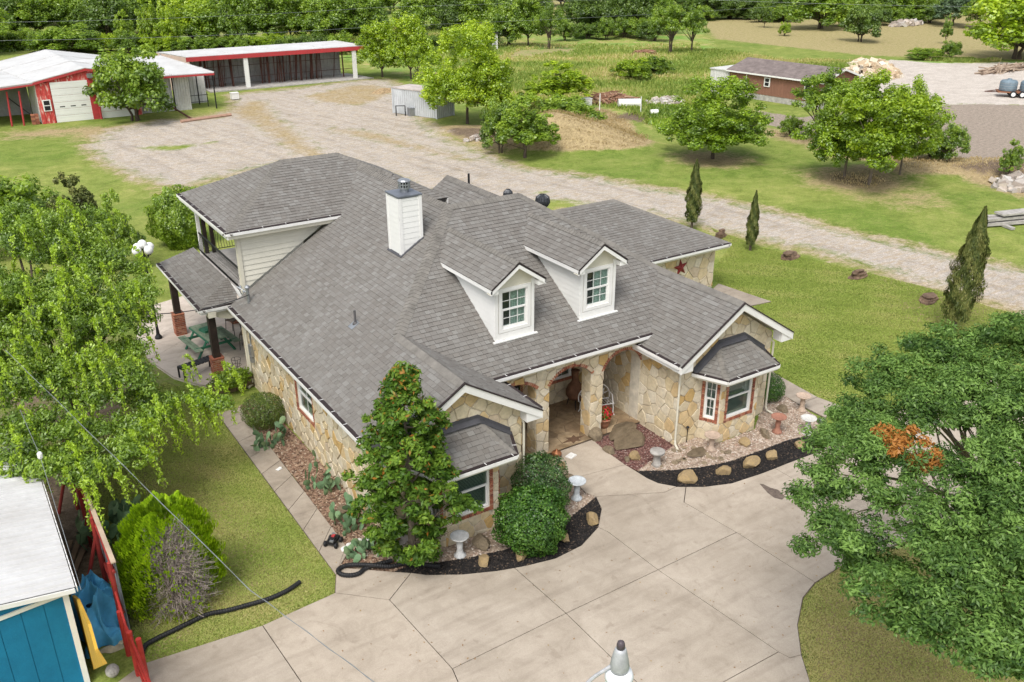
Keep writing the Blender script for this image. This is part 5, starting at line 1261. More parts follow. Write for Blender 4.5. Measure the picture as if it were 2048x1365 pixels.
# --- the wood beyond: trees one can tell apart, told by look or by row
R_ = random.Random(5)
ORD = 'first second third fourth fifth sixth seventh eighth ninth tenth eleventh twelfth thirteenth fourteenth fifteenth sixteenth seventeenth eighteenth'.split()
def row(xs, yb, yt, w, kinds, leaf, label, group, jit=8):
    for i_, x in enumerate(xs):
      lb_ = '%s, %s from the left' % (label, ORD[i_] if i_ < 18 else 'last')
      tree_px(R_.choice(kinds), x+R_.uniform(-10, 10), yb+R_.uniform(-4, 4), yt+R_.uniform(-jit, jit), w*R_.uniform(.85, 1.25), leaf if not isinstance(leaf, (list, tuple)) else R_.choice(leaf), lb_, 'tree', 'tree', group)
row(range(395, 735, 46), 92, 0, 84, ('round', 'tall', 'bush'), [L_mid, L_mid, L_lime], 'tall green tree of the row behind the long open shed', 'trees behind the long open shed')
row(range(-20, 260, 50), 80, 0, 84, ('round', 'tall', 'bush'), [L_mid, L_dark], 'dark green tree of the row far behind the red shed', 'trees far behind the red shed')
row(range(170, 420, 50), 72, -6, 84, ('round', 'tall'), [L_mid, L_mid, L_dark], 'tree of the row behind the three pale willows', 'trees behind the pale willows')
row(range(-60, 780, 50), 52, -44, 95, ('round', 'bush', 'tall'), [L_mid, L_mid, L_dark, L_lime], 'tree of the middle row of the upper left wood', 'trees deep in the upper left wood')
row(range(-60, 840, 60), 26, -62, 115, ('round', 'bush'), [L_mid, L_dark], 'tree of the back row of the upper left wood', 'trees deep in the upper left wood')
row((842, 905, 950), 84, -8, 84, ('round', 'tall'), [L_mid, L_dark], 'tree of the clump left of the small white hut', 'trees left of the small white hut')
row((870, 930, 1000, 1060), 60, -20, 84, ('round', 'bush'), [L_mid, L_dark], 'tree behind the small white hut', 'trees behind the small white hut')
row((1025, 1058), 92, 8, 70, ('round', 'bush'), [L_dark, L_mid], 'dark tree of the pair right of the small white hut', 'trees right of the small white hut')
row((1150, 1182, 1215, 1248, 1282, 1318), 70, -14, 74, ('round', 'bush'), [L_dark, L_mid], 'dark tree of the clump at the top centre', 'trees of the top centre clump')
row((1395, 1420, 1450, 1480, 1510, 1540, 1568), 38, -12, 56, ('bush', 'round'), [L_dark], 'dark tree of the hedge at the back of the meadow', 'trees of the dark hedge')
row((1690, 1725, 1760, 1795, 1830, 1860), 42, -26, 62, ('round', 'bush'), [L_dark, L_mid], 'dark tree of the thicket behind the blossoming tree', 'trees of the back thicket')
row(range(820, 1560, 60), 16, -40, 90, ('round', 'bush'), [L_mid, L_dark], 'tree of the far line at the top edge', 'trees of the far line')
row(range(1560, 2240, 60), 14, -45, 90, ('round', 'bush'), [L_mid, L_dark], 'tree of the far line at the top right edge', 'trees of the far right line')
row((2100, 2180, 2260), 120, 0, 140, ('round', 'tall'), [L_mid, L_dark], 'tree standing beyond the right edge', 'trees beyond the right edge')
row((-60, -130, -200, -280), 110, 10, 110, ('round', 'tall'), [L_mid, L_dark], 'tree standing beyond the left edge', 'trees beyond the left edge')
row(range(380, 740, 34), 104, 72, 46, ('bush',), [L_mid, L_lime, L_dark], 'scrub bush along the back of the long open shed', 'scrub behind the long open shed')
row(range(0, 380, 38), 104, 70, 50, ('bush',), [L_mid, L_lime, L_mid], 'scrub bush at the wood edge behind the red shed', 'scrub behind the red shed')
row(range(840, 1000, 36), 100, 70, 46, ('bush',), [L_mid, L_dark], 'scrub bush under the trees by the white hut', 'scrub by the white hut')
row(range(1135, 1335, 36), 78, 40, 46, ('bush',), [L_dark, L_mid], 'scrub bush under the top centre trees', 'scrub of the top centre clump')
row(range(1395, 1580, 30), 42, 14, 40, ('bush',), [L_dark, L_mid], 'scrub bush of the dark hedge', 'scrub of the dark hedge')
row(range(1690, 1880, 34), 50, 16, 44, ('bush',), [L_dark, L_mid], 'scrub bush of the back thicket', 'scrub of the back thicket')
# far wood that reads as one mass
mass_c = []; 
for i in range(260):
    x = rng.uniform(-700, 2700); y = rng.uniform(-52, -6); g = G(x, y); mass_c.append((g[0], g[1], rng.uniform(2.5, 5.5)))
mass_c = np.array(mass_c)
C, T, Bv, tn, k = cloud(mass_c, np.full(len(mass_c), 6.5), 30000, 1.1, .8, .8)
tag(quads_mesh('distant_wood', C, T, Bv, L_mid, None, None, tn), 'far woodland closing the view at the top', 'woodland', None, 'stuff')

# --- cypresses
def cypress(x, yb, yt, wpx, label, lean=(0, 0)):
    g = GP(x, yb); mpp = D(g)/FPX; h = (yb-yt)*mpp*1.09; w = wpx*mpp
    root = thing('cypress', label, 'cypress', g, 0, 'slim cypresses along the gravel drive')
    n = int(3600*max(1, h)); t = rng.random(n)**.85; a = rng.uniform(0, 6.28, n); rr = w/2*np.clip(np.sin(np.pi*np.clip(t*.86+.14, 0, 1))**.7, .03, 1)*(1-.55*t)*1.02
    lump = 1+.22*np.sin(a*3+t*17)+.15*np.sin(a*5-t*31); rr = rr*lump*rng.uniform(.55, 1, n)**.5
    C = np.stack([rr*np.cos(a)+lean[0]*t*h, rr*np.sin(a)+lean[1]*t*h, .12*h+t*h*.88], 1)
    nr = np.stack([np.cos(a), np.sin(a), .3+0*a], 1)+unit(n)*.5; nr /= np.linalg.norm(nr, axis=1)[:, None]
    T = np.stack([rng.normal(0, .25, n), rng.normal(0, .25, n), np.ones(n)], 1)*(.055*rng.uniform(.7, 1.5, n))[:, None]; Bv = np.cross(nr, T)*.32
    quads_mesh('crown', C, T, Bv, L_cyp, root, None, np.clip(.5+.35*np.sin(a*4+t*23)+rng.normal(0, .15, n), 0, 1))
    b = MB(); b.tube([(0, 0, -.05), (lean[0]*h*.3, lean[1]*h*.3, h*.3), (lean[0]*h*.9, lean[1]*h*.9, h*.9)], [.07, .05, .01], 7, False); b.build('trunk', M_bark, root)
cypress(1383, 458, 334, 34, 'cypress beside the drive just behind the garage roof corner')
cypress(1500, 502, 395, 25, 'smallest slim cypress on the lawn right of the garage wall')
cypress(1906, 665, 457, 66, 'tallest cypress leaning right above the big oak', (.10, .01))
cypress(1111, 215, 152, 13, 'far dark cypress behind the dry grass mound')

# --- big oak, lower right (the foot stands outside the frame)
def oak():
    base = np.array([.6, -11.0, 0.]); root = thing('oak_tree', 'big dark green oak with one patch of orange dead leaves at lower right', 'tree', base)
    def at(x, y, d): v = ray(x, y); return CAM+v/np.linalg.norm(v)*d-base
    K = [(1700, 900, 17.5, 1.25), (1660, 1060, 16.2, .95), (1720, 1010, 16.3, 1.2), (1830, 1130, 15.2, 1.5), (1960, 1240, 14.6, 1.2), (1780, 1180, 15.3, .8), (1850, 740, 20.0, 1.3), (1960, 720, 20.2, 1.4),
         (2040, 700, 20.5, 1.3), (1770, 800, 19.0, 1.0), (1940, 860, 17.4, .95), (1990, 960, 16.4, 1.3), (1880, 960, 16.4, .95), (2060, 1080, 15.5, 1.6), (2010, 1170, 15., 1.4), (2080, 840, 18., 1.5),
         (1690, 850, 18.5, .8), (1760, 900, 17.2, 1.0), (1890, 1060, 15.8, 1.3), (2150, 950, 17., 1.8), (2160, 1150, 15.6, 1.8), (2120, 700, 20., 1.6), (1900, 800, 18.6, 1.2), (1840, 1235, 14.8, .45), (2000, 1290, 14.4, .45), (2120, 1270, 14.8, 1.2), (1900, 1180, 14.9, .8), (1960, 1290, 14.3, .7), (2050, 1300, 14.2, .8), (1860, 1225, 14.7, .5), (1700, 1110, 15.8, .6), (1990, 820, 18.4, 1.3), (2060, 960, 16.6, 1.3), (1930, 1120, 15.4, 1.1), (1680, 960, 16.9, .8), (1800, 760, 19.5, 1.15), (1900, 690, 20.3, 1.0), (1750, 850, 18.4, .95), (2000, 790, 18.8, 1.3), (1860, 820, 18.3, .8), (1960, 760, 19.6, 1.1)]
    c = []; r = []; tn = []
    for x, y, d, R in K:
        cc = at(x, y, d); R = R*.9
        for _ in range(int(18*R*R)+8):
            v = unit(1)[0]; v[2] = abs(v[2])*.9-.25
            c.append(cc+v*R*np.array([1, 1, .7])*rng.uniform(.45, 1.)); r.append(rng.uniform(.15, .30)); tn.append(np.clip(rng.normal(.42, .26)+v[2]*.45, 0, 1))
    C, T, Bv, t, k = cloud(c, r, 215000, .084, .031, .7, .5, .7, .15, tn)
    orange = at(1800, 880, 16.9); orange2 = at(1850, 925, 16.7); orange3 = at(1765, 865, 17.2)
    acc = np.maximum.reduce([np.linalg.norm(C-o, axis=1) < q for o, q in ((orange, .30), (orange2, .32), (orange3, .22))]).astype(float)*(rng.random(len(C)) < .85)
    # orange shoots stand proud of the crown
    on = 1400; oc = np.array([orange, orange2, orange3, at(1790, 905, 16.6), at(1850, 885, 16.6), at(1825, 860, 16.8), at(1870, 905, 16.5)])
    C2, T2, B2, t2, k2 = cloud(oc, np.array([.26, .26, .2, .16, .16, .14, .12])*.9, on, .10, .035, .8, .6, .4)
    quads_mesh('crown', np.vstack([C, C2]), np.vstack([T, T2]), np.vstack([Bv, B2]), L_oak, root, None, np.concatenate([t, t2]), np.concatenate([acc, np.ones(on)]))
    b = MB(); fork = np.array([.3, .3, 2.1])
    b.tube([(0, 0, -.1), (.05, .05, 1.), fork], [.26, .21, .19], 12, False)
    mains = [at(1960, 930, 17.2), at(1850, 1080, 15.9), at(2000, 760, 19.8), at(1750, 950, 17.2), at(2060, 1150, 15.4), at(1830, 800, 19.2), at(2100, 900, 17)]
    limbs(b, fork, mains, .12, .10, 7, 8)
    for mpt in mains: limbs(b, fork*.35+mpt*.65, [c[i] for i in rng.choice(len(c), 60, replace=False) if np.linalg.norm(c[i]-mpt) < 2.2][:9], .035, .06, 5, 5)
    b.build('trunk', M_barkl, root)
oak()
# --- weeping elm-like tree, left
def weeping():
    base = np.array([-15.6, 9.4, 0.]); root = thing('weeping_tree', 'large bright green tree with hanging lime shoots left of the patio', 'tree', base)
    def at(x, y, d): v = ray(x, y); return CAM+v/np.linalg.norm(v)*d-base
    K = [(60, 480, 31, 1.9), (150, 520, 31, 2.0), (215, 540, 30.5, 1.5), (60, 620, 29, 2.0), (160, 640, 28.5, 2.0), (235, 640, 29, 1.3), (50, 760, 27, 1.9), (160, 770, 27, 2.0), (235, 765, 27, 1.35),
         (100, 880, 25.5, 1.6), (210, 880, 25.5, 1.3), (295, 840, 26, .8), (20, 440, 32, 1.3), (140, 450, 32, 1.4), (-60, 600, 29, 2.2), (-60, 760, 27, 2.2), (215, 450, 32.5, .8),
         (180, 950, 24.3, .8), (30, 870, 26, 1.2), (110, 940, 24.6, .95), (250, 910, 24.6, .8), (60, 930, 25.2, .9), (0, 690, 28, 2.), (190, 720, 28, 1.5), (285, 790, 27.2, .6), (130, 600, 29, 1.8), (272, 590, 29.3, .85), (275, 700, 28.2, .6), (335, 810, 27, .5), (395, 800, 26.8, .42), (440, 805, 26.6, .3)]
    c = []; r = []; tn = []
    for x, y, d, R in K:
        cc = at(x, y, d); R *= .86
        for _ in range(int(20*R*R)+6):
            v = unit(1)[0]; v[2] = abs(v[2])-.35
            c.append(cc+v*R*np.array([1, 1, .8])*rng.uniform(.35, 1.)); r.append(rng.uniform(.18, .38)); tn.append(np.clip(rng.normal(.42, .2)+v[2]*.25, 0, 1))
    c = np.array(c); c = c[c[:, 2] > .3]; r = np.array(r)[:len(c)]; tn = np.array(tn)[:len(c)]
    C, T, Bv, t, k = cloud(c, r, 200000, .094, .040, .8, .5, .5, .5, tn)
    acc = np.zeros(len(C))
    # hanging bright shoots
    CC, TT, BB, AA, TN = [C], [T], [Bv], [acc], [t]
    b = MB(); shoots = []
    for (x, y, d, R) in K:
        for _ in range(int(2+3*R)):
            cc = at(x, y, d); v = unit(1)[0]; v[2] = abs(v[2]); toward = (CAM-base-cc); toward /= np.linalg.norm(toward)
            v = v+toward*.9; v /= np.linalg.norm(v); shoots.append((cc+v*R*.82*np.array([1, 1, .8]), v))
    for x, y, d in ((440, 800, 27.), (400, 840, 26.5), (420, 815, 26.8), (370, 860, 26), (445, 830, 26.5), (330, 900, 25), (290, 930, 24.6), (150, 430, 31.5), (95, 520, 30), (240, 560, 29.5), (150, 640, 27), (270, 980, 23.6), (210, 1000, 23.2), (330, 845, 25.6), (400, 760, 27.5), (470, 790, 26.4), (480, 765, 27.)):
        for _ in range(3): v = unit(1)[0]; v[2] = .1; shoots.append((at(x-30, y-30, d)+rng.normal(0, .15, 3), v*.6+CR*.6))
    for s0, v in shoots:
        Ls = rng.uniform(.5, 1.5); m = int(34*Ls); s = np.linspace(0, 1, m); out = v*np.array([1, 1, 0]); out = out/(np.linalg.norm(out)+1e-6)*rng.uniform(.15, .45)
        pts = s0+out*s[:, None]*Ls+np.array([0, 0, 1.])*(.12*np.sin(s*2.2)-s**1.6*Ls*.85)[:, None]
        if pts[-1][2] < .1: continue
        for j in (0, 1, 2):
            CC.append(pts+rng.normal(0, .03, (m, 3))); nr = unit(m)+np.array([0, 0, .4]); nr /= np.linalg.norm(nr, axis=1)[:, None]
            t_, b_ = orient(nr, .10, .04, .9); TT.append(t_); BB.append(b_); AA.append(np.clip(rng.uniform(.35, .9)*np.ones(m)+.0*s, 0, 1)); TN.append(np.full(m, .8))
        b.tube([pts[0], pts[m//2], pts[-1]], .008, 4, False)
    quads_mesh('crown', np.vstack(CC), np.vstack(TT), np.vstack(BB), L_weep, root, None, np.concatenate(TN), np.concatenate(AA))
    fork = np.array([.2, .1, 2.4])
    b.tube([(0, 0, -.1), (.1, 0, 1.2), fork], [.22, .17, .15], 10, False)
    mains = [at(x, y, d) for x, y, d, R in K if R > 1.2]
    limbs(b, fork, mains, .09, .1, 7, 7); b.build('trunk', M_bark, root)
weeping()
# --- olive shrubs behind the weeping tree
tree_px('feather', 170, 520, 375, 120, L_cyp, 'olive conifer-like shrub rising behind the weeping tree', 'shrub', 'shrub')
tree_px('bush', 40, 500, 362, 150, L_mid, 'dark green shrub behind the weeping tree at the left edge', 'shrub', 'shrub')
tree_px('feather', 245, 545, 405, 90, L_mid, 'green shrub between the weeping tree and the globe lamp', 'shrub', 'shrub')

# --- magnolia
def magnolia():
    base = np.array([-9.42, -.62, 0.]); root = thing('magnolia', 'glossy magnolia with rusty leaf tips at the front corner of the house', 'tree', base)
    h = 5.55; c = []; r = []; tn = []
    for i in range(310):
        t = rng.random()**.85; a = rng.uniform(0, 6.28); prof = np.interp(t, [0, .06, .2, .4, .62, .82, 1.], [.45, 1.0, 1.32, 1.34, 1.0, .56, .12])
        prof *= 1+.24*math.sin(a*3+t*11)+.1*math.sin(a*5-t*23)
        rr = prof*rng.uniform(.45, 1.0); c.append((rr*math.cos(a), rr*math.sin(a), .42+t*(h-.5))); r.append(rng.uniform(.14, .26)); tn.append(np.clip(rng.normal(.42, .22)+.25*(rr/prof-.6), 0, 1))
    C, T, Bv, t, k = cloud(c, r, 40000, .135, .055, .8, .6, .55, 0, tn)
    acc = ((rng.random(len(C)) < np.clip(.01+(C[:, 2]/h)**3*.12, 0, .15)) & (np.linalg.norm(C-np.array(c)[k], axis=1) > np.array(r)[k]*.55)).astype(float)*rng.uniform(.5, 1, len(C))
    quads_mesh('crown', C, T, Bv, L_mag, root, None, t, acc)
    b = MB(); b.tube([(0, 0, -.05), (.03, 0, 2.), (0, 0, 4.8)], [.11, .08, .015], 9, False)
    for z in np.linspace(.5, 4.6, 26):
        a = rng.uniform(0, 6.28); rr = np.interp(z/h, [0, .3, .7, 1], [1.2, 1.2, .8, .2]); b.tube([(0, 0, z), (rr*.5*math.cos(a), rr*.5*math.sin(a), z+.15), (rr*.9*math.cos(a), rr*.9*math.sin(a), z+.5)], [.03, .02, .006], 5, False)
    b.build('trunk', M_barkl, root)
magnolia()
# --- clipped and rounded shrubs near the house
def shrub(label, loc, rx, ry, h, n, L, mat, lump=.1, name='shrub', flat=False):
    root = thing(name, label, 'shrub', loc)
    d = unit(n); ln = 1+lump*(np.sin(d[:, 0]*6+1)*np.sin(d[:, 1]*7)+.6*np.sin(d[:, 2]*11+d[:, 0]*9))
    rr = (rng.random(n)**.16)*ln
    C = d*np.array([rx, ry, h*.52])*rr[:, None]+np.array([0, 0, h*.46]); C[:, 2] = np.maximum(C[:, 2], .03)
    nr = d+unit(n)*.75; nr /= np.linalg.norm(nr, axis=1)[:, None]; T, Bv = orient(nr, L, L*.6)
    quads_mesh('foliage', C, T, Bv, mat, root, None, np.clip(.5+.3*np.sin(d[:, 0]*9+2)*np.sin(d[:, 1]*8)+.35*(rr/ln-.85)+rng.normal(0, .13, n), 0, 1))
    b = MB()
    for i in range(7): a = i*.9; b.tube([(0, 0, -.03), (rx*.3*math.cos(a), ry*.3*math.sin(a), h*.4), (rx*.75*math.cos(a), ry*.75*math.sin(a), h*.75)], [.03, .02, .006], 5, False)
    b.build('stem', M_bark, root); return root
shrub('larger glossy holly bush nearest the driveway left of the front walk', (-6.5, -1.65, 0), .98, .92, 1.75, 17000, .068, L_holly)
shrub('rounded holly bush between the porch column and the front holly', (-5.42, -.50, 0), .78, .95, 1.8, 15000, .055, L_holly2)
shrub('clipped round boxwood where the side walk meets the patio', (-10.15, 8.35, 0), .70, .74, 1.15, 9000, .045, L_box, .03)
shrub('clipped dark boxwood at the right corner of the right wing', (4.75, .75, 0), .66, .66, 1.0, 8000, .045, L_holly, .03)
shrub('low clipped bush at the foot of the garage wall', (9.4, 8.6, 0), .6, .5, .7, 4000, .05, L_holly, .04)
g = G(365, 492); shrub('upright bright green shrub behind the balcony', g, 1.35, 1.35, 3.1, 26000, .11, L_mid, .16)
shrub('little sage tuft between the white and red birdbaths', (5.0, -1.45, 0), .16, .16, .2, 500, .05, L_grey)
# --- arborvitae with its dead middle
def arborvitae():
    base = np.array([-14.75, 1.15, 0.]); root = thing('arborvitae', 'chartreuse arborvitae with a bare dead middle beside the red fence', 'shrub', base)
    h, R = 2.75, 1.12; n = 30000
    a = rng.uniform(0, 6.28, n); t = rng.random(n); prof = np.interp(t, [0, .12, .4, .75, 1], [.70, .97, 1., .84, .42])
    tuft = 1+.16*np.sin(a*9+np.sin(t*14)*1.5)*np.sin(t*22+a*2)+.07*np.sin(a*17)
    rr = R*prof*tuft*rng.uniform(.72, 1, n)**.5
    C = np.stack([rr*np.cos(a), rr*np.sin(a), .1+t*h*(.96+.04*np.sin(a*5))], 1)
    dv = (CAM-base); dv = math.atan2(dv[1], dv[0])+.28
    da = np.abs((a-dv+np.pi) % (2*np.pi)-np.pi); dead = (da < np.interp(t, [0, .3, .8, 1], [1.4, 1.0, .62, .15])+rng.normal(0, .09, n))
    alive = ~dead | (rng.random(n) < .03+.10*(np.sin(t*9+a*5) > .75))
    C1 = C[alive]; m = len(C1); nr = np.stack([np.cos(a[alive]), np.sin(a[alive]), np.full(m, .3)], 1)+unit(m)*.45; nr /= np.linalg.norm(nr, axis=1)[:, None]
    T = np.stack([np.cos(a[alive])*.35, np.sin(a[alive])*.35, np.ones(m)], 1)*(.042*rng.uniform(.7, 1.5, m))[:, None]; Bv = np.cross(nr, T)*.5
    quads_mesh('foliage', C1, T, Bv, L_arb, root, None, np.clip(.5+1.6*(tuft[alive]-1)+rng.normal(0, .13, m), 0, 1))
    b = MB()
    for i in range(620):
        aa = dv+rng.normal(0, .52); z = rng.uniform(.05, h*.82); r0 = R*.45*rng.uniform(.3, 1); r1 = R*np.interp(z/h, [0, .4, 1], [1.02, .98, .3])*rng.uniform(.7, 1.0); z1 = z+rng.uniform(.05, .34)
        p0 = (r0*math.cos(aa), r0*math.sin(aa), z); a2 = aa+rng.normal(0, .16); p1 = (r1*math.cos(a2), r1*math.sin(a2), z1)
        b.tube([p0, p1], [.009, .004], 3, False)
        for q in range(3):
            s = rng.uniform(.4, .9); p = np.array(p0)*(1-s)+np.array(p1)*s; b.tube([p, p+rng.normal(0, .07, 3)+np.array([0, 0, .10])], [.005, .002], 3, False)
    for i in range(8): aa = i*.8; b.tube([(0, 0, 0), (.3*math.cos(aa), .3*math.sin(aa), h*.4), (.5*math.cos(aa), .5*math.sin(aa), h*.8)], [.05, .03, .008], 6, False)
    b.build('dead_branches', M_dead, root)
arborvitae()
# --- prickly pears
M_cact = piece_mat('cactus_pad', [(0, (.14, .24, .12)), (.3, (.19, .30, .15)), (.6, (.12, .20, .10)), (.85, (.24, .34, .17))], .7, 12)
def cactus(label, loc, n, spread, h, size=.16):
    root = thing('prickly_pear', label, 'cactus', loc); PD = Pieces('pad', 'pads', root, M_cact, 60)
    pads = []
    for i in range(n):
        if i < max(3, n//4) or not pads: p = V3(rng.uniform(-spread, spread), rng.uniform(-spread, spread)*.7, .02)
        else:
            q = pads[rng.integers(len(pads))]; p = q[0]+q[1]*q[2]*1.75
            if p[2] > h-.1: p = V3(rng.uniform(-spread, spread), rng.uniform(-spread, spread)*.7, .02)
        up = V3(rng.normal(0, .45), rng.normal(0, .45), 1.); up /= np.linalg.norm(up); s = size*rng.uniform(.7, 1.15); pads.append((p, up, s))
    for p, up, s in pads:
        sd_ = np.cross(up, unit(1)[0]); sd_ /= np.linalg.norm(sd_); nn = np.cross(sd_, up); k = 10; c = p+up*s*.95
        ring = [c+up*s*math.cos(6.283*i/k)*(1.0)+sd_*s*.66*math.sin(6.283*i/k)*(1-.18*(math.cos(6.283*i/k) < -.3)) for i in range(k)]
        vs = ring+[c+nn*.022, c-nn*.022]; PD.add(vs+[p*1. for p in []], [(i, (i+1) % k, k) for i in range(k)]+[((i+1) % k, i, k+1) for i in range(k)])
    PD.finish()
cactus('prickly pear clump near the top of the bark bed beside the boxwood', G(545, 890), 50, .5, .65, .13)
cactus('prickly pear leaning against the long stone wall', G(648, 985), 44, .45, 1.3, .14)
cactus('tall prickly pear behind the black toy at the bottom of the bark bed', G(705, 1055), 44, .45, 1.5, .15)
cactus('low prickly pear inside the ring of white stones', G(728, 1108), 60, .55, .5, .13)
cactus('prickly pear thicket between the arborvitae and the metal fence', G(236, 1075), 120, .85, 1.25, .19)
# weeds and tall grass over the rough ground
def tufts(name, label, regions, n, hgt, mat, seed, key='weeds', lim=.5):
    R = np.random.default_rng(seed); C = []; Hh = []
    while len(C) < n:
        x0, x1, y0, y1 = regions[R.integers(len(regions))]
        # even cover on the ground: draw the row in distance, not in the picture
        y = y0+(y1-y0)*R.random()**1.0; g = G(R.uniform(x0, x1), y)
        
        if wg(key, g[0], g[1]) < lim: continue
        C.append((g[0], g[1], gz(g[0], g[1]))); Hh.append(hgt*R.uniform(.4, 1.5))
    C = np.array(C); Hh = np.array(Hh); k = 4; Cn = np.repeat(C, k, 0)+R.normal(0, .22, (n*k, 3))*np.array([1, 1, .1]); H = np.repeat(Hh, k)
    T = np.stack([R.normal(0, .35, n*k), R.normal(0, .35, n*k), np.ones(n*k)], 1)*(H/2)[:, None]; a = R.uniform(0, 6.28, n*k); Bv = np.stack([np.cos(a), np.sin(a), 0*a], 1)*(H*.2)[:, None]
    Cn[:, 2] += H*.42
    tn = np.repeat(np.clip(.5+.45*np.sin(C[:, 0]*.25+np.sin(C[:, 1]*.31)*2)+R.normal(0, .15, n), 0, 1), k)
    tag(quads_mesh(name, Cn, T, Bv, mat, None, R.random(n*k), tn), label, 'grass', None, 'stuff')
tufts('weeds', 'tall mixed weeds over the rough field behind the mound', [(1010, 1420, 100, 250), (880, 1400, 90, 200), (1400, 1720, 100, 140), (1720, 2048, 108, 126), (560, 900, 60, 110)], 24000, .34, L_grass, 21)
tufts('dry_grass', 'dry straw grass standing on the mound and banks', [(1000, 1290, 222, 305), (1500, 2048, 262, 400)], 6000, .12, L_straw, 23, 'dry', .72)
tufts('weeds', 'green weeds along the field edges and banks', [(1300, 1420, 215, 262), (1510, 1680, 262, 300), (1700, 2048, 300, 350), (-50, 560, 78, 112)], 5200, .34, L_mid, 22)

# short blades over the mown lawns nearest the viewer
def inside_np(Q, poly):
    c = np.zeros(len(Q), bool); n = len(poly)
    for i in range(n):
        a, b = poly[i], poly[(i+1) % n]
        c ^= ((a[1] > Q[:, 1]) != (b[1] > Q[:, 1])) & (Q[:, 0] < (b[0]-a[0])*(Q[:, 1]-a[1])/(b[1]-a[1]+1e-12)+a[0])
    return c
def blades(label, poly, n, size, strawness, seed, holes=()):
    R = np.random.default_rng(seed); poly = np.array(poly); lo, hi = poly.min(0), poly.max(0); out = []; m = 0
    while m < n:
        Q = R.uniform(lo, hi, (n, 2)); Q = Q[inside_np(Q, poly)]
        for h in holes: Q = Q[~inside_np(Q, h)]
        out.append(Q); m += len(Q)
    Q = np.concatenate(out)[:n]
    f = np.sin(Q[:, 0]*1.3+2*np.sin(Q[:, 1]*.7))+np.sin(Q[:, 1]*1.9+2*np.sin(Q[:, 0]*.9+1))+.8*np.sin(Q[:, 0]*4.1+Q[:, 1]*3.3)
    H = size*R.uniform(.5, 1.4, n)
    a = R.uniform(0, 6.28, n); T = np.stack([1.2*np.cos(a), 1.2*np.sin(a), np.full(n, .55)], 1)*(H/2)[:, None]; Bv = np.stack([-np.sin(a), np.cos(a), R.normal(0, .3, n)], 1)*(H*.24)[:, None]
    C = np.stack([Q[:, 0], Q[:, 1], H*.30], 1)
    tag(quads_mesh('grass', C, T, Bv, L_lawn, None, .5+.5*(R.random(n)-.5), np.clip(strawness+.11*f+R.normal(0, .08, n), 0, 1)), label, 'grass', None, 'stuff')
L_lawn = leaf_mat('lawn_blades', (.19, .265, .05), (.31, .385, .085), (.50, .44, .19), .35, .01)
blades('mown grass of the side lawn between the fence and the side walk', px((420, 795), (436, 828), (672, 1149), (671, 1187), (525, 1252), (284, 1330), (262, 1250), (240, 1130), (160, 960), (250, 800), (330, 765)), 150000, .042, .62, 31)
blades('thin brownish grass of the round island under the oak', px((1630, 1164), (1606, 1195), (1595, 1250), (1603, 1310), (1625, 1385), (2150, 1385), (2150, 1040), (1850, 1069), (1700, 1120)), 90000, .042, .98, 32)
blades('mown grass right of the house up to the gravel drive', px((1425, 540), (1432, 562), (1500, 640), (1540, 752), (1640, 830), (1720, 850), (1850, 790), (2048, 720), (2100, 650), (1840, 572), (1520, 494), (1420, 455), (1462, 492)), 170000, .052, .44, 33, [np.array(r_) for r_ in rw])
# ================================================================== OUTBUILDINGS
M_redp = simple('red_paint_weathered', (.50, .045, .05), .7, .35, 1.2, 9, .2, dark=(.36, .05, .05))
def peeling():
    m, n, l = newmat('peeling_red'); tc = n.new('ShaderNodeTexCoord').outputs['Object']
    mp = N(n, 'ShaderNodeMapping'); mp.inputs['Scale'].default_value = (3, 3, .8); l.new(tc, mp.inputs[0])
    a = noise(n, l, 1.6, 6, .7, mp.outputs[0]); r = ramp(n, [(.42, (.45, .05, .045)), (.52, (.52, .07, .06)), (.60, (.60, .35, .30)), (.7, (.58, .50, .45))]); l.new(a, r.inputs[0])
    return finish(m, n, l, r.outputs[0], .8)
M_peel = peeling()
M_wmetal = simple('white_metal_roof', (.61, .61, .60), .5, .16, .7, 5, .05, dark=(.49, .48, .46))
M_wcorr = simple('white_corrugated', (.70, .70, .68), .55, .25, .5, 5, .1, dark=(.48, .46, .43))
M_tanw = simple('tan_wall', (.58, .44, .36), .8, .12)
M_gcorr = simple('grey_corrugated', (.46, .46, .45), .6, .35, .5, 4, .1, dark=(.27, .26, .25))
M_rust = simple('rusty_pipe', (.14, .06, .045), .85, .4)
M_brownw = simple('brown_siding', (.255, .125, .085), .75, .12, .8, 10, .1)
M_cabroof = simple('cabin_shingle', (.245, .20, .185), .95, .3, 2, 14, .3)
M_blue = simple('blue_paint', (.012, .195, .36), .6, .16, 1.2, 26, .35, dark=(.008, .14, .27))
M_tarp = simple('blue_tarp', (.11, .45, .74), .45, .2, 2, 14, .3)
M_yel = simple('yellow_plastic', (.62, .36, .035), .6, .2)
M_cont = simple('container_grey', (.58, .60, .61), .6, .2, .8, 8, .1)
M_dirtc = simple('weathered_concrete', (.52, .49, .45), .9, .3, 3, 20, .4)
def corr(m, O, U, V, Nn, L, H, pitch, dep, zlo=0.):
    """ribbed sheet: ribs run along V, repeated along U"""
    O, U, V, Nn = map(lambda a: np.array(a, float), (O, U, V, Nn)); n = max(1, int(L/pitch)); pr = ((0, 0), (.55, 0), (.65, 1), (.9, 1))
    pts = [(i+a)*L/n for i in range(n) for a, _ in pr]+[L]; hs = [b*dep for i in range(n) for _, b in pr]+[0]
    vs = []
    for x, h in zip(pts, hs): vs += [O+U*x+V*zlo+Nn*h, O+U*x+V*H+Nn*h]
    m.add(vs, [(2*i, 2*i+2, 2*i+3, 2*i+1) for i in range(len(pts)-1)]); return m
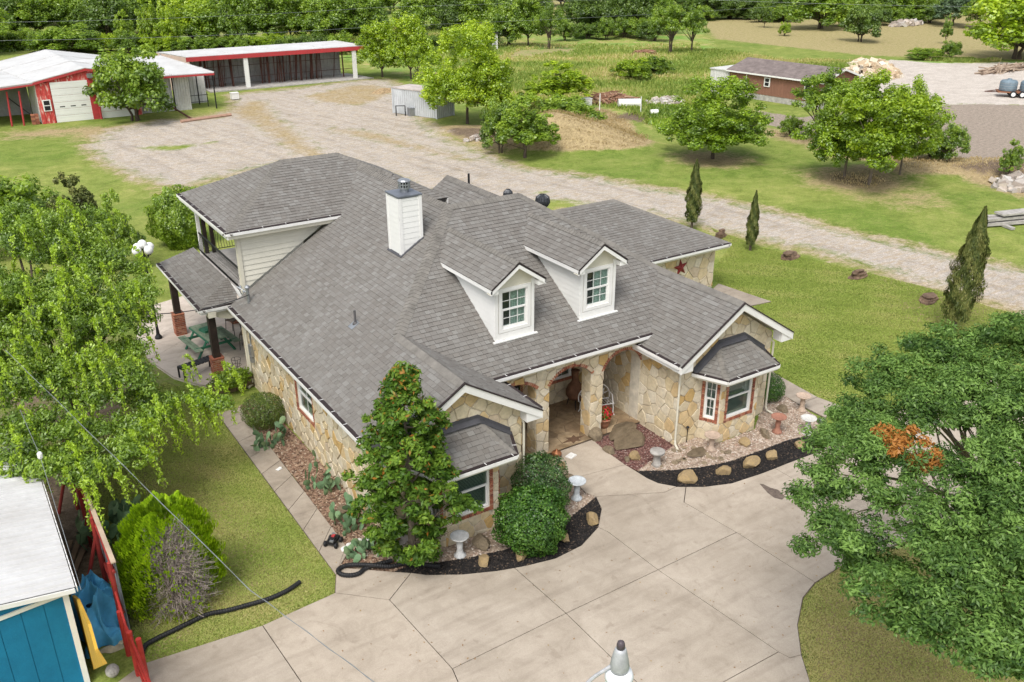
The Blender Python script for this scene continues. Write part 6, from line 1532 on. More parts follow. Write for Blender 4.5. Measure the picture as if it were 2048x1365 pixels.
def quad_roof(parent, P4, mat, name='roof', rib=1.0, dep=.05, th=.08):
    """sheet-metal roof over four corners, with standing ribs from eave to ridge"""
    a, b, c, d = [V3(*p) for p in P4]; nr = np.cross(b-a, d-a); nr /= np.linalg.norm(nr); nr = nr if nr[2] > 0 else -nr
    m = MB(); m.prism([a, b, c, d], -nr*th); n = max(2, int(np.linalg.norm(b-a)/rib))
    for i in range(n+1):
        s = i/n; p, q = a*(1-s)+b*s, d*(1-s)+c*s; u = (b-a)/np.linalg.norm(b-a); m.prism([p-u*.03, p+u*.03, q+u*.03, q-u*.03], nr*dep)
    return m.build(name, mat, parent)
# --- red shed with the white roof
rs = thing('red_shed', 'weathered red metal shed with white roof and two white garage doors', 'shed', (-4.3, 69.8, 0)); rs.location = (0, 0, 0)
yF = 69.8; xl, xp, xr = -8.45, -4.33, -.2
m = MB(); corr(m, (xl, yF, 0), X_, Z_, (0, -1, 0), 1.1, 3.5, .28, .03); corr(m, (-4.02, yF+.01, 0), X_, Z_, (0, -1, 0), .2, 3.5, .28, .03); m.poly([(xl, yF, 3.35), (xr, yF, 3.35), (xr, yF, 3.5), (xp, yF, 4.33), (xl, yF, 3.5)]); m.poly([(xl, yF+.05, 0), (xr, yF+.05, 0), (xr, yF+.05, 3.4), (xl, yF+.05, 3.4)]); m.build('front_wall', M_peel, rs)
m = MB()
for a, b in (((xl-.15, yF-.12, 3.46), (xp, yF-.12, 4.33)), ((xp, yF-.12, 4.33), (xr+.1, yF-.12, 3.5))): m.prism([a, b, (b[0], b[1], b[2]-.2), (a[0], a[1], a[2]-.2)], (0, -.06, 0))
m.build('fascia', M_redp, rs)
for x0, x1 in ((-7.3, -4.35), (-3.8, -.85)):
    dm = MB(); k = 0
    while k < 6:
        z0 = .03+k*.56; dm.fb((0, yF, 0), X_, Z_, (0, -1, 0), (x0, x1), (z0, z0+.54), (.03, .06)); k += 1
    gd = dm.build('garage_door', M_wsiding, rs)
    for k in range(12): m = MB(); m.fb((0, yF, 0), X_, Z_, (0, -1, 0), (x0+.02, x1-.02), (.13+k*.28, .145+k*.28), (.06, .066)); m.build('door_groove', M_blind, gd)
    for k in range(3): m = MB(); m.fb((0, yF, 0), X_, Z_, (0, -1, 0), (x0+.45+.85*k, x0+.85+.85*k), (1.28, 1.36), (.06, .07)); m.build('door_light', M_black, gd)
m = MB(); m.fb((0, yF, 0), X_, Z_, (0, -1, 0), (-4.36, -3.79), (0, 3.4), (.03, .1)); m.build('door_post', M_redp, rs)
m = MB(); m.tube([(-3.75, yF-.3, 0), (-3.75, yF-.3, 1.1)], .09, 8); m.build('bollard', M_redp, rs)
m = MB(); m.fb((0, yF, 0), X_, Z_, (0, -1, 0), (-8.15, -7.5), (1.05, 2.0), (.03, .09)); w_ = m.build('window', M_white, rs)
for z0 in (1.12, 1.56): m = MB(); m.fb((0, yF, 0), X_, Z_, (0, -1, 0), (-8.05, -7.6), (z0, z0+.36), (.09, .1)); m.build('pane', M_black, w_)
m = MB(); m.fb((0, yF, 0), X_, Z_, (0, -1, 0), (-4.3, -3.85), (3.55, 3.9), (.05, .3)); m.build('floodlight', M_galv, rs)
rb = (-5.0, 87., 4.36)
quad_roof(rs, [(xl-.15, yF-.15, 3.5), (xl-2.0, 87, 3.3), rb, (xp, yF-.15, 4.36)], M_wmetal, rib=5)
quad_roof(rs, [(xp, yF-.15, 4.36), rb, (0.3, 87, 3.45), (xr+.1, yF-.15, 3.52)], M_wmetal, rib=5)
quad_roof(rs, [(xl-.05, yF-.15, 3.46), (xl-1.9, 86, 3.25), (-24, 86, 2.9), (-18, yF+.1, 2.75)], M_wmetal, rib=4)
quad_roof(rs, [(-1.2, 69.1, 3.35), (6.4, 69.1, 3.3), (3.6, 77, 4.2), (-4.4, 77, 4.3)], M_wmetal, rib=6)
m = MB(); m.strip((-1.2, 69.08, 3.28), (6.4, 69.08, 3.22), Z_, (0, -1, 0), -.16, .05); m.strip((-18, 69.75, 2.7), (xl-.1, 69.6, 3.38), Z_, (0, -1, 0), -.14, .05); m.build('fascia', M_redp, rs)
m = MB(); corr(m, (xl+.02, yF, 0), Y_, Z_, (-1, 0, 0), 6, 3.3, .3, .03); m.build('side_wall', M_wcorr, rs)
m = MB(); corr(m, (-.2, 70.3, 0), X_, Z_, (0, -1, 0), 2.9, 3.2, .3, .04); corr(m, (2.85, 70.15, 0), X_, Z_, (0, -1, 0), 1.4, 3.2, .2, .05); m.build('wing_wall', M_wcorr, rs)
m = MB(); corr(m, (4.3, 73.5, 0), X_, Z_, (0, -1, 0), 2.3, 3.3, .3, .03); m.build('wing_back_wall', M_wcorr, rs)
for (x, y, h) in ((2.78, 70.05, 3.2), (6.3, 69.4, 3.15), (5.6, 72.5, 3.2)): m = MB(); m.tube([(x, y, 0), (x, y, h)], .06, 6); m.build('post', M_dark, rs)
for (x, y) in ((-9.7, 70.0), (-10.6, 70.2), (-11.8, 70.3), (-13.8, 70.3)): m = MB(); m.tube([(x-.15, y, 0), (x, y, 2.85)], .08, 6); m.build('post', M_redp, rs)
m = MB(); m.tube([(-8.7, 70.5, .3), (-10.6, 71, 2.3)], .05, 5); m.build('loose_pole', M_dark, rs); m = MB(); m.poly([(-18, 76, 0), (-8.5, 76, 0), (-8.5, 76, 3.1), (-18, 76, 2.8)]); m.build('lean_to_wall', M_gcorr, rs)
m = MB(); m.box((5.2, 71, .5), (1.8, .05, .05)); m.box((5.2, 71, 1.1), (1.8, .05, .05)); m.tube([(4.4, 71, 0), (4.4, 71, 1.3)], .04, 5); m.tube([(6., 71, 0), (6., 71, 1.3)], .04, 5); tag(m.build('pipe_rack', M_dark), 'dark pipe rack under the right end of the red shed roof', 'rack')
bk = MB()
for k in range(7):
    for j in range(2): bk.fb((-9.2+.3*j, 69.9, 0), X_, Y_, Z_, (0, .28), (0, .5), (.02+k*.12, .12+k*.12))
tag(bk.build('brick_stack', M_brick), 'small stack of red bricks at the left corner of the red shed', 'bricks')
# --- long open shed
ls = thing('open_shed', 'long open-front shed with flat white roof and red front beam', 'shed', (0, 0, 0))
A0, A1, B1, B0 = (6.8, 80.2), (26.5, 80.2), (24.9, 85.0), (5.1, 85.0)
quad_roof(ls, [(*A0, 3.55), (*A1, 3.55), (*B1, 3.75), (*B0, 3.7)], M_wmetal, rib=4)
m = MB(); m.strip((A0[0], 80.18, 3.5), (A1[0], 80.18, 3.5), Z_, (0, -1, 0), -.42, .08); m.build('front_beam', M_redp, ls)
m = MB(); m.poly([(A0[0], A0[1], 0), (A0[0], A0[1], 3.5), (B0[0], B0[1], 3.65), (B0[0], B0[1], 0)]); m.box((6.95, 80.2, 1.55), (.3, .2, 3.1)); m.build('end_wall', M_tanw, ls)
m = MB(); corr(m, (5.2, 84.2, 0), X_, Z_, (0, -1, 0), 19.9, 3.6, .45, .06); m.build('back_wall', M_gcorr, ls)
for x in (12.9, 25.2): m = MB(); m.box((x, 80.3, 1.6), (.45, .2, 3.2)); m.build('post', M_wsiding, ls)
pp = Pieces('hanging_pipe', 'hanging_pipes', ls, M_rust, 60); Rr = random.Random(3)
for i in range(58):
    x = Rr.choice((Rr.uniform(8.5, 12.4), Rr.uniform(13.5, 25.), Rr.uniform(15, 22))); m = MB(); m.tube([(x, 82.+Rr.uniform(-.4, .8), .05), (x+Rr.uniform(-.1, .1), 82, 3.1)], Rr.choice((.03, .05, .08)), 5); pp.add(m.v, m.f)
pp.finish()
for z in (1.0, 2.2): m = MB(); m.tube([(8, 81.7, z), (26, 81.7, z)], .03, 5); m.build('rail', M_rust, ls)
m = MB(); m.prism([(8.6, 79.3, -.02), (27, 79.3, -.02), (26, 84.5, -.02), (8.6, 84.5, -.02)], (0, 0, .12)); m.build('floor_slab', M_dirtc, ls)
g = GP(470, 200); m = MB(); m.box((g[0], g[1], .35), (.7, .6, .55)); m.box((g[0], g[1], .66), (.76, .66, .06)); tag(m.build('white_bin', M_white), 'small white bin standing in the yard before the long shed', 'bin')
# --- container
cu = V3(1.65, -4.38, 0); cu /= np.linalg.norm(cu); cv = V3(-cu[1], cu[0], 0)
ct_ = thing('shipping_container', 'small pale grey ribbed shipping container with flat top', 'container', (0, 0, 0)); O = V3(18.9, 57.9, 0)
m = MB(); corr(m, O, cu, Z_, -cv, 5.2, 2.25, .24, .05, .08); m.build('side_panel', M_cont, ct_)
m = MB(); corr(m, O+cu*5.2, cv, Z_, cu, 2.3, 2.25, .24, .04, .08); m.build('end_panel', M_cont, ct_)
m = MB(); m.fb(O, cu, cv, Z_, (0, 5.2), (.02, 2.3), (.05, 2.24)); m.build('body', M_cont, ct_)
m = MB(); m.fb(O, cu, cv, Z_, (-.05, 5.25), (-.08, 2.35), (2.24, 2.32)); m.build('roof', simple('container_roof', (.60, .53, .48), .8, .25, 1, 8), ct_)
for a in (0, 5.16):
    for b_ in (-.04, 2.28): m = MB(); m.fb(O, cu, cv, Z_, (a-.05, a+.09), (b_-.03, b_+.06), (0, 2.3)); m.build('corner_post', M_cont, ct_)
g = GP(825, 232); m = MB(); m.box((g[0], g[1], .35), (.7, .5, .7)); m.box((g[0], g[1], .73), (.76, .56, .06)); tag(m.build('utility_box', M_galv), 'grey utility box on the ground in front of the container', 'box')
m = MB(); m.tube([(g[0]-.5, g[1]+.4, 0), (g[0]-.5, g[1]+.4, .9), (g[0]-1.2, g[1]+.8, .9), (g[0]-1.2, g[1]+.8, 0)], .06, 6); tag(m.build('pipe_loop', M_black), 'black pipe loop standing beside the grey utility box', 'pipe')
# --- cabin
cb = thing('cabin', 'brown clapboard cabin with grey shingle roof and white annex', 'cabin', (0, 0, 0))
p, q_ = V3(51.6, 48.6, 0), V3(52.4, 37.9, 0); U = (q_-p)/np.linalg.norm(q_-p); Vp = V3(-U[1], U[0], 0); L_ = np.linalg.norm(q_-p)
m = MB(); corr(m, p, U, Z_, -Vp, L_, 2.5, .35, .02, .55); m.build('front_wall', M_brownw, cb)
m = MB(); m.fb(p, U, Vp, Z_, (.02, L_-.02), (.02, 5.8), (0, .55)); m.build('foundation', M_dirtc, cb)
m = MB(); m.fb(p, U, Vp, Z_, (.02, L_-.02), (.06, 5.8), (.55, 2.48)); m.prism([p+U*L_+V3(0, 0, 2.45), p+U*L_+Vp*5.8+V3(0, 0, 2.45), p+U*L_+Vp*2.9+V3(0, 0, 3.3)], -U*.2); m.prism([p+U*.2+V3(0, 0, 2.45), p+U*.2+Vp*5.8+V3(0, 0, 2.45), p+U*.2+Vp*2.9+V3(0, 0, 3.3)], -U*.2); m.build('wall', M_brownw, cb)
e = .3
m = MB()
for s, (v0_, v1_) in enumerate(((-e, 2.9), (5.8+e, 2.9))): m.prism([p-U*e+Vp*v0_+V3(0, 0, 2.42), p+U*(L_+e)+Vp*v0_+V3(0, 0, 2.42), p+U*(L_+e)+Vp*v1_+V3(0, 0, 3.38), p-U*e+Vp*v1_+V3(0, 0, 3.38)], (0, 0, .07))
m.build('roof', M_cabroof, cb)
m = MB(); m.strip(p-U*e-Vp*e+V3(0, 0, 2.47), p+U*(L_+e)-Vp*e+V3(0, 0, 2.47), Z_, -Vp, -.14, .04)
for s in (-e, 5.8+e): m.prism([p+U*(L_+e)+Vp*s+V3(0, 0, 2.48), p+U*(L_+e)+Vp*2.9+V3(0, 0, 3.44), p+U*(L_+e)+Vp*2.9+V3(0, 0, 3.26), p+U*(L_+e)+Vp*s+V3(0, 0, 2.3)], U*.05)
m.build('trim', M_white, cb)
for u0, u1, z0, z1 in ((4.3, 5.0, 1.35, 2.2), (8.9, 9.8, .7, 2.3)):
    m = MB(); m.fb(p, U, Z_, -Vp, (u0, u1), (z0, z1), (.03, .09)); w_ = m.build('window', M_white, cb)
    for k in range(2): m = MB(); h_ = (z1-z0-.24)/2; m.fb(p, U, Z_, -Vp, (u0+.12, u1-.12), (z0+.09+k*(h_+.06), z0+.09+h_+k*(h_+.06)), (.09, .1)); m.build('pane', M_black, w_)
m = MB(); m.fb(p, U, Z_, -Vp, (1.6, 2.4), (1.0, 1.65), (.05, .4)); m.fb(p, U, Z_, -Vp, (2.1, 2.16), (1.65, 2.35), (.03, .08)); m.build('air_conditioner', M_white, cb)
m = MB(); corr(m, p-U*2.4-Vp*.1, U, Z_, -Vp, 2.3, 2.35, .3, .03); m.fb(p-U*2.4, U, Vp, Z_, (0, 2.35), (-.05, 3.5), (0, 2.33)); m.fb(p-U*2.4, U, Vp, Z_, (-.08, 2.35), (-.2, 3.6), (2.34, 2.44)); m.build('annex', M_wcorr, cb)
# --- little hut
g = GP(985, 99); ht = thing('hut', 'tiny whitewashed hut with dark doorway among the trees', 'hut', g)
m = MB(); m.fb((0, 0, 0), CR*V3(1, 1, 0), (.54, .84, 0), Z_, (-.75, .75), (0, 1.5), (0, 2.1)); m.build('wall', M_wcorr, ht)
m = MB(); m.fb((0, 0, 0), CR*V3(1, 1, 0), (.54, .84, 0), Z_, (-.95, .9), (-.2, 1.7), (2.1, 2.22)); m.build('roof', M_dark, ht)
m = MB(); m.fb((0, 0, 0), CR*V3(1, 1, 0), (.54, .84, 0), Z_, (-.45, -.05), (-.03, 0), (.3, 1.8)); m.build('doorway', M_black, ht)
m = MB(); m.fb((0, 0, 0), CR*V3(1, 1, 0), (.54, .84, 0), Z_, (.2, .5), (-.1, 0), (.6, 1.0)); m.build('vent', M_galv, ht)
# --- blue shed, lower left
bs = thing('blue_shed', 'bright blue shed with white ribbed metal roof at lower left', 'shed', (0, 0, 0))
xw_, yf_ = -16.98, -.42; rz_ = lambda x: 2.60-.13*(x+16.82)
m = MB()
y = -.62
vs = []; fs = []; k = 0
prof = []
while y < 6.0:
    prof += [(y, 0), (y+.14, 0), (y+.155, .04), (y+.19, .04), (y+.205, 0)]; y += .215
for yy, h in prof: vs += [(-16.82, yy, rz_(-16.82)+h), (-22.5, yy, rz_(-22.5)+h)]
m.add(vs, [(2*i, 2*i+2, 2*i+3, 2*i+1) for i in range(len(prof)-1)]); m.build('roof', M_wmetal, bs)
m = MB(); m.prism([(-16.84, -.62, 2.55), (-22.5, -.62, 3.29), (-22.5, 5.98, 3.29), (-16.84, 5.98, 2.55)], (0, 0, -.03)); m.strip((-22.5, -.615, 3.31), (-16.83, -.615, 2.575), (0, 0, 1), (0, -1, 0), -.10, .03); m.strip((-16.80, -.6, 2.58), (-16.80, 5.98, 2.58), (0, 0, 1), (1, 0, 0), -.12, .02); m.build('trim', M_white, bs)
m = MB(); m.poly([(-22.5, yf_, 0), (xw_, yf_, 0), (xw_, yf_, 2.5), (-22.5, yf_, 3.2)]); 
m.build('front_wall', M_blue, bs)
for i in range(14): m = MB(); m.fb((0, yf_, 0), X_, Z_, (0, -1, 0), (-17.02-.41*(i+1)+.006, -17.02-.41*i-.006), (.02, 2.42+.05*i), (.001, .018)); m.build('wall_board', M_blue, bs)
m = MB(); m.fb((0, yf_, 0), X_, Z_, (0, -1, 0), (xw_-.09, xw_+.02), (0, 2.5), (.02, .045)); m.build('corner_board', M_white, bs)
a, b = onY(130, 1184, yf_-.05), onY(-60, 1258, yf_-.05); m = MB(); m.prism([a, b, b-V3(0, 0, .09), a-V3(0, 0, .09)], (0, .03, 0)); m.build('diagonal_board', M_white, bs)
m = MB(); m.poly([(xw_, yf_, 0), (xw_, 5.8, 0), (xw_, 5.8, 2.5), (xw_, yf_, 2.5)]); m.build('side_wall', M_cream2, bs)
# --- things by the blue shed
m = MB(); m.prism([onX(x, y, -16.84) for x, y in ((138, 1186), (154, 1200), (176, 1250), (190, 1300), (208, 1330), (176, 1345), (150, 1250))], (.05, 0, 0)); tag(m.build('yellow_sheet', M_yel), 'yellow plastic sheet leaning on the side of the blue shed', 'sheet')
def heap(name, label, cat, c, rx, ry, h, mat, seed, n=22, folds=3.2, sharp=.5):
    R = np.random.default_rng(seed); vs = []; fs = []
    ph = R.uniform(0, 6.28, 8)
    for j in range(n+1):
        for i in range(n*2):
            a = 6.283*i/(2*n); r = j/n
            w = 1+.16*math.sin(a*3+ph[0])+.1*math.sin(a*5+ph[1])
            x, y = rx*r*w*math.cos(a), ry*r*w*math.sin(a)
            z = h*(1-r**2.2)*(1+.18*math.sin(x*folds+y*folds*1.7+ph[2]))+.10*h*abs(math.sin(x*folds*2.3-y*folds*1.1+ph[3]))*(1-r)+sharp*.09*h*abs(math.sin(a*7+r*5+ph[4]))*(r > .15)
            vs.append((c[0]+x, c[1]+y, c[2]+max(.01, z)))
    m2 = 2*n
    for j in range(n):
        for i in range(m2): fs.append((j*m2+i, j*m2+(i+1) % m2, (j+1)*m2+(i+1) % m2, (j+1)*m2+i))
    m = MB(); m.add(vs, fs, .5); return tag(m.build(name, mat), label, cat)
from mathutils import noise as mn
def crumple(c, wx, wy, h, nx, ny, mat, name, label, cat):
    vs = []
    for j in range(ny+1):
        for i in range(nx+1):
            u, v = i/nx*2-1, j/ny*2-1; e_ = max(0., 1-abs(u)**2.6)*max(0., 1-abs(v)**2.6)
            x, y = u*wx, v*wy; p = Vector((x*1.6, y*1.6, 3.1)); q = Vector((x*3.3+5, y*3.3, 1.7))
            rid = 1-abs(mn.noise(p))*2.2; rid2 = 1-abs(mn.noise(q))*2.
            w_ = mn.noise(Vector((x*2, y*2, 9)))*.16
            vs.append((c[0]+x*(.85+.25*mn.noise(Vector((v*2, 1, 0))))+w_, c[1]+y*(.85+.25*mn.noise(Vector((u*2, 5, 0))))+w_*.6, c[2]+.02+h*e_**.6*(.45+.35*rid+.20*rid2)))
    m = MB(); m.add(vs, [(j*(nx+1)+i, j*(nx+1)+i+1, (j+1)*(nx+1)+i+1, (j+1)*(nx+1)+i) for j in range(ny) for i in range(nx)], .5)
    return tag(m.build(name, mat), label, cat)
crumple((-16.44, 1.5, 0), .56, 1.2, 1.25, 44, 80, M_tarp, 'tarp', 'crumpled bright blue tarp heaped between the blue shed and the red fence', 'tarp')
m = MB(); m.tube([V3(-16.6, 1.35, .62), V3(-16.4, 1.1, .75), V3(-16.15, 1.15, .6)], .045, 6); tag(m.build('strap', M_black), 'black strap lying over the crumpled blue tarp', 'strap')
g = G(226, 1296); heap('sack', 'flattened cream and yellow sack on the grass beside the red fence', 'sack', (g[0], g[1], 0), .27, .17, .08, simple('sack_cream', (.60, .53, .36), .8, .3, 6, 20), 5, 10, 9)
g = G(227, 1352); m = MB(); m.lathe((g[0], g[1], .01), [(.03, 0), (.10, .03), (.14, .10), (.14, .17), (.10, .24), (.03, .275)], 14); tag(m.build('ball', simple('ball_white', (.62, .58, .52), .7, .3, 12, 30)), 'scuffed white ball on the grass by the blue shed', 'ball')
pl = thing('plank_pile', 'brown weathered planks piled in the gap behind the blue shed', 'planks', (-16.75, 4.1, 0), 1.25)
for i in range(5): m = MB(); m.box((0+.05*i, -.3+.15*i, .06+.05*(i % 3)), (1.7-.1*i, .13, .035), .04*i-.08); m.build('plank', simple('old_plank', (.30, .20, .13), .9, .3), pl)
# --- metal fence
fx = -15.93
mf = thing('metal_fence', 'tall fence of pale corrugated sheets on red pipe posts', 'fence', (0, 0, 0))
y = .55; k = 0
while y < 8.2:
    m = MB(); corr(m, (fx, y, 0), Y_, Z_, (1, 0, 0), .93, 2.05, .13, .02, .05); corr(m, (fx-.004, y, 0), Y_, Z_, (-1, 0, 0), .93, 2.05, .13, .012, .05); m.build('fence_sheet', simple('fence_sheet', (.42, .46, .50), .5, .2, 1, 6, .05, .2), mf); y += .94; k += 1
m = MB(); m.strip((fx+.02, .5, 2.08), (fx+.02, 8.2, 2.08), Z_, (-1, 0, 0), .03, .10); m.build('top_board', simple('old_top_board', (.52, .40, .29), .8, .2), mf)
M_rpipe = simple('red_pipe', (.42, .05, .04), .6, .35, 3, 14, .1, dark=(.24, .035, .03))
for y in (.62, 2.6, 4.6, 6.6): m = MB(); m.tube([(fx-.12, y, 0), (fx-.10, y, 2.06)], .055, 8); m.build('fence_post', M_rpipe, mf)
for z in (.75, 1.85): m = MB(); m.tube([(fx-.06, .5, z), (fx-.06, 8.2, z)], .035, 7); m.build('fence_rail', M_rpipe, mf)
for y in (2.6, 6.6): m = MB(); m.tube([(fx-.12, y, 1.5), (fx-.6, y+.05, 0)], .045, 7); m.build('brace', M_rpipe, mf)
pf_ = thing('pipe_fence', 'red pipe fence running from the sheet fence towards the viewer', 'fence', (0, 0, 0))
M_rpipe2 = simple('red_pipe_bright', (.55, .05, .04), .55, .25, 3, 14, .1)
for (x, y) in ((-16.1, -.02), (-16.06, -.80), (-15.95, -1.12), (-16.0, -2.6), (-15.98, -4.4)): m = MB(); m.tube([(x, y, 0), (x, y, 1.22)], .058, 10); m.build('fence_post', M_rpipe2, pf_)
for z in (.35, .72, 1.1): m = MB(); m.tube([(-16.05, .5, z+.25), (-16.07, -.4, z), (-15.97, -4.6, z)], .029, 8); m.build('fence_rail', M_rpipe2, pf_)
# ================================================================== PATIO
pt = thing('picnic_table', 'green wooden picnic table with attached benches on the patio', 'table', (-9.95, 15.0, .11), .12)
M_grn = simple('green_paint', (.045, .20, .115), .7, .2, 2, 20, .1); M_grnf = simple('faded_green', (.27, .35, .24), .85, .3, 2, 16, .2)
for i in range(5): m = MB(); m.box((-.3+.15*i, 0, .74), (.135, 1.8, .035)); m.build('top_board', M_grnf, pt)
for s in (-1, 1):
    for i in range(2): m = MB(); m.box((s*(.66+.14*i), 0, .44), (.125, 1.8, .035)); m.build('bench_board', M_grnf, pt)
for y in (-.6, .6):
    m = MB(); m.box((0, y, .42), (1.66, .04, .09)); m.box((0, y, .70), (.70, .04, .08)); m.build('cross_beam', M_grn, pt)
    for s in (-1, 1): m = MB(); m.tube([(s*.28, y+.03, .7), (s*.72, y+.03, .0)], .05, 4); m.build('leg', M_grn, pt)
for s in (-1, 1): m = MB(); m.box((s*.385, 0, .70), (.03, 1.8, .06)); m.build('apron', M_grn, pt)
m = MB(); m.box((-9.97, 15.1, .91), (.42, .42, .09), .3); m.lathe((-9.97, 15.1, .955), [(.1, 0), (.1, .02)], 14); tag(m.build('game_box', M_grn), 'square green box on top of the picnic table', 'box')
bn = thing('bench', 'black slatted backless bench on the patio edge', 'bench', (-10.95, 13.15, .11), .25)
for i in range(9): m = MB(); m.box((-.56+.14*i, 0, .44), (.11, .44, .03)); m.build('slat', M_dark, bn)
for sx in (-.6, .6):
    m = MB(); m.box((sx, 0, .41), (.05, .46, .05)); m.build('rail', M_dark, bn)
    for sy in (-.2, .2): m = MB(); m.box((sx, sy, .2), (.05, .05, .4)); m.build('leg', M_dark, bn)
def iron_chair(x, y, rz, label, h=.62):
    t = thing('iron_chair', label, 'chair', (x, y, .11), rz, 'black iron stools on the patio')
    m = MB(); m.box((0, 0, h), (.38, .38, .03)); m.build('seat', simple('chair_seat', (.20, .15, .11), .8), t)
    for sx in (-.17, .17):
        for sy in (-.17, .17): m = MB(); m.tube([(sx, sy, h), (sx*1.25, sy*1.25, 0)], .013, 6); m.build('leg', M_dark, t)
    m = MB(); m.tube([(-.17, .17, h), (-.19, .24, h+.42), (.19, .24, h+.42), (.17, .17, h)], .013, 6)
    for q in (-.08, 0, .08): m.tube([(q, .18, h), (q, .24, h+.42)], .007, 5)
    m.build('backrest', M_dark, t)
iron_chair(-8.75, 16.0, .6, 'black iron stool behind the picnic table, farther one'); iron_chair(-8.75, 14.4, -.5, 'black iron stool behind the picnic table, nearer the wall')
ws = thing('wire_stand', 'small black wire plant stand by the wall corner', 'stand', (-9.75, 12.35, .11))
m = MB()
for a in range(4): t = a*1.57; m.tube([(.16*math.cos(t), .16*math.sin(t), 0), (.10*math.cos(t), .10*math.sin(t), .3), (.17*math.cos(t), .17*math.sin(t), .6)], .009, 5)
for z in (.1, .35, .6): m.tube([(.16*math.cos(t), .16*math.sin(t), z) for t in np.linspace(0, 6.283, 13)], .008, 4, False)
m.build('frame', M_dark, ws)
lp = thing('globe_lamp', 'black lamp post with five white globes behind the weeping tree', 'lamp', (-11.35, 17.2, .08))
m = MB(); m.lathe((0, 0, 0), [(.14, 0), (.14, .1), (.07, .2), (.05, .5), (.045, 3.3), (.07, 3.4), (.03, 3.5)], 12); m.build('post', M_dark, lp)
M_globe = simple('globe_glass', (.85, .85, .83), .3, .03)
for i in range(5):
    t = i*1.2566+.3; r = .0 if i == 4 else .30; z = 3.75 if i < 4 else 3.93
    t = i*1.5708+.5; c = V3(r*math.cos(t), r*math.sin(t), z-.05)
    m = MB(); m.tube([(0, 0, 3.35), (c[0]*.7, c[1]*.7, 3.40), (c[0], c[1], z-.22)], .02, 6); m.lathe((c[0], c[1], z-.24), [(.06, 0), (.08, .04)], 10); m.build('arm', M_dark, lp)
    m = MB(); m.lathe(c, [(.17*math.sin(a), -.17*math.cos(a)) for a in np.linspace(.12, 3.02, 12)], 16); m.build('globe', M_globe, lp, True)
g = G(305, 474); m = MB(); m.tube([g, g+V3(0, 0, 1.6)], .035, 6); m.tube([g+V3(-.1, 0, 1.2), g+V3(.12, 0, 1.25)], .015, 4); tag(m.build('stake', M_dark), 'thin dark metal stake standing in the lawn beyond the patio', 'stake')
m = MB()
bw = thing('planter_wall', 'low dark stone planter at the end of the side walk', 'planter', (0, 0, 0)); PW = Pieces('block', 'blocks', bw, M_slate, 60)
for i in range(7):
    for k in range(3): b0 = MB(); b0.box((-11.0+.24*i+(.1 if k % 2 else 0), 11.25+.02*i, .10+.15*k), (.22, .22+random.uniform(-.03, .03), .14)); PW.add(b0.v, b0.f)
PW.finish()
shrub('trailing green plant over the low dark stone planter', (-10.3, 11.15, .3), .65, .35, .6, 3500, .08, L_weep, .25, 'plant')
chair_o = MB(); chair_o.box((-8.75, 12.6, 3.62), (.5, .5, .08), .4); chair_o.box((-8.6, 12.85, 3.95), (.5, .06, .65), .4, (.25, 0)); 
for a, b in ((-.2, -.2), (.2, -.2), (-.2, .2), (.2, .2)): chair_o.box((-8.75+a, 12.6+b, 3.42), (.05, .05, .36))
tag(chair_o.build('wooden_chair', simple('orange_wood', (.45, .15, .04), .6, .2)), 'orange-brown wooden chair on the balcony behind the railing', 'chair')
# ================================================================== PORCH
def lathe_thing(name, label, cat, loc, prof, mat, part='body', n=18):
    t = thing(name, label, cat, loc); m = MB(); m.lathe((0, 0, 0), prof, n); m.build(part, mat, t, True); return t
ch = lathe_thing('chiminea', 'terracotta chiminea with round mouth under the porch window', 'chiminea', (-1.12, 3.72, .12), [(.10, .28), (.22, .32), (.30, .45), (.31, .6), (.24, .78), (.13, .92), (.10, 1.15), (.12, 1.3), (.15, 1.33), (.10, 1.34)], simple('terracotta_dark', (.24, .12, .07), .85, .35, 4, 20, .3))
m = MB(); m.lathe((.12, -.25, .55), [(.11, 0), (.13, .03), (.13, .06), (.10, .06)], 16, (.4, -1, 0)); m.build('mouth_ring', simple('terracotta_rim', (.20, .06, .045), .8, .2), ch)
m = MB(); m.lathe((.125, -.262, .55), [(.095, 0), (.095, .055)], 14, (.4, -1, 0)); m.build('mouth', M_black, ch)
m = MB()
for a in range(3): t = a*2.09; m.tube([(.2*math.cos(t), .2*math.sin(t), .33), (.28*math.cos(t), .28*math.sin(t), 0)], .016, 5)
m.build('leg', M_dark, ch)
g = G(1222, 822, .12)
cbn = thing('garden_bench', 'white cast-iron lattice bench behind the right porch column', 'bench', (g[0]-.52, g[1]+.12, .12), -.25)
M_wiron = simple('white_iron', (.78, .77, .75), .5, .08)
m = MB()
for i in range(12):
    x = -.5+i/11*1.0; m.tube([(x, .2, .40), (x, -.22, .42)], .012, 4)
m.tube([(-.52, -.23, .41), (.52, -.23, .41)], .018, 5); m.tube([(-.52, .21, .40), (.52, .21, .40)], .018, 5); m.build('seat', M_wiron, cbn)
m = MB(); rim = [(-.55, .22, .42)]+[(.55*math.sin(t), .25, .55+.42*math.cos(t)) for t in np.linspace(-1.5, 1.5, 13)]+[(.55, .22, .42)]; m.tube(rim, .02, 6)
Rb = random.Random(2)
for i in range(40):
    a, r = Rb.uniform(-1.35, 1.35), Rb.uniform(.05, .95); x, z = .53*r*math.sin(a), .5+.42*r*math.cos(a); t = Rb.uniform(0, 6.28); L_ = Rb.uniform(.06, .12)
    m.tube([(x-L_*math.cos(t), .245, z-L_*math.sin(t)), (x+.03*math.sin(t), .235, z), (x+L_*math.cos(t), .245, z+L_*math.sin(t))], .012, 4)
m.build('backrest', M_wiron, cbn)
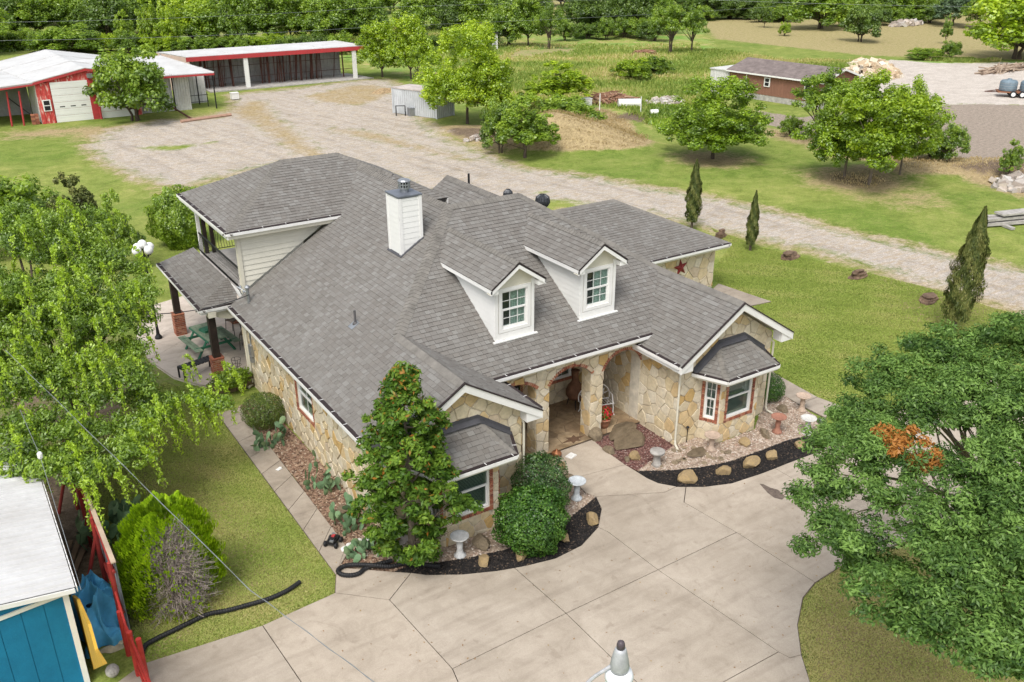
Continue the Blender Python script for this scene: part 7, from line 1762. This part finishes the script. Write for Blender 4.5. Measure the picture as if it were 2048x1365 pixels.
for sx in (-.48, .48):
    for sy, o in ((-.2, -.06), (.2, .08)): m = MB(); m.tube([(sx, sy, .42), (sx*1.04, sy+o*.2, .25), (sx*.98, sy+o, .1), (sx*1.06, sy+o*1.5, 0)], .018, 5); m.build('leg', M_wiron, cbn)
    m = MB(); m.tube([(sx, .22, .68), (sx*1.08, -.05, .64), (sx, -.22, .42)], .018, 5); m.build('armrest', M_wiron, cbn)
g = G(1207, 858, .12)
fp = lathe_thing('flower_pot', 'terracotta pot of bright red flowers beside the right porch column', 'flower pot', (g[0]+.08, g[1]+.1, .12), [(.13, 0), (.19, .15), (.22, .28), (.24, .29), (.24, .33), (.20, .33)], simple('terracotta', (.42, .20, .12), .85, .25, 5, 20, .2), 'pot')
def puff(parent, name, c, r, n, L, mat, seed=0):
    d = unit(n); C = np.array(c)+d*r*(rng.random(n)**.3)[:, None]; T, Bv = orient(d*.7+unit(n)*.5, L, L*.7); return quads_mesh(name, C, T, Bv, mat, parent)
L_red = leaf_mat('petals_red', (.45, .012, .02), (.62, .02, .035), (.75, .06, .07), .25, .04); L_yel = leaf_mat('petals_yellow', (.5, .3, .03), (.65, .42, .05), (.75, .5, .1))
puff(fp, 'leaves', (0, 0, .45), .24, 700, .07, L_mid); puff(fp, 'flowers', (.03, -.03, .50), .25, 420, .055, L_red)
lathe_thing('flower_pot', 'small red pot half hidden in the left porch arch', 'flower pot', (-4.85, 2.1, .12), [(.1, 0), (.14, .2), (.15, .24)], simple('pot_red', (.35, .05, .04), .7), 'pot')
g = G(1113, 912, .06); pk = lathe_thing('copper_pumpkin', 'small copper pumpkin ornament at the left edge of the front walk', 'ornament', (g[0], g[1], .06), [(.05, 0), (.14, .04), (.16, .10), (.11, .16), (.03, .17), (.02, .24), (.01, .24)], simple('copper', (.45, .19, .09), .45, .25, 6, 20, .1, .6))
g = G(1142, 913, .06); m = MB(); m.box((g[0], g[1], .075), (.30, .22, .03), .3); m.box((g[0]-.02, g[1]+.01, .10), (.16, .14, .02), .5); tag(m.build('parcel', M_white), 'flat white parcel lying on the front walk', 'parcel')
g = G(558, 939, .06); m = MB(); m.box((g[0], g[1], .07), (.16, .12, .012), .4); m.box((g[0]+.04, g[1]+.02, .085), (.1, .08, .01), .9); tag(m.build('paper_scrap', M_white), 'scrap of white paper on the edge of the side walk', 'paper')
g = G(1147, 879, .12); m = MB(); n5 = []
for i in range(12): t = i*math.pi/6; r = (.36 if i % 3 == 0 else .24) if i % 2 == 0 else .13; n5.append((g[0]+r*1.3*math.cos(t), g[1]+r*math.sin(t), .1225))
m.prism(n5, (0, 0, .004)); m.build('floor_star', simple('star_inlay', (.17, .10, .06), .9, .3, 6, 20), house)
# stain on the driveway
m = MB(); m.poly([(*Gx(x, y, .05), .053) for x, y in ((1519, 968), (1527, 969), (1541, 976), (1556, 980), (1571, 994), (1564, 1000), (1548, 996), (1535, 986))]); o = m.build('driveway_stain', simple('wet_stain', (.20, .155, .125), .85, .4, 6, 20)); o['kind'] = 'structure'
# ================================================================== GARDEN
def birdbath(px_, py_, col, label, h=.55, r=.24, dark=None):
    g = G(px_, py_, .03); t = thing('birdbath', label, 'birdbath', g, 0, None); mt = simple('birdbath_'+'%d' % (col[0]*1000)+'%d' % (col[2]*1000), col, .85, .2, 6, 24, .2, dark=dark)
    m = MB(); m.lathe((0, 0, 0), [(.15, 0), (.16, .04), (.10, .08), (.075, h*.4), (.09, h*.6), (.07, h*.8), (.12, h*.88)], 16); m.build('pedestal', mt, t, True)
    m = MB(); m.lathe((0, 0, h*.86), [(.06, 0), (r*.7, .03), (r, .08), (r*1.02, .11), (r*.93, .11), (r*.6, .07), (.02, .06)], 20); m.build('bowl', mt, t, True)
    return t
birdbath(1603, 822, (.55, .42, .32), 'beige birdbath nearest the concrete garden walk'); birdbath(1613, 868, (.66, .65, .60), 'white birdbath at the right end of the pebble bed')
birdbath(1554, 865, (.40, .19, .13), 'red-brown birdbath in front of the right bay window'); birdbath(1422, 900, (.52, .40, .31), 'pale pink birdbath at the corner of the right bay', .5)
birdbath(1153, 998, (.60, .64, .66), 'pale blue-white birdbath behind the left hollies', .58, .25); birdbath(920, 1112, (.66, .66, .64), 'white birdbath against the left bay under the magnolia', .6)
birdbath(800, 1118, (.66, .58, .54), 'pinkish white birdbath left of the magnolia foot', .6, .26)
g = G(1313, 930, .03); t = lathe_thing('stump_stool', 'pale grey concrete stump stool at the tip of the right pebble bed', 'stool', g, [(.17, 0), (.12, .06), (.10, .28), (.13, .38), (.22, .42), (.23, .48), (.20, .50)], M_dirtc)
def rockshape(seed, k=1.):
    """faceted boulder on a unit scale"""
    R = np.random.default_rng(seed); me = bpy.data.meshes.new('boulder'); import bmesh
    bm = bmesh.new(); bmesh.ops.create_icosphere(bm, subdivisions=3, radius=1)
    pl = [(v/np.linalg.norm(v), R.uniform(.52, .82)) for v in R.normal(size=(10, 3))]
    for v in bm.verts:
        p = np.array(v.co)
        for n_, d in pl:
            s = p@n_
            if s > d: p = p-n_*(s-d)*.985
        p = p*(1+.03*math.sin(p[0]*9+seed)*math.sin(p[1]*11)+.02*math.sin(p[2]*23+p[0]*17)); v.co = Vector(p)
    bm.to_mesh(me); bm.free(); me.polygons.foreach_set('use_smooth', [False]*len(me.polygons)); return me
ROCKS = [rockshape(i) for i in range(7)]; RK = [0]
def boulder(px_, py_, wpx, label, mat, el=1.3, hk=.8, rz=None, z=.0, name='boulder', hz=None):
    g = G(px_, py_, .03) if z == 0 else GP(px_, py_); w = wpx*((g-CAM)@CF)/FPX/2
    me = ROCKS[RK[0] % 7].copy(); RK[0] += 1; me.materials.clear(); me.materials.append(mat)
    o = bpy.data.objects.new(name, me); COL.objects.link(o); h = w*hk
    o.scale = (w*el**.5, w/el**.5, h); o.location = (g[0], g[1], (g[2] if z else .03)+h*.40); o.rotation_euler = (random.uniform(-.15, .15), random.uniform(-.15, .15), random.uniform(0, 3) if rz is None else rz)
    return tag(o, label, 'rock')
M_b2 = simple('boulder_gold', (.50, .36, .17), .9, .3, 3, 26, .8, dark=(.34, .25, .15), bdist=.04)
M_b3 = simple('boulder_grey', (.33, .26, .17), .9, .35, 3, 22, .8, dark=(.19, .15, .10), bdist=.05)
for x, y, w, lb in ((1375, 962, 42, 'tan boulder nearest the front walk in the right black mulch'), (1446, 946, 34, 'squarish tan boulder second in the right black mulch'), (1502, 931, 42, 'long tan boulder third in the right black mulch'),
    (1544, 917, 31, 'blocky tan boulder fourth in the right black mulch'), (1600, 894, 26, 'tan boulder last in the right black mulch beside the oak leaves')): boulder(x, y, w, lb, M_b2, 1.35, .78, .2)
for x, y, w, lb, mt in ((1184, 1046, 36, 'large tan boulder at the tip of the left black mulch', M_b2), (1129, 1080, 26, 'small tan boulder second in the left black mulch', M_b2), (1042, 1116, 32, 'upright tan boulder in front of the nearest holly', M_b2),
    (968, 1127, 32, 'tan boulder lowest in the left black mulch', M_b2), (964, 1092, 42, 'rounded grey-brown rock in the left pebble bed', M_b3), (1124, 936, 22, 'mossy yellow rock along the left edge of the front walk', M_b2), (1140, 958, 18, 'small yellow rock behind the pale blue birdbath', M_b3)): boulder(x, y, w, lb, mt, 1.15, .85)
boulder(1188, 878, 34, 'upright grey rock at the foot of the right porch column', M_b3, 1.0, 1.1); boulder(1219, 905, 27, 'mossy rock on the walk edge of the red mulch', M_b3, 1.5, .7, 1.9)
boulder(1269, 918, 26, 'tan cube-like rock at the tip of the red mulch', M_b2, 1.1, .95); boulder(1254, 922, 14, 'small brown rock beside the cube-like rock', M_b3, 1.0, 1.)
boulder(1244, 868, 66, 'hump-backed brown rock in the red mulch by the porch', M_slate, 1.4, .35, .3); boulder(1262, 884, 84, 'broad flat layered brown rock in the red mulch', M_slate, 1.5, .20, .35)
boulder(1490, 888, 28, 'domed pinkish rock in the right pebble bed', M_b2, 1.2, .6); boulder(1530, 872, 30, 'long mossy rock in the right pebble bed', M_b3, 1.8, .5, 1.2); boulder(1566, 822, 26, 'brown rock at the foot of the right clipped bush', M_b3, 1.2, .7)
boulder(1395, 908, 46, 'flat brown rock in the pebbles below the right wall corner', M_slate, 1.8, .2, .3); boulder(1354, 902, 18, 'thin pale flat stone in the right pebble bed', M_dirtc, 1.6, .2); boulder(1455, 906, 16, 'small grey stone in the right pebble bed', M_b3, 1.3, .5)
boulder(688, 1022, 34, 'flat tan rock in the bark bed', M_b3, 1.4, .4)
for i, (x, y) in enumerate(((688, 1100), (696, 1093), (706, 1088), (718, 1084), (732, 1082), (746, 1083))): o = boulder(x, y, 15, 'white painted edging stone round the low prickly pear, %s from the walk' % ORD[i], M_white, 1.4, .6, .5, 0, 'edging_stone'); o['group'] = 'white edging stones'
rv = np.random.default_rng(9)
fs_ = Pieces('stone', 'stones', thing('flat_stones', 'scattered small flat stones among the right pebbles', 'stones', (0, 0, 0)), M_b3, 40)
for _ in range(26):
    x, y = rv.uniform(1300, 1480), rv.uniform(895, 935); g = G(x, y, .03)
    if inside((g[0], g[1]), pebR): m = MB(); m.lathe((g[0], g[1], .03), [(rv.uniform(.05, .12), 0), (rv.uniform(.04, .10), .035)], 6); fs_.add(m.v, m.f)
fs_.finish()
def ledge(px_, py_, wpx, label, rz, n=5, pale=False):
    g = GP(px_, py_); w = wpx*((g-CAM)@CF)/FPX; t = thing('layered_rock', label, 'rock', g, rz)
    R = random.Random(int(px_))
    for i in range(n):
        s = 1-.13*i; k = 9; z0 = .08*i-.03; r = [w/2*s*R.uniform(.75, 1.05) for _ in range(k)]; dx = R.uniform(-.12, .12)*w
        P_ = [(dx+r[j]*math.cos(6.283*j/k)*1.05, r[j]*.62*math.sin(6.283*j/k), z0+R.uniform(-.01, .02)) for j in range(k)]
        m = MB(); m.prism(P_, (R.uniform(-.05, .05), R.uniform(-.04, .04), R.uniform(.07, .11))); m.build('ledge', M_rockbr, t)
    return t
ledge(1442, 474, 36, 'layered brown rock just behind the garage roof corner', .3, 5); ledge(1580, 516, 56, 'stack of layered brown rocks on the lawn, second from the garage', .2, 4)
ledge(1714, 556, 46, 'layered brown rock with a pale stone on top, third on the lawn', -.1, 5); ledge(1858, 600, 60, 'dark brown hollow layered rock beside the tallest cypress', .3, 3)
g = GP(1712, 546); boulder(1709, 549, 14, 'pale stone resting on the third layered rock', M_dirtc, 1.2, .8, None, 1); bpy.data.objects[-1] if False else None
# stake light
g = G(1373, 885, .03); m = MB(); m.tube([g, g+V3(0, 0, .55)], .012, 5); m.lathe(g+V3(0, 0, .50), [(.02, 0), (.06, .03), (.02, .08)], 8); tag(m.build('path_light', M_black), 'thin black path light by the right wall corner', 'light')
# black machine on the walk
g = G(667, 1088, .06); tm = thing('toy_vehicle', 'small black and grey toy vehicle with a red part on the side walk', 'toy', (g[0], g[1], .055), .7)
m = MB(); m.box((0, 0, .14), (.36, .22, .08)); m.box((-.05, 0, .20), (.16, .16, .06)); m.build('body', M_black, tm)
m = MB(); m.box((.03, 0, .235), (.1, .08, .03)); m.build('seat', M_redp, tm)
m = MB(); m.box((.12, .05, .2), (.12, .08, .05), .4); m.box((-.14, -.04, .2), (.08, .1, .04)); m.build('engine', M_galv, tm)
for sx in (-.14, .14):
    for sy in (-.15, .15): m = MB(); m.lathe((sx, sy-.04, .075), [(.05, 0), (.075, .015), (.075, .065), (.05, .08)], 12, (0, 1, 0)); m.build('wheel', M_black, tm)
# corrugated drain pipes
def drain(pts, label, z=.075, r=.055):
    P_ = [V3(*Gx(x, y, z), z+(e_ if len(t_) > 0 else 0)) for (x, y, *t_) in pts for e_ in (t_ or [0])]
    out = []; 
    for i in range(len(P_)-1):
        a, b, c, d = P_[max(i-1, 0)], P_[i], P_[i+1], P_[min(i+2, len(P_)-1)]
        n_ = max(4, int(np.linalg.norm(c-b)/.028))
        for k in range(n_):
            s = k/n_; out.append(.5*((2*b)+(-a+c)*s+(2*a-5*b+4*c-d)*s*s+(-a+3*b-3*c+d)*s**3))
    out.append(P_[-1]); m = MB(); m.tube(out, [r*(1.08 if i % 2 else .93) for i in range(len(out))], 10)
    return tag(m.build('drain_pipe', M_black), label, 'pipe')
drain([(600, 1164), (575, 1181), (540, 1197), (500, 1209), (455, 1221), (415, 1229), (380, 1245), (345, 1262), (312, 1278), (290, 1292), (284, 1310)], 'black corrugated drain pipe lying across the side lawn')
drain([(784, 1122), (758, 1128), (731, 1137), (718, 1147), (701, 1151), (683, 1149), (676, 1141), (690, 1132), (714, 1133, .05), (747, 1136, .08), (780, 1133), (813, 1127), (850, 1130), (880, 1133)], 'black corrugated drain pipe coiled at the corner of the walk', .11)
# ================================================================== WIRES AND YARD LIGHT
M_wire = simple('cable_grey', (.30, .32, .33), .5, .1, 3, 20, .05, .4); M_wireb = simple('cable_dark', (.05, .05, .055), .5)
def wire(pts, r, label, mat, sag=.0, twin=False):
    out = []
    for i in range(len(pts)-1):
        a, b = V3(*pts[i]), V3(*pts[i+1])
        for s in np.linspace(0, 1, 14)[:-1]: out.append(a*(1-s)+b*s-V3(0, 0, sag*4*s*(1-s)))
    out.append(V3(*pts[-1])); m = MB(); m.tube(out, r, 5)
    if twin: m.tube([p+V3(.009*math.cos(i*1.7), .009*math.sin(i*1.7), .009*math.sin(i*1.7)) for i, p in enumerate(out)], r, 5)
    return tag(m.build('cable', mat), label, 'cable')
def RP(x, y, d): v = ray(x, y); return CAM+v/np.linalg.norm(v)*d
wire([RP(10, 700, 25), RP(500, 1180, 14), RP(790, 1395, 10.6)], .0035, 'twisted pale overhead cable crossing the side lawn and driveway', M_wire, .0, True)
wire([RP(40, 820, 22), RP(80, 912, 20), RP(162, 1180, 16.5)], .005, 'thin overhead cable with an insulator above the blue shed', M_wire)
a = RP(80, 912, 20); m = MB(); m.lathe(a-V3(0, 0, .06), [(.035, 0), (.05, .03), (.05, .11), (.03, .14)], 10); tag(m.build('insulator', M_white), 'white insulator on the thin cable above the blue shed', 'insulator')
wire([onP(498, 590, (xLe, 0, zE+.5), NL), RP(400, 619, 32.5), RP(283, 629, 32), RP(200, 650, 31)], .016, 'dark service cable from the balcony corner into the weeping tree', M_wireb, .05)
wire([(-60, 112, 7.0), (-7.3, 101.8, 6.1), (38, 99.9, 6.1), (110, 95, 6.5)], .013, 'upper power line above the long shed', M_wire, .3)
wire([(-60, 105, 5.2), (-7.3, 96.8, 4.6), (34, 92, 4.4), (110, 86, 4.8)], .013, 'lower power line above the long shed', M_wire, .3)
wire([(70, 92, 7.), (113.8, 54.7, 5.7), (150, 20, 6.5)], .013, 'power line above the hay meadow', M_wire, .3)
hc = RP(1239, 1337, 11.2); yl = thing('yard_light', 'grey metal yard light with a white dish seen from above', 'lamp', hc)
ax = V3(.0, .0, 1); M_alu = simple('lamp_metal', (.50, .51, .52), .5, .2, 8, 40, .2, .2)
m = MB(); m.lathe((0, 0, 0), [(.105, -.02), (.115, .04), (.10, .14), (.075, .26), (.06, .30), (.03, .31)], 20); m.build('housing', M_alu, yl, True)
m = MB(); m.lathe((0, 0, .30), [(.05, 0), (.05, .05), (.04, .09), (.015, .11)], 16); m.build('photocell', simple('photocell', (.10, .08, .09), .3, .2), yl, True)
m = MB(); m.lathe((0, 0, -.16), [(.165, 0), (.17, .05), (.15, .115), (.10, .14), (.09, .15)], 26); m.build('reflector', simple('reflector', (.74, .76, .78), .35, .05), yl, True)
m = MB(); m.lathe((0, 0, -.34), [(.12, 0), (.155, .06), (.165, .18)], 24); m.build('lens', M_globe, yl, True)
po = RP(1100, 1425, 11.5)-hc
m = MB(); m.tube([(-.08*CR[0], -.08*CR[1], .05), po*.35+V3(0, 0, .12), po*.75+V3(0, 0, .02), po], .022, 8); m.build('arm', M_alu, yl)
m = MB(); m.tube([po+V3(0, 0, .3), V3(po[0], po[1], -hc[2])], .10, 10); m.build('pole', M_barkl, yl)
# ================================================================== FAR YARD: piles, trailer, boards
def pile(name, label, cat, px_, py_, rx, ry, h, n, size, mat, seed, long_=1., rz=0., ind=60):
    g = GP(px_, py_); t = thing(name, label, cat, g, rz); R = random.Random(seed); PC = Pieces({'rock_pile': 'rock', 'brush_pile': 'branch', 'rubble_pile': 'chunk', 'log_pile': 'log'}[name], {'rock_pile': 'rocks', 'brush_pile': 'twigs', 'rubble_pile': 'rubble', 'log_pile': 'logs'}[name], t, mat, ind)
    for _ in range(n):
        a, r = R.uniform(0, 6.28), math.sqrt(R.random()); x, y = rx*r*math.cos(a), ry*r*math.sin(a); z = h*max(0, 1-r**1.6)*R.uniform(.8, 1.05)
        s = size*R.uniform(.5, 1.4); m = MB()
        if long_ > 2: t0 = R.uniform(-.6, .6)+(R.uniform(0, 3.14) if name == 'brush_pile' else 0); d = V3(math.cos(t0), math.sin(t0), R.uniform(-.2, .25))*s*long_/2; m.tube([V3(x, y, z+.05)-d, V3(x, y, z+.12), V3(x, y, z+.05)+d], [s*.18, s*.2, s*.1], 5)
        else: m.box((x, y, z), (s*R.uniform(.7, 1.4), s*R.uniform(.6, 1.1), s*R.uniform(.4, .8)), R.uniform(0, 3), (R.uniform(-.5, .5), R.uniform(-.5, .5)))
        PC.add(m.v, m.f)
    PC.finish(); return t
M_lime_ = piece_mat('limestone_rubble', [(0, (.56, .45, .31)), (.3, (.64, .55, .42)), (.6, (.50, .38, .25)), (.85, (.66, .60, .50))], fine=5)
M_brush = piece_mat('brush', [(0, (.22, .11, .07)), (.4, (.32, .18, .11)), (.8, (.40, .27, .18))], fine=8)
M_rub = piece_mat('rubble', [(0, (.42, .38, .34)), (.3, (.52, .45, .38)), (.6, (.33, .28, .24)), (.85, (.55, .52, .48))], fine=6)
M_log = piece_mat('grey_logs', [(0, (.30, .22, .16)), (.4, (.40, .31, .23)), (.8, (.20, .14, .10))], fine=6)
pile('rock_pile', 'heap of cream limestone chunks behind the brown cabin', 'rocks', 1745, 152, 3.4, 3.0, 1.6, 240, .62, M_lime_, 1)
pile('rock_pile', 'small group of pale limestone lumps left behind the large heap', 'rocks', 1722, 130, 2.2, .8, .5, 26, .7, M_lime_, 2)
pile('brush_pile', 'reddish brown heap of dead brush left of the brown cabin', 'brush', 1222, 205, 2.2, 1.6, .9, 220, .3, M_brush, 3, 6.)
pile('brush_pile', 'smaller reddish brush heap farther back in the field', 'brush', 1285, 110, 1.6, 1., .5, 90, .3, M_brush, 4, 6.)
pile('rubble_pile', 'scattered pale broken slabs by the field edge beyond the round lawn tree', 'rubble', 1330, 207, 3.0, 1.6, .35, 70, .5, M_rub, 5, 1., .5)
pile('rubble_pile', 'grey rubble on the bank at the right edge of the photograph', 'rubble', 2035, 372, 2.2, 1.4, .5, 70, .5, M_rub, 6, 1., .3)
pile('log_pile', 'long low pile of grey logs and brush at the right edge of the dirt lot', 'logs', 2010, 142, 4.6, 1.1, .55, 110, .42, M_log, 7, 7.)
pile('rubble_pile', 'rubble under the trees at the left foot of the mound', 'rubble', 955, 280, 1.4, .6, .25, 22, .35, M_rub, 8)
# junk trailer in the meadow
pile('rubble_pile', 'flat scrap heap of pale pipes and tyres in the hay meadow', 'scrap', 1808, 52, 4.5, 1.4, .9, 60, .8, M_rub, 9)
m = MB(); g = GP(1168, 212); m.box((g[0], g[1], g[2]+.35), (1.3, .8, .6), -.3); m.box((g[0], g[1], g[2]+.67), (1.36, .86, .06), -.3); tag(m.build('white_tub', M_white), 'white rectangular tub on the ground near the brush heap', 'tub')
g = GP(1258, 216); m = MB(); m.tube([g+V3(-.9, .5, .42), g+V3(.9, -.5, .42)], .40, 14); m.build('white_tank', M_wsiding); tag(bpy.data.objects['white_tank'], 'white cylindrical tank lying in the weeds', 'tank')
g = GP(1308, 232); m = MB(); m.tube([g+V3(-.3, .15, .3), g+V3(.3, -.15, .3)], .28, 12); tag(m.build('white_drum', M_wsiding), 'small white drum lying in the weeds right of the long tank', 'drum')
for x, y0_, y1_, lb in ((1199, 222, 187, 'white stake left of the lying white tank'), (1281, 228, 196, 'white stake right of the lying white tank')): g = GP(x, y0_); m = MB(); m.tube([g, g+V3(0, 0, 1.5)], .05, 5); tag(m.build('white_stake', M_white), lb, 'stake')
# trailer with tanks
g = GP(2032, 194); tr_ = thing('trailer', 'rusty flatbed trailer with tandem wheels at the right edge', 'trailer', g, -.9); tr_.scale = (.8, .8, .8)
m = MB(); m.box((0, 0, .62), (4.6, 2., .16)); m.build('deck', simple('rusty_deck', (.30, .13, .07), .85, .3), tr_)
m = MB(); m.tube([(-2.3, .7, .6), (-3.6, 0, .5), (-2.3, -.7, .6)], .06, 5); m.build('drawbar', M_rust, tr_)
for sy in (-1.08, 1.08):
    for sx in (-.55, .45):
        m = MB(); m.lathe((sx, sy-.12, .4), [(.25, 0), (.4, .04), (.4, .2), (.25, .24)], 16, (0, 1, 0)); w_ = m.build('wheel', M_black, tr_); m = MB(); m.lathe((sx, sy-.13, .4), [(.24, 0), (.24, .26)], 14, (0, 1, 0)); m.build('rim', M_white, w_)
for sx, lb in ((-1.1, 'left blue-grey water tank on the trailer'), (1.2, 'right blue-grey water tank on the trailer')):
    c_, s_ = math.cos(-.9), math.sin(-.9); gg = g+V3(c_*sx*.8, s_*sx*.8, .56); t = thing('water_tank', lb, 'tank', gg); t.scale = (.8, .8, .8); m = MB(); m.lathe((0, 0, 0), [(.95, 0), (1.0, .1), (1.0, 1.05), (.85, 1.25), (.25, 1.35), (.25, 1.45)], 24); m.build('body', simple('tank_blue', (.20, .27, .32), .5, .25), t, True)
    m = MB()
    for z in (.3, .6, .9): m.lathe((0, 0, z), [(1.02, 0), (1.02, .04)], 24)
    m.build('band', M_galv, t)
# boards at the right edge of the lawn
g = GP(2020, 452); bp = thing('board_stack', 'stack of pale grey posts and boards on the lawn at the right edge', 'boards', g, -.35)
for i, (x, y, z, l, w, h, r) in enumerate(((0, 0, .18, 3.2, .25, .16, 0), (.1, .4, .2, 3.2, .25, .16, .03), (0, .1, .42, 3.3, .25, .14, .05), (.3, .45, .45, 3.0, .25, .14, -.03), (.6, .3, .66, 2.6, .7, .10, .08), (-.5, -.2, .1, .25, 1.2, .12, 0), (1.0, 0, .06, .25, 1.2, .12, 0))):
    m = MB(); m.box((x, y, z), (l, w, h), r); m.build('board', M_dirtc, bp)
boulder(1964, 446, 26, 'flat pale grey stone left of the board stack on the lawn', M_dirtc, 1.8, .25, -.4, 1)
# low timber in the yard by the red shed
a, b = GP(362, 246), GP(462, 232); m = MB(); m.tube([a+V3(0, 0, .1), b+V3(0, 0, .1)], .16, 6); tag(m.build('timber', simple('pink_timber', (.45, .28, .20), .9, .2)), 'long reddish timber on the ground in front of the red shed wing', 'timber')
a, b = GP(328, 215), GP(384, 240); m = MB(); m.tube([a+V3(0, 0, .5), b+V3(0, 0, .08)], .08, 6); tag(m.build('pole', M_rust), 'dark pole lying against the red shed wing', 'pole')
a = GP(770, 185); heap('straw_heap', 'low heap of dry straw beside the container', 'straw', (a[0], a[1], 0), 1.7, .9, .4, simple('straw', (.50, .36, .20), .95, .4, 4, 20, .5), 12, 14, 2)

# leaf litter on the paving and in the gutters of the beds
R = np.random.default_rng(77); n = 230; Q = []
while len(Q) < n:
    x, y = R.uniform(640, 1650), R.uniform(960, 1360); g = G(x, y, .062)
    k = R.random() < (.9 if (abs(x-900) < 260 and y < 1180) or x > 1540 else .22)
    if k and not inside((g[0], g[1]), mulL) and not inside((g[0], g[1]), mulR): Q.append((g[0], g[1], .062))
Q = np.array(Q); nr = unit(n)*.25+np.array([0, 0, 1.]); nr /= np.linalg.norm(nr, axis=1)[:, None]; T, Bv = orient(nr, .05, .03)
L_lit = leaf_mat('fallen_leaves', (.14, .08, .04), (.30, .18, .09), (.36, .30, .12), .1, .01)
tag(quads_mesh('leaf_litter', Q, T, Bv, L_lit), 'fallen leaves scattered over the driveway', 'leaves', None, 'stuff')
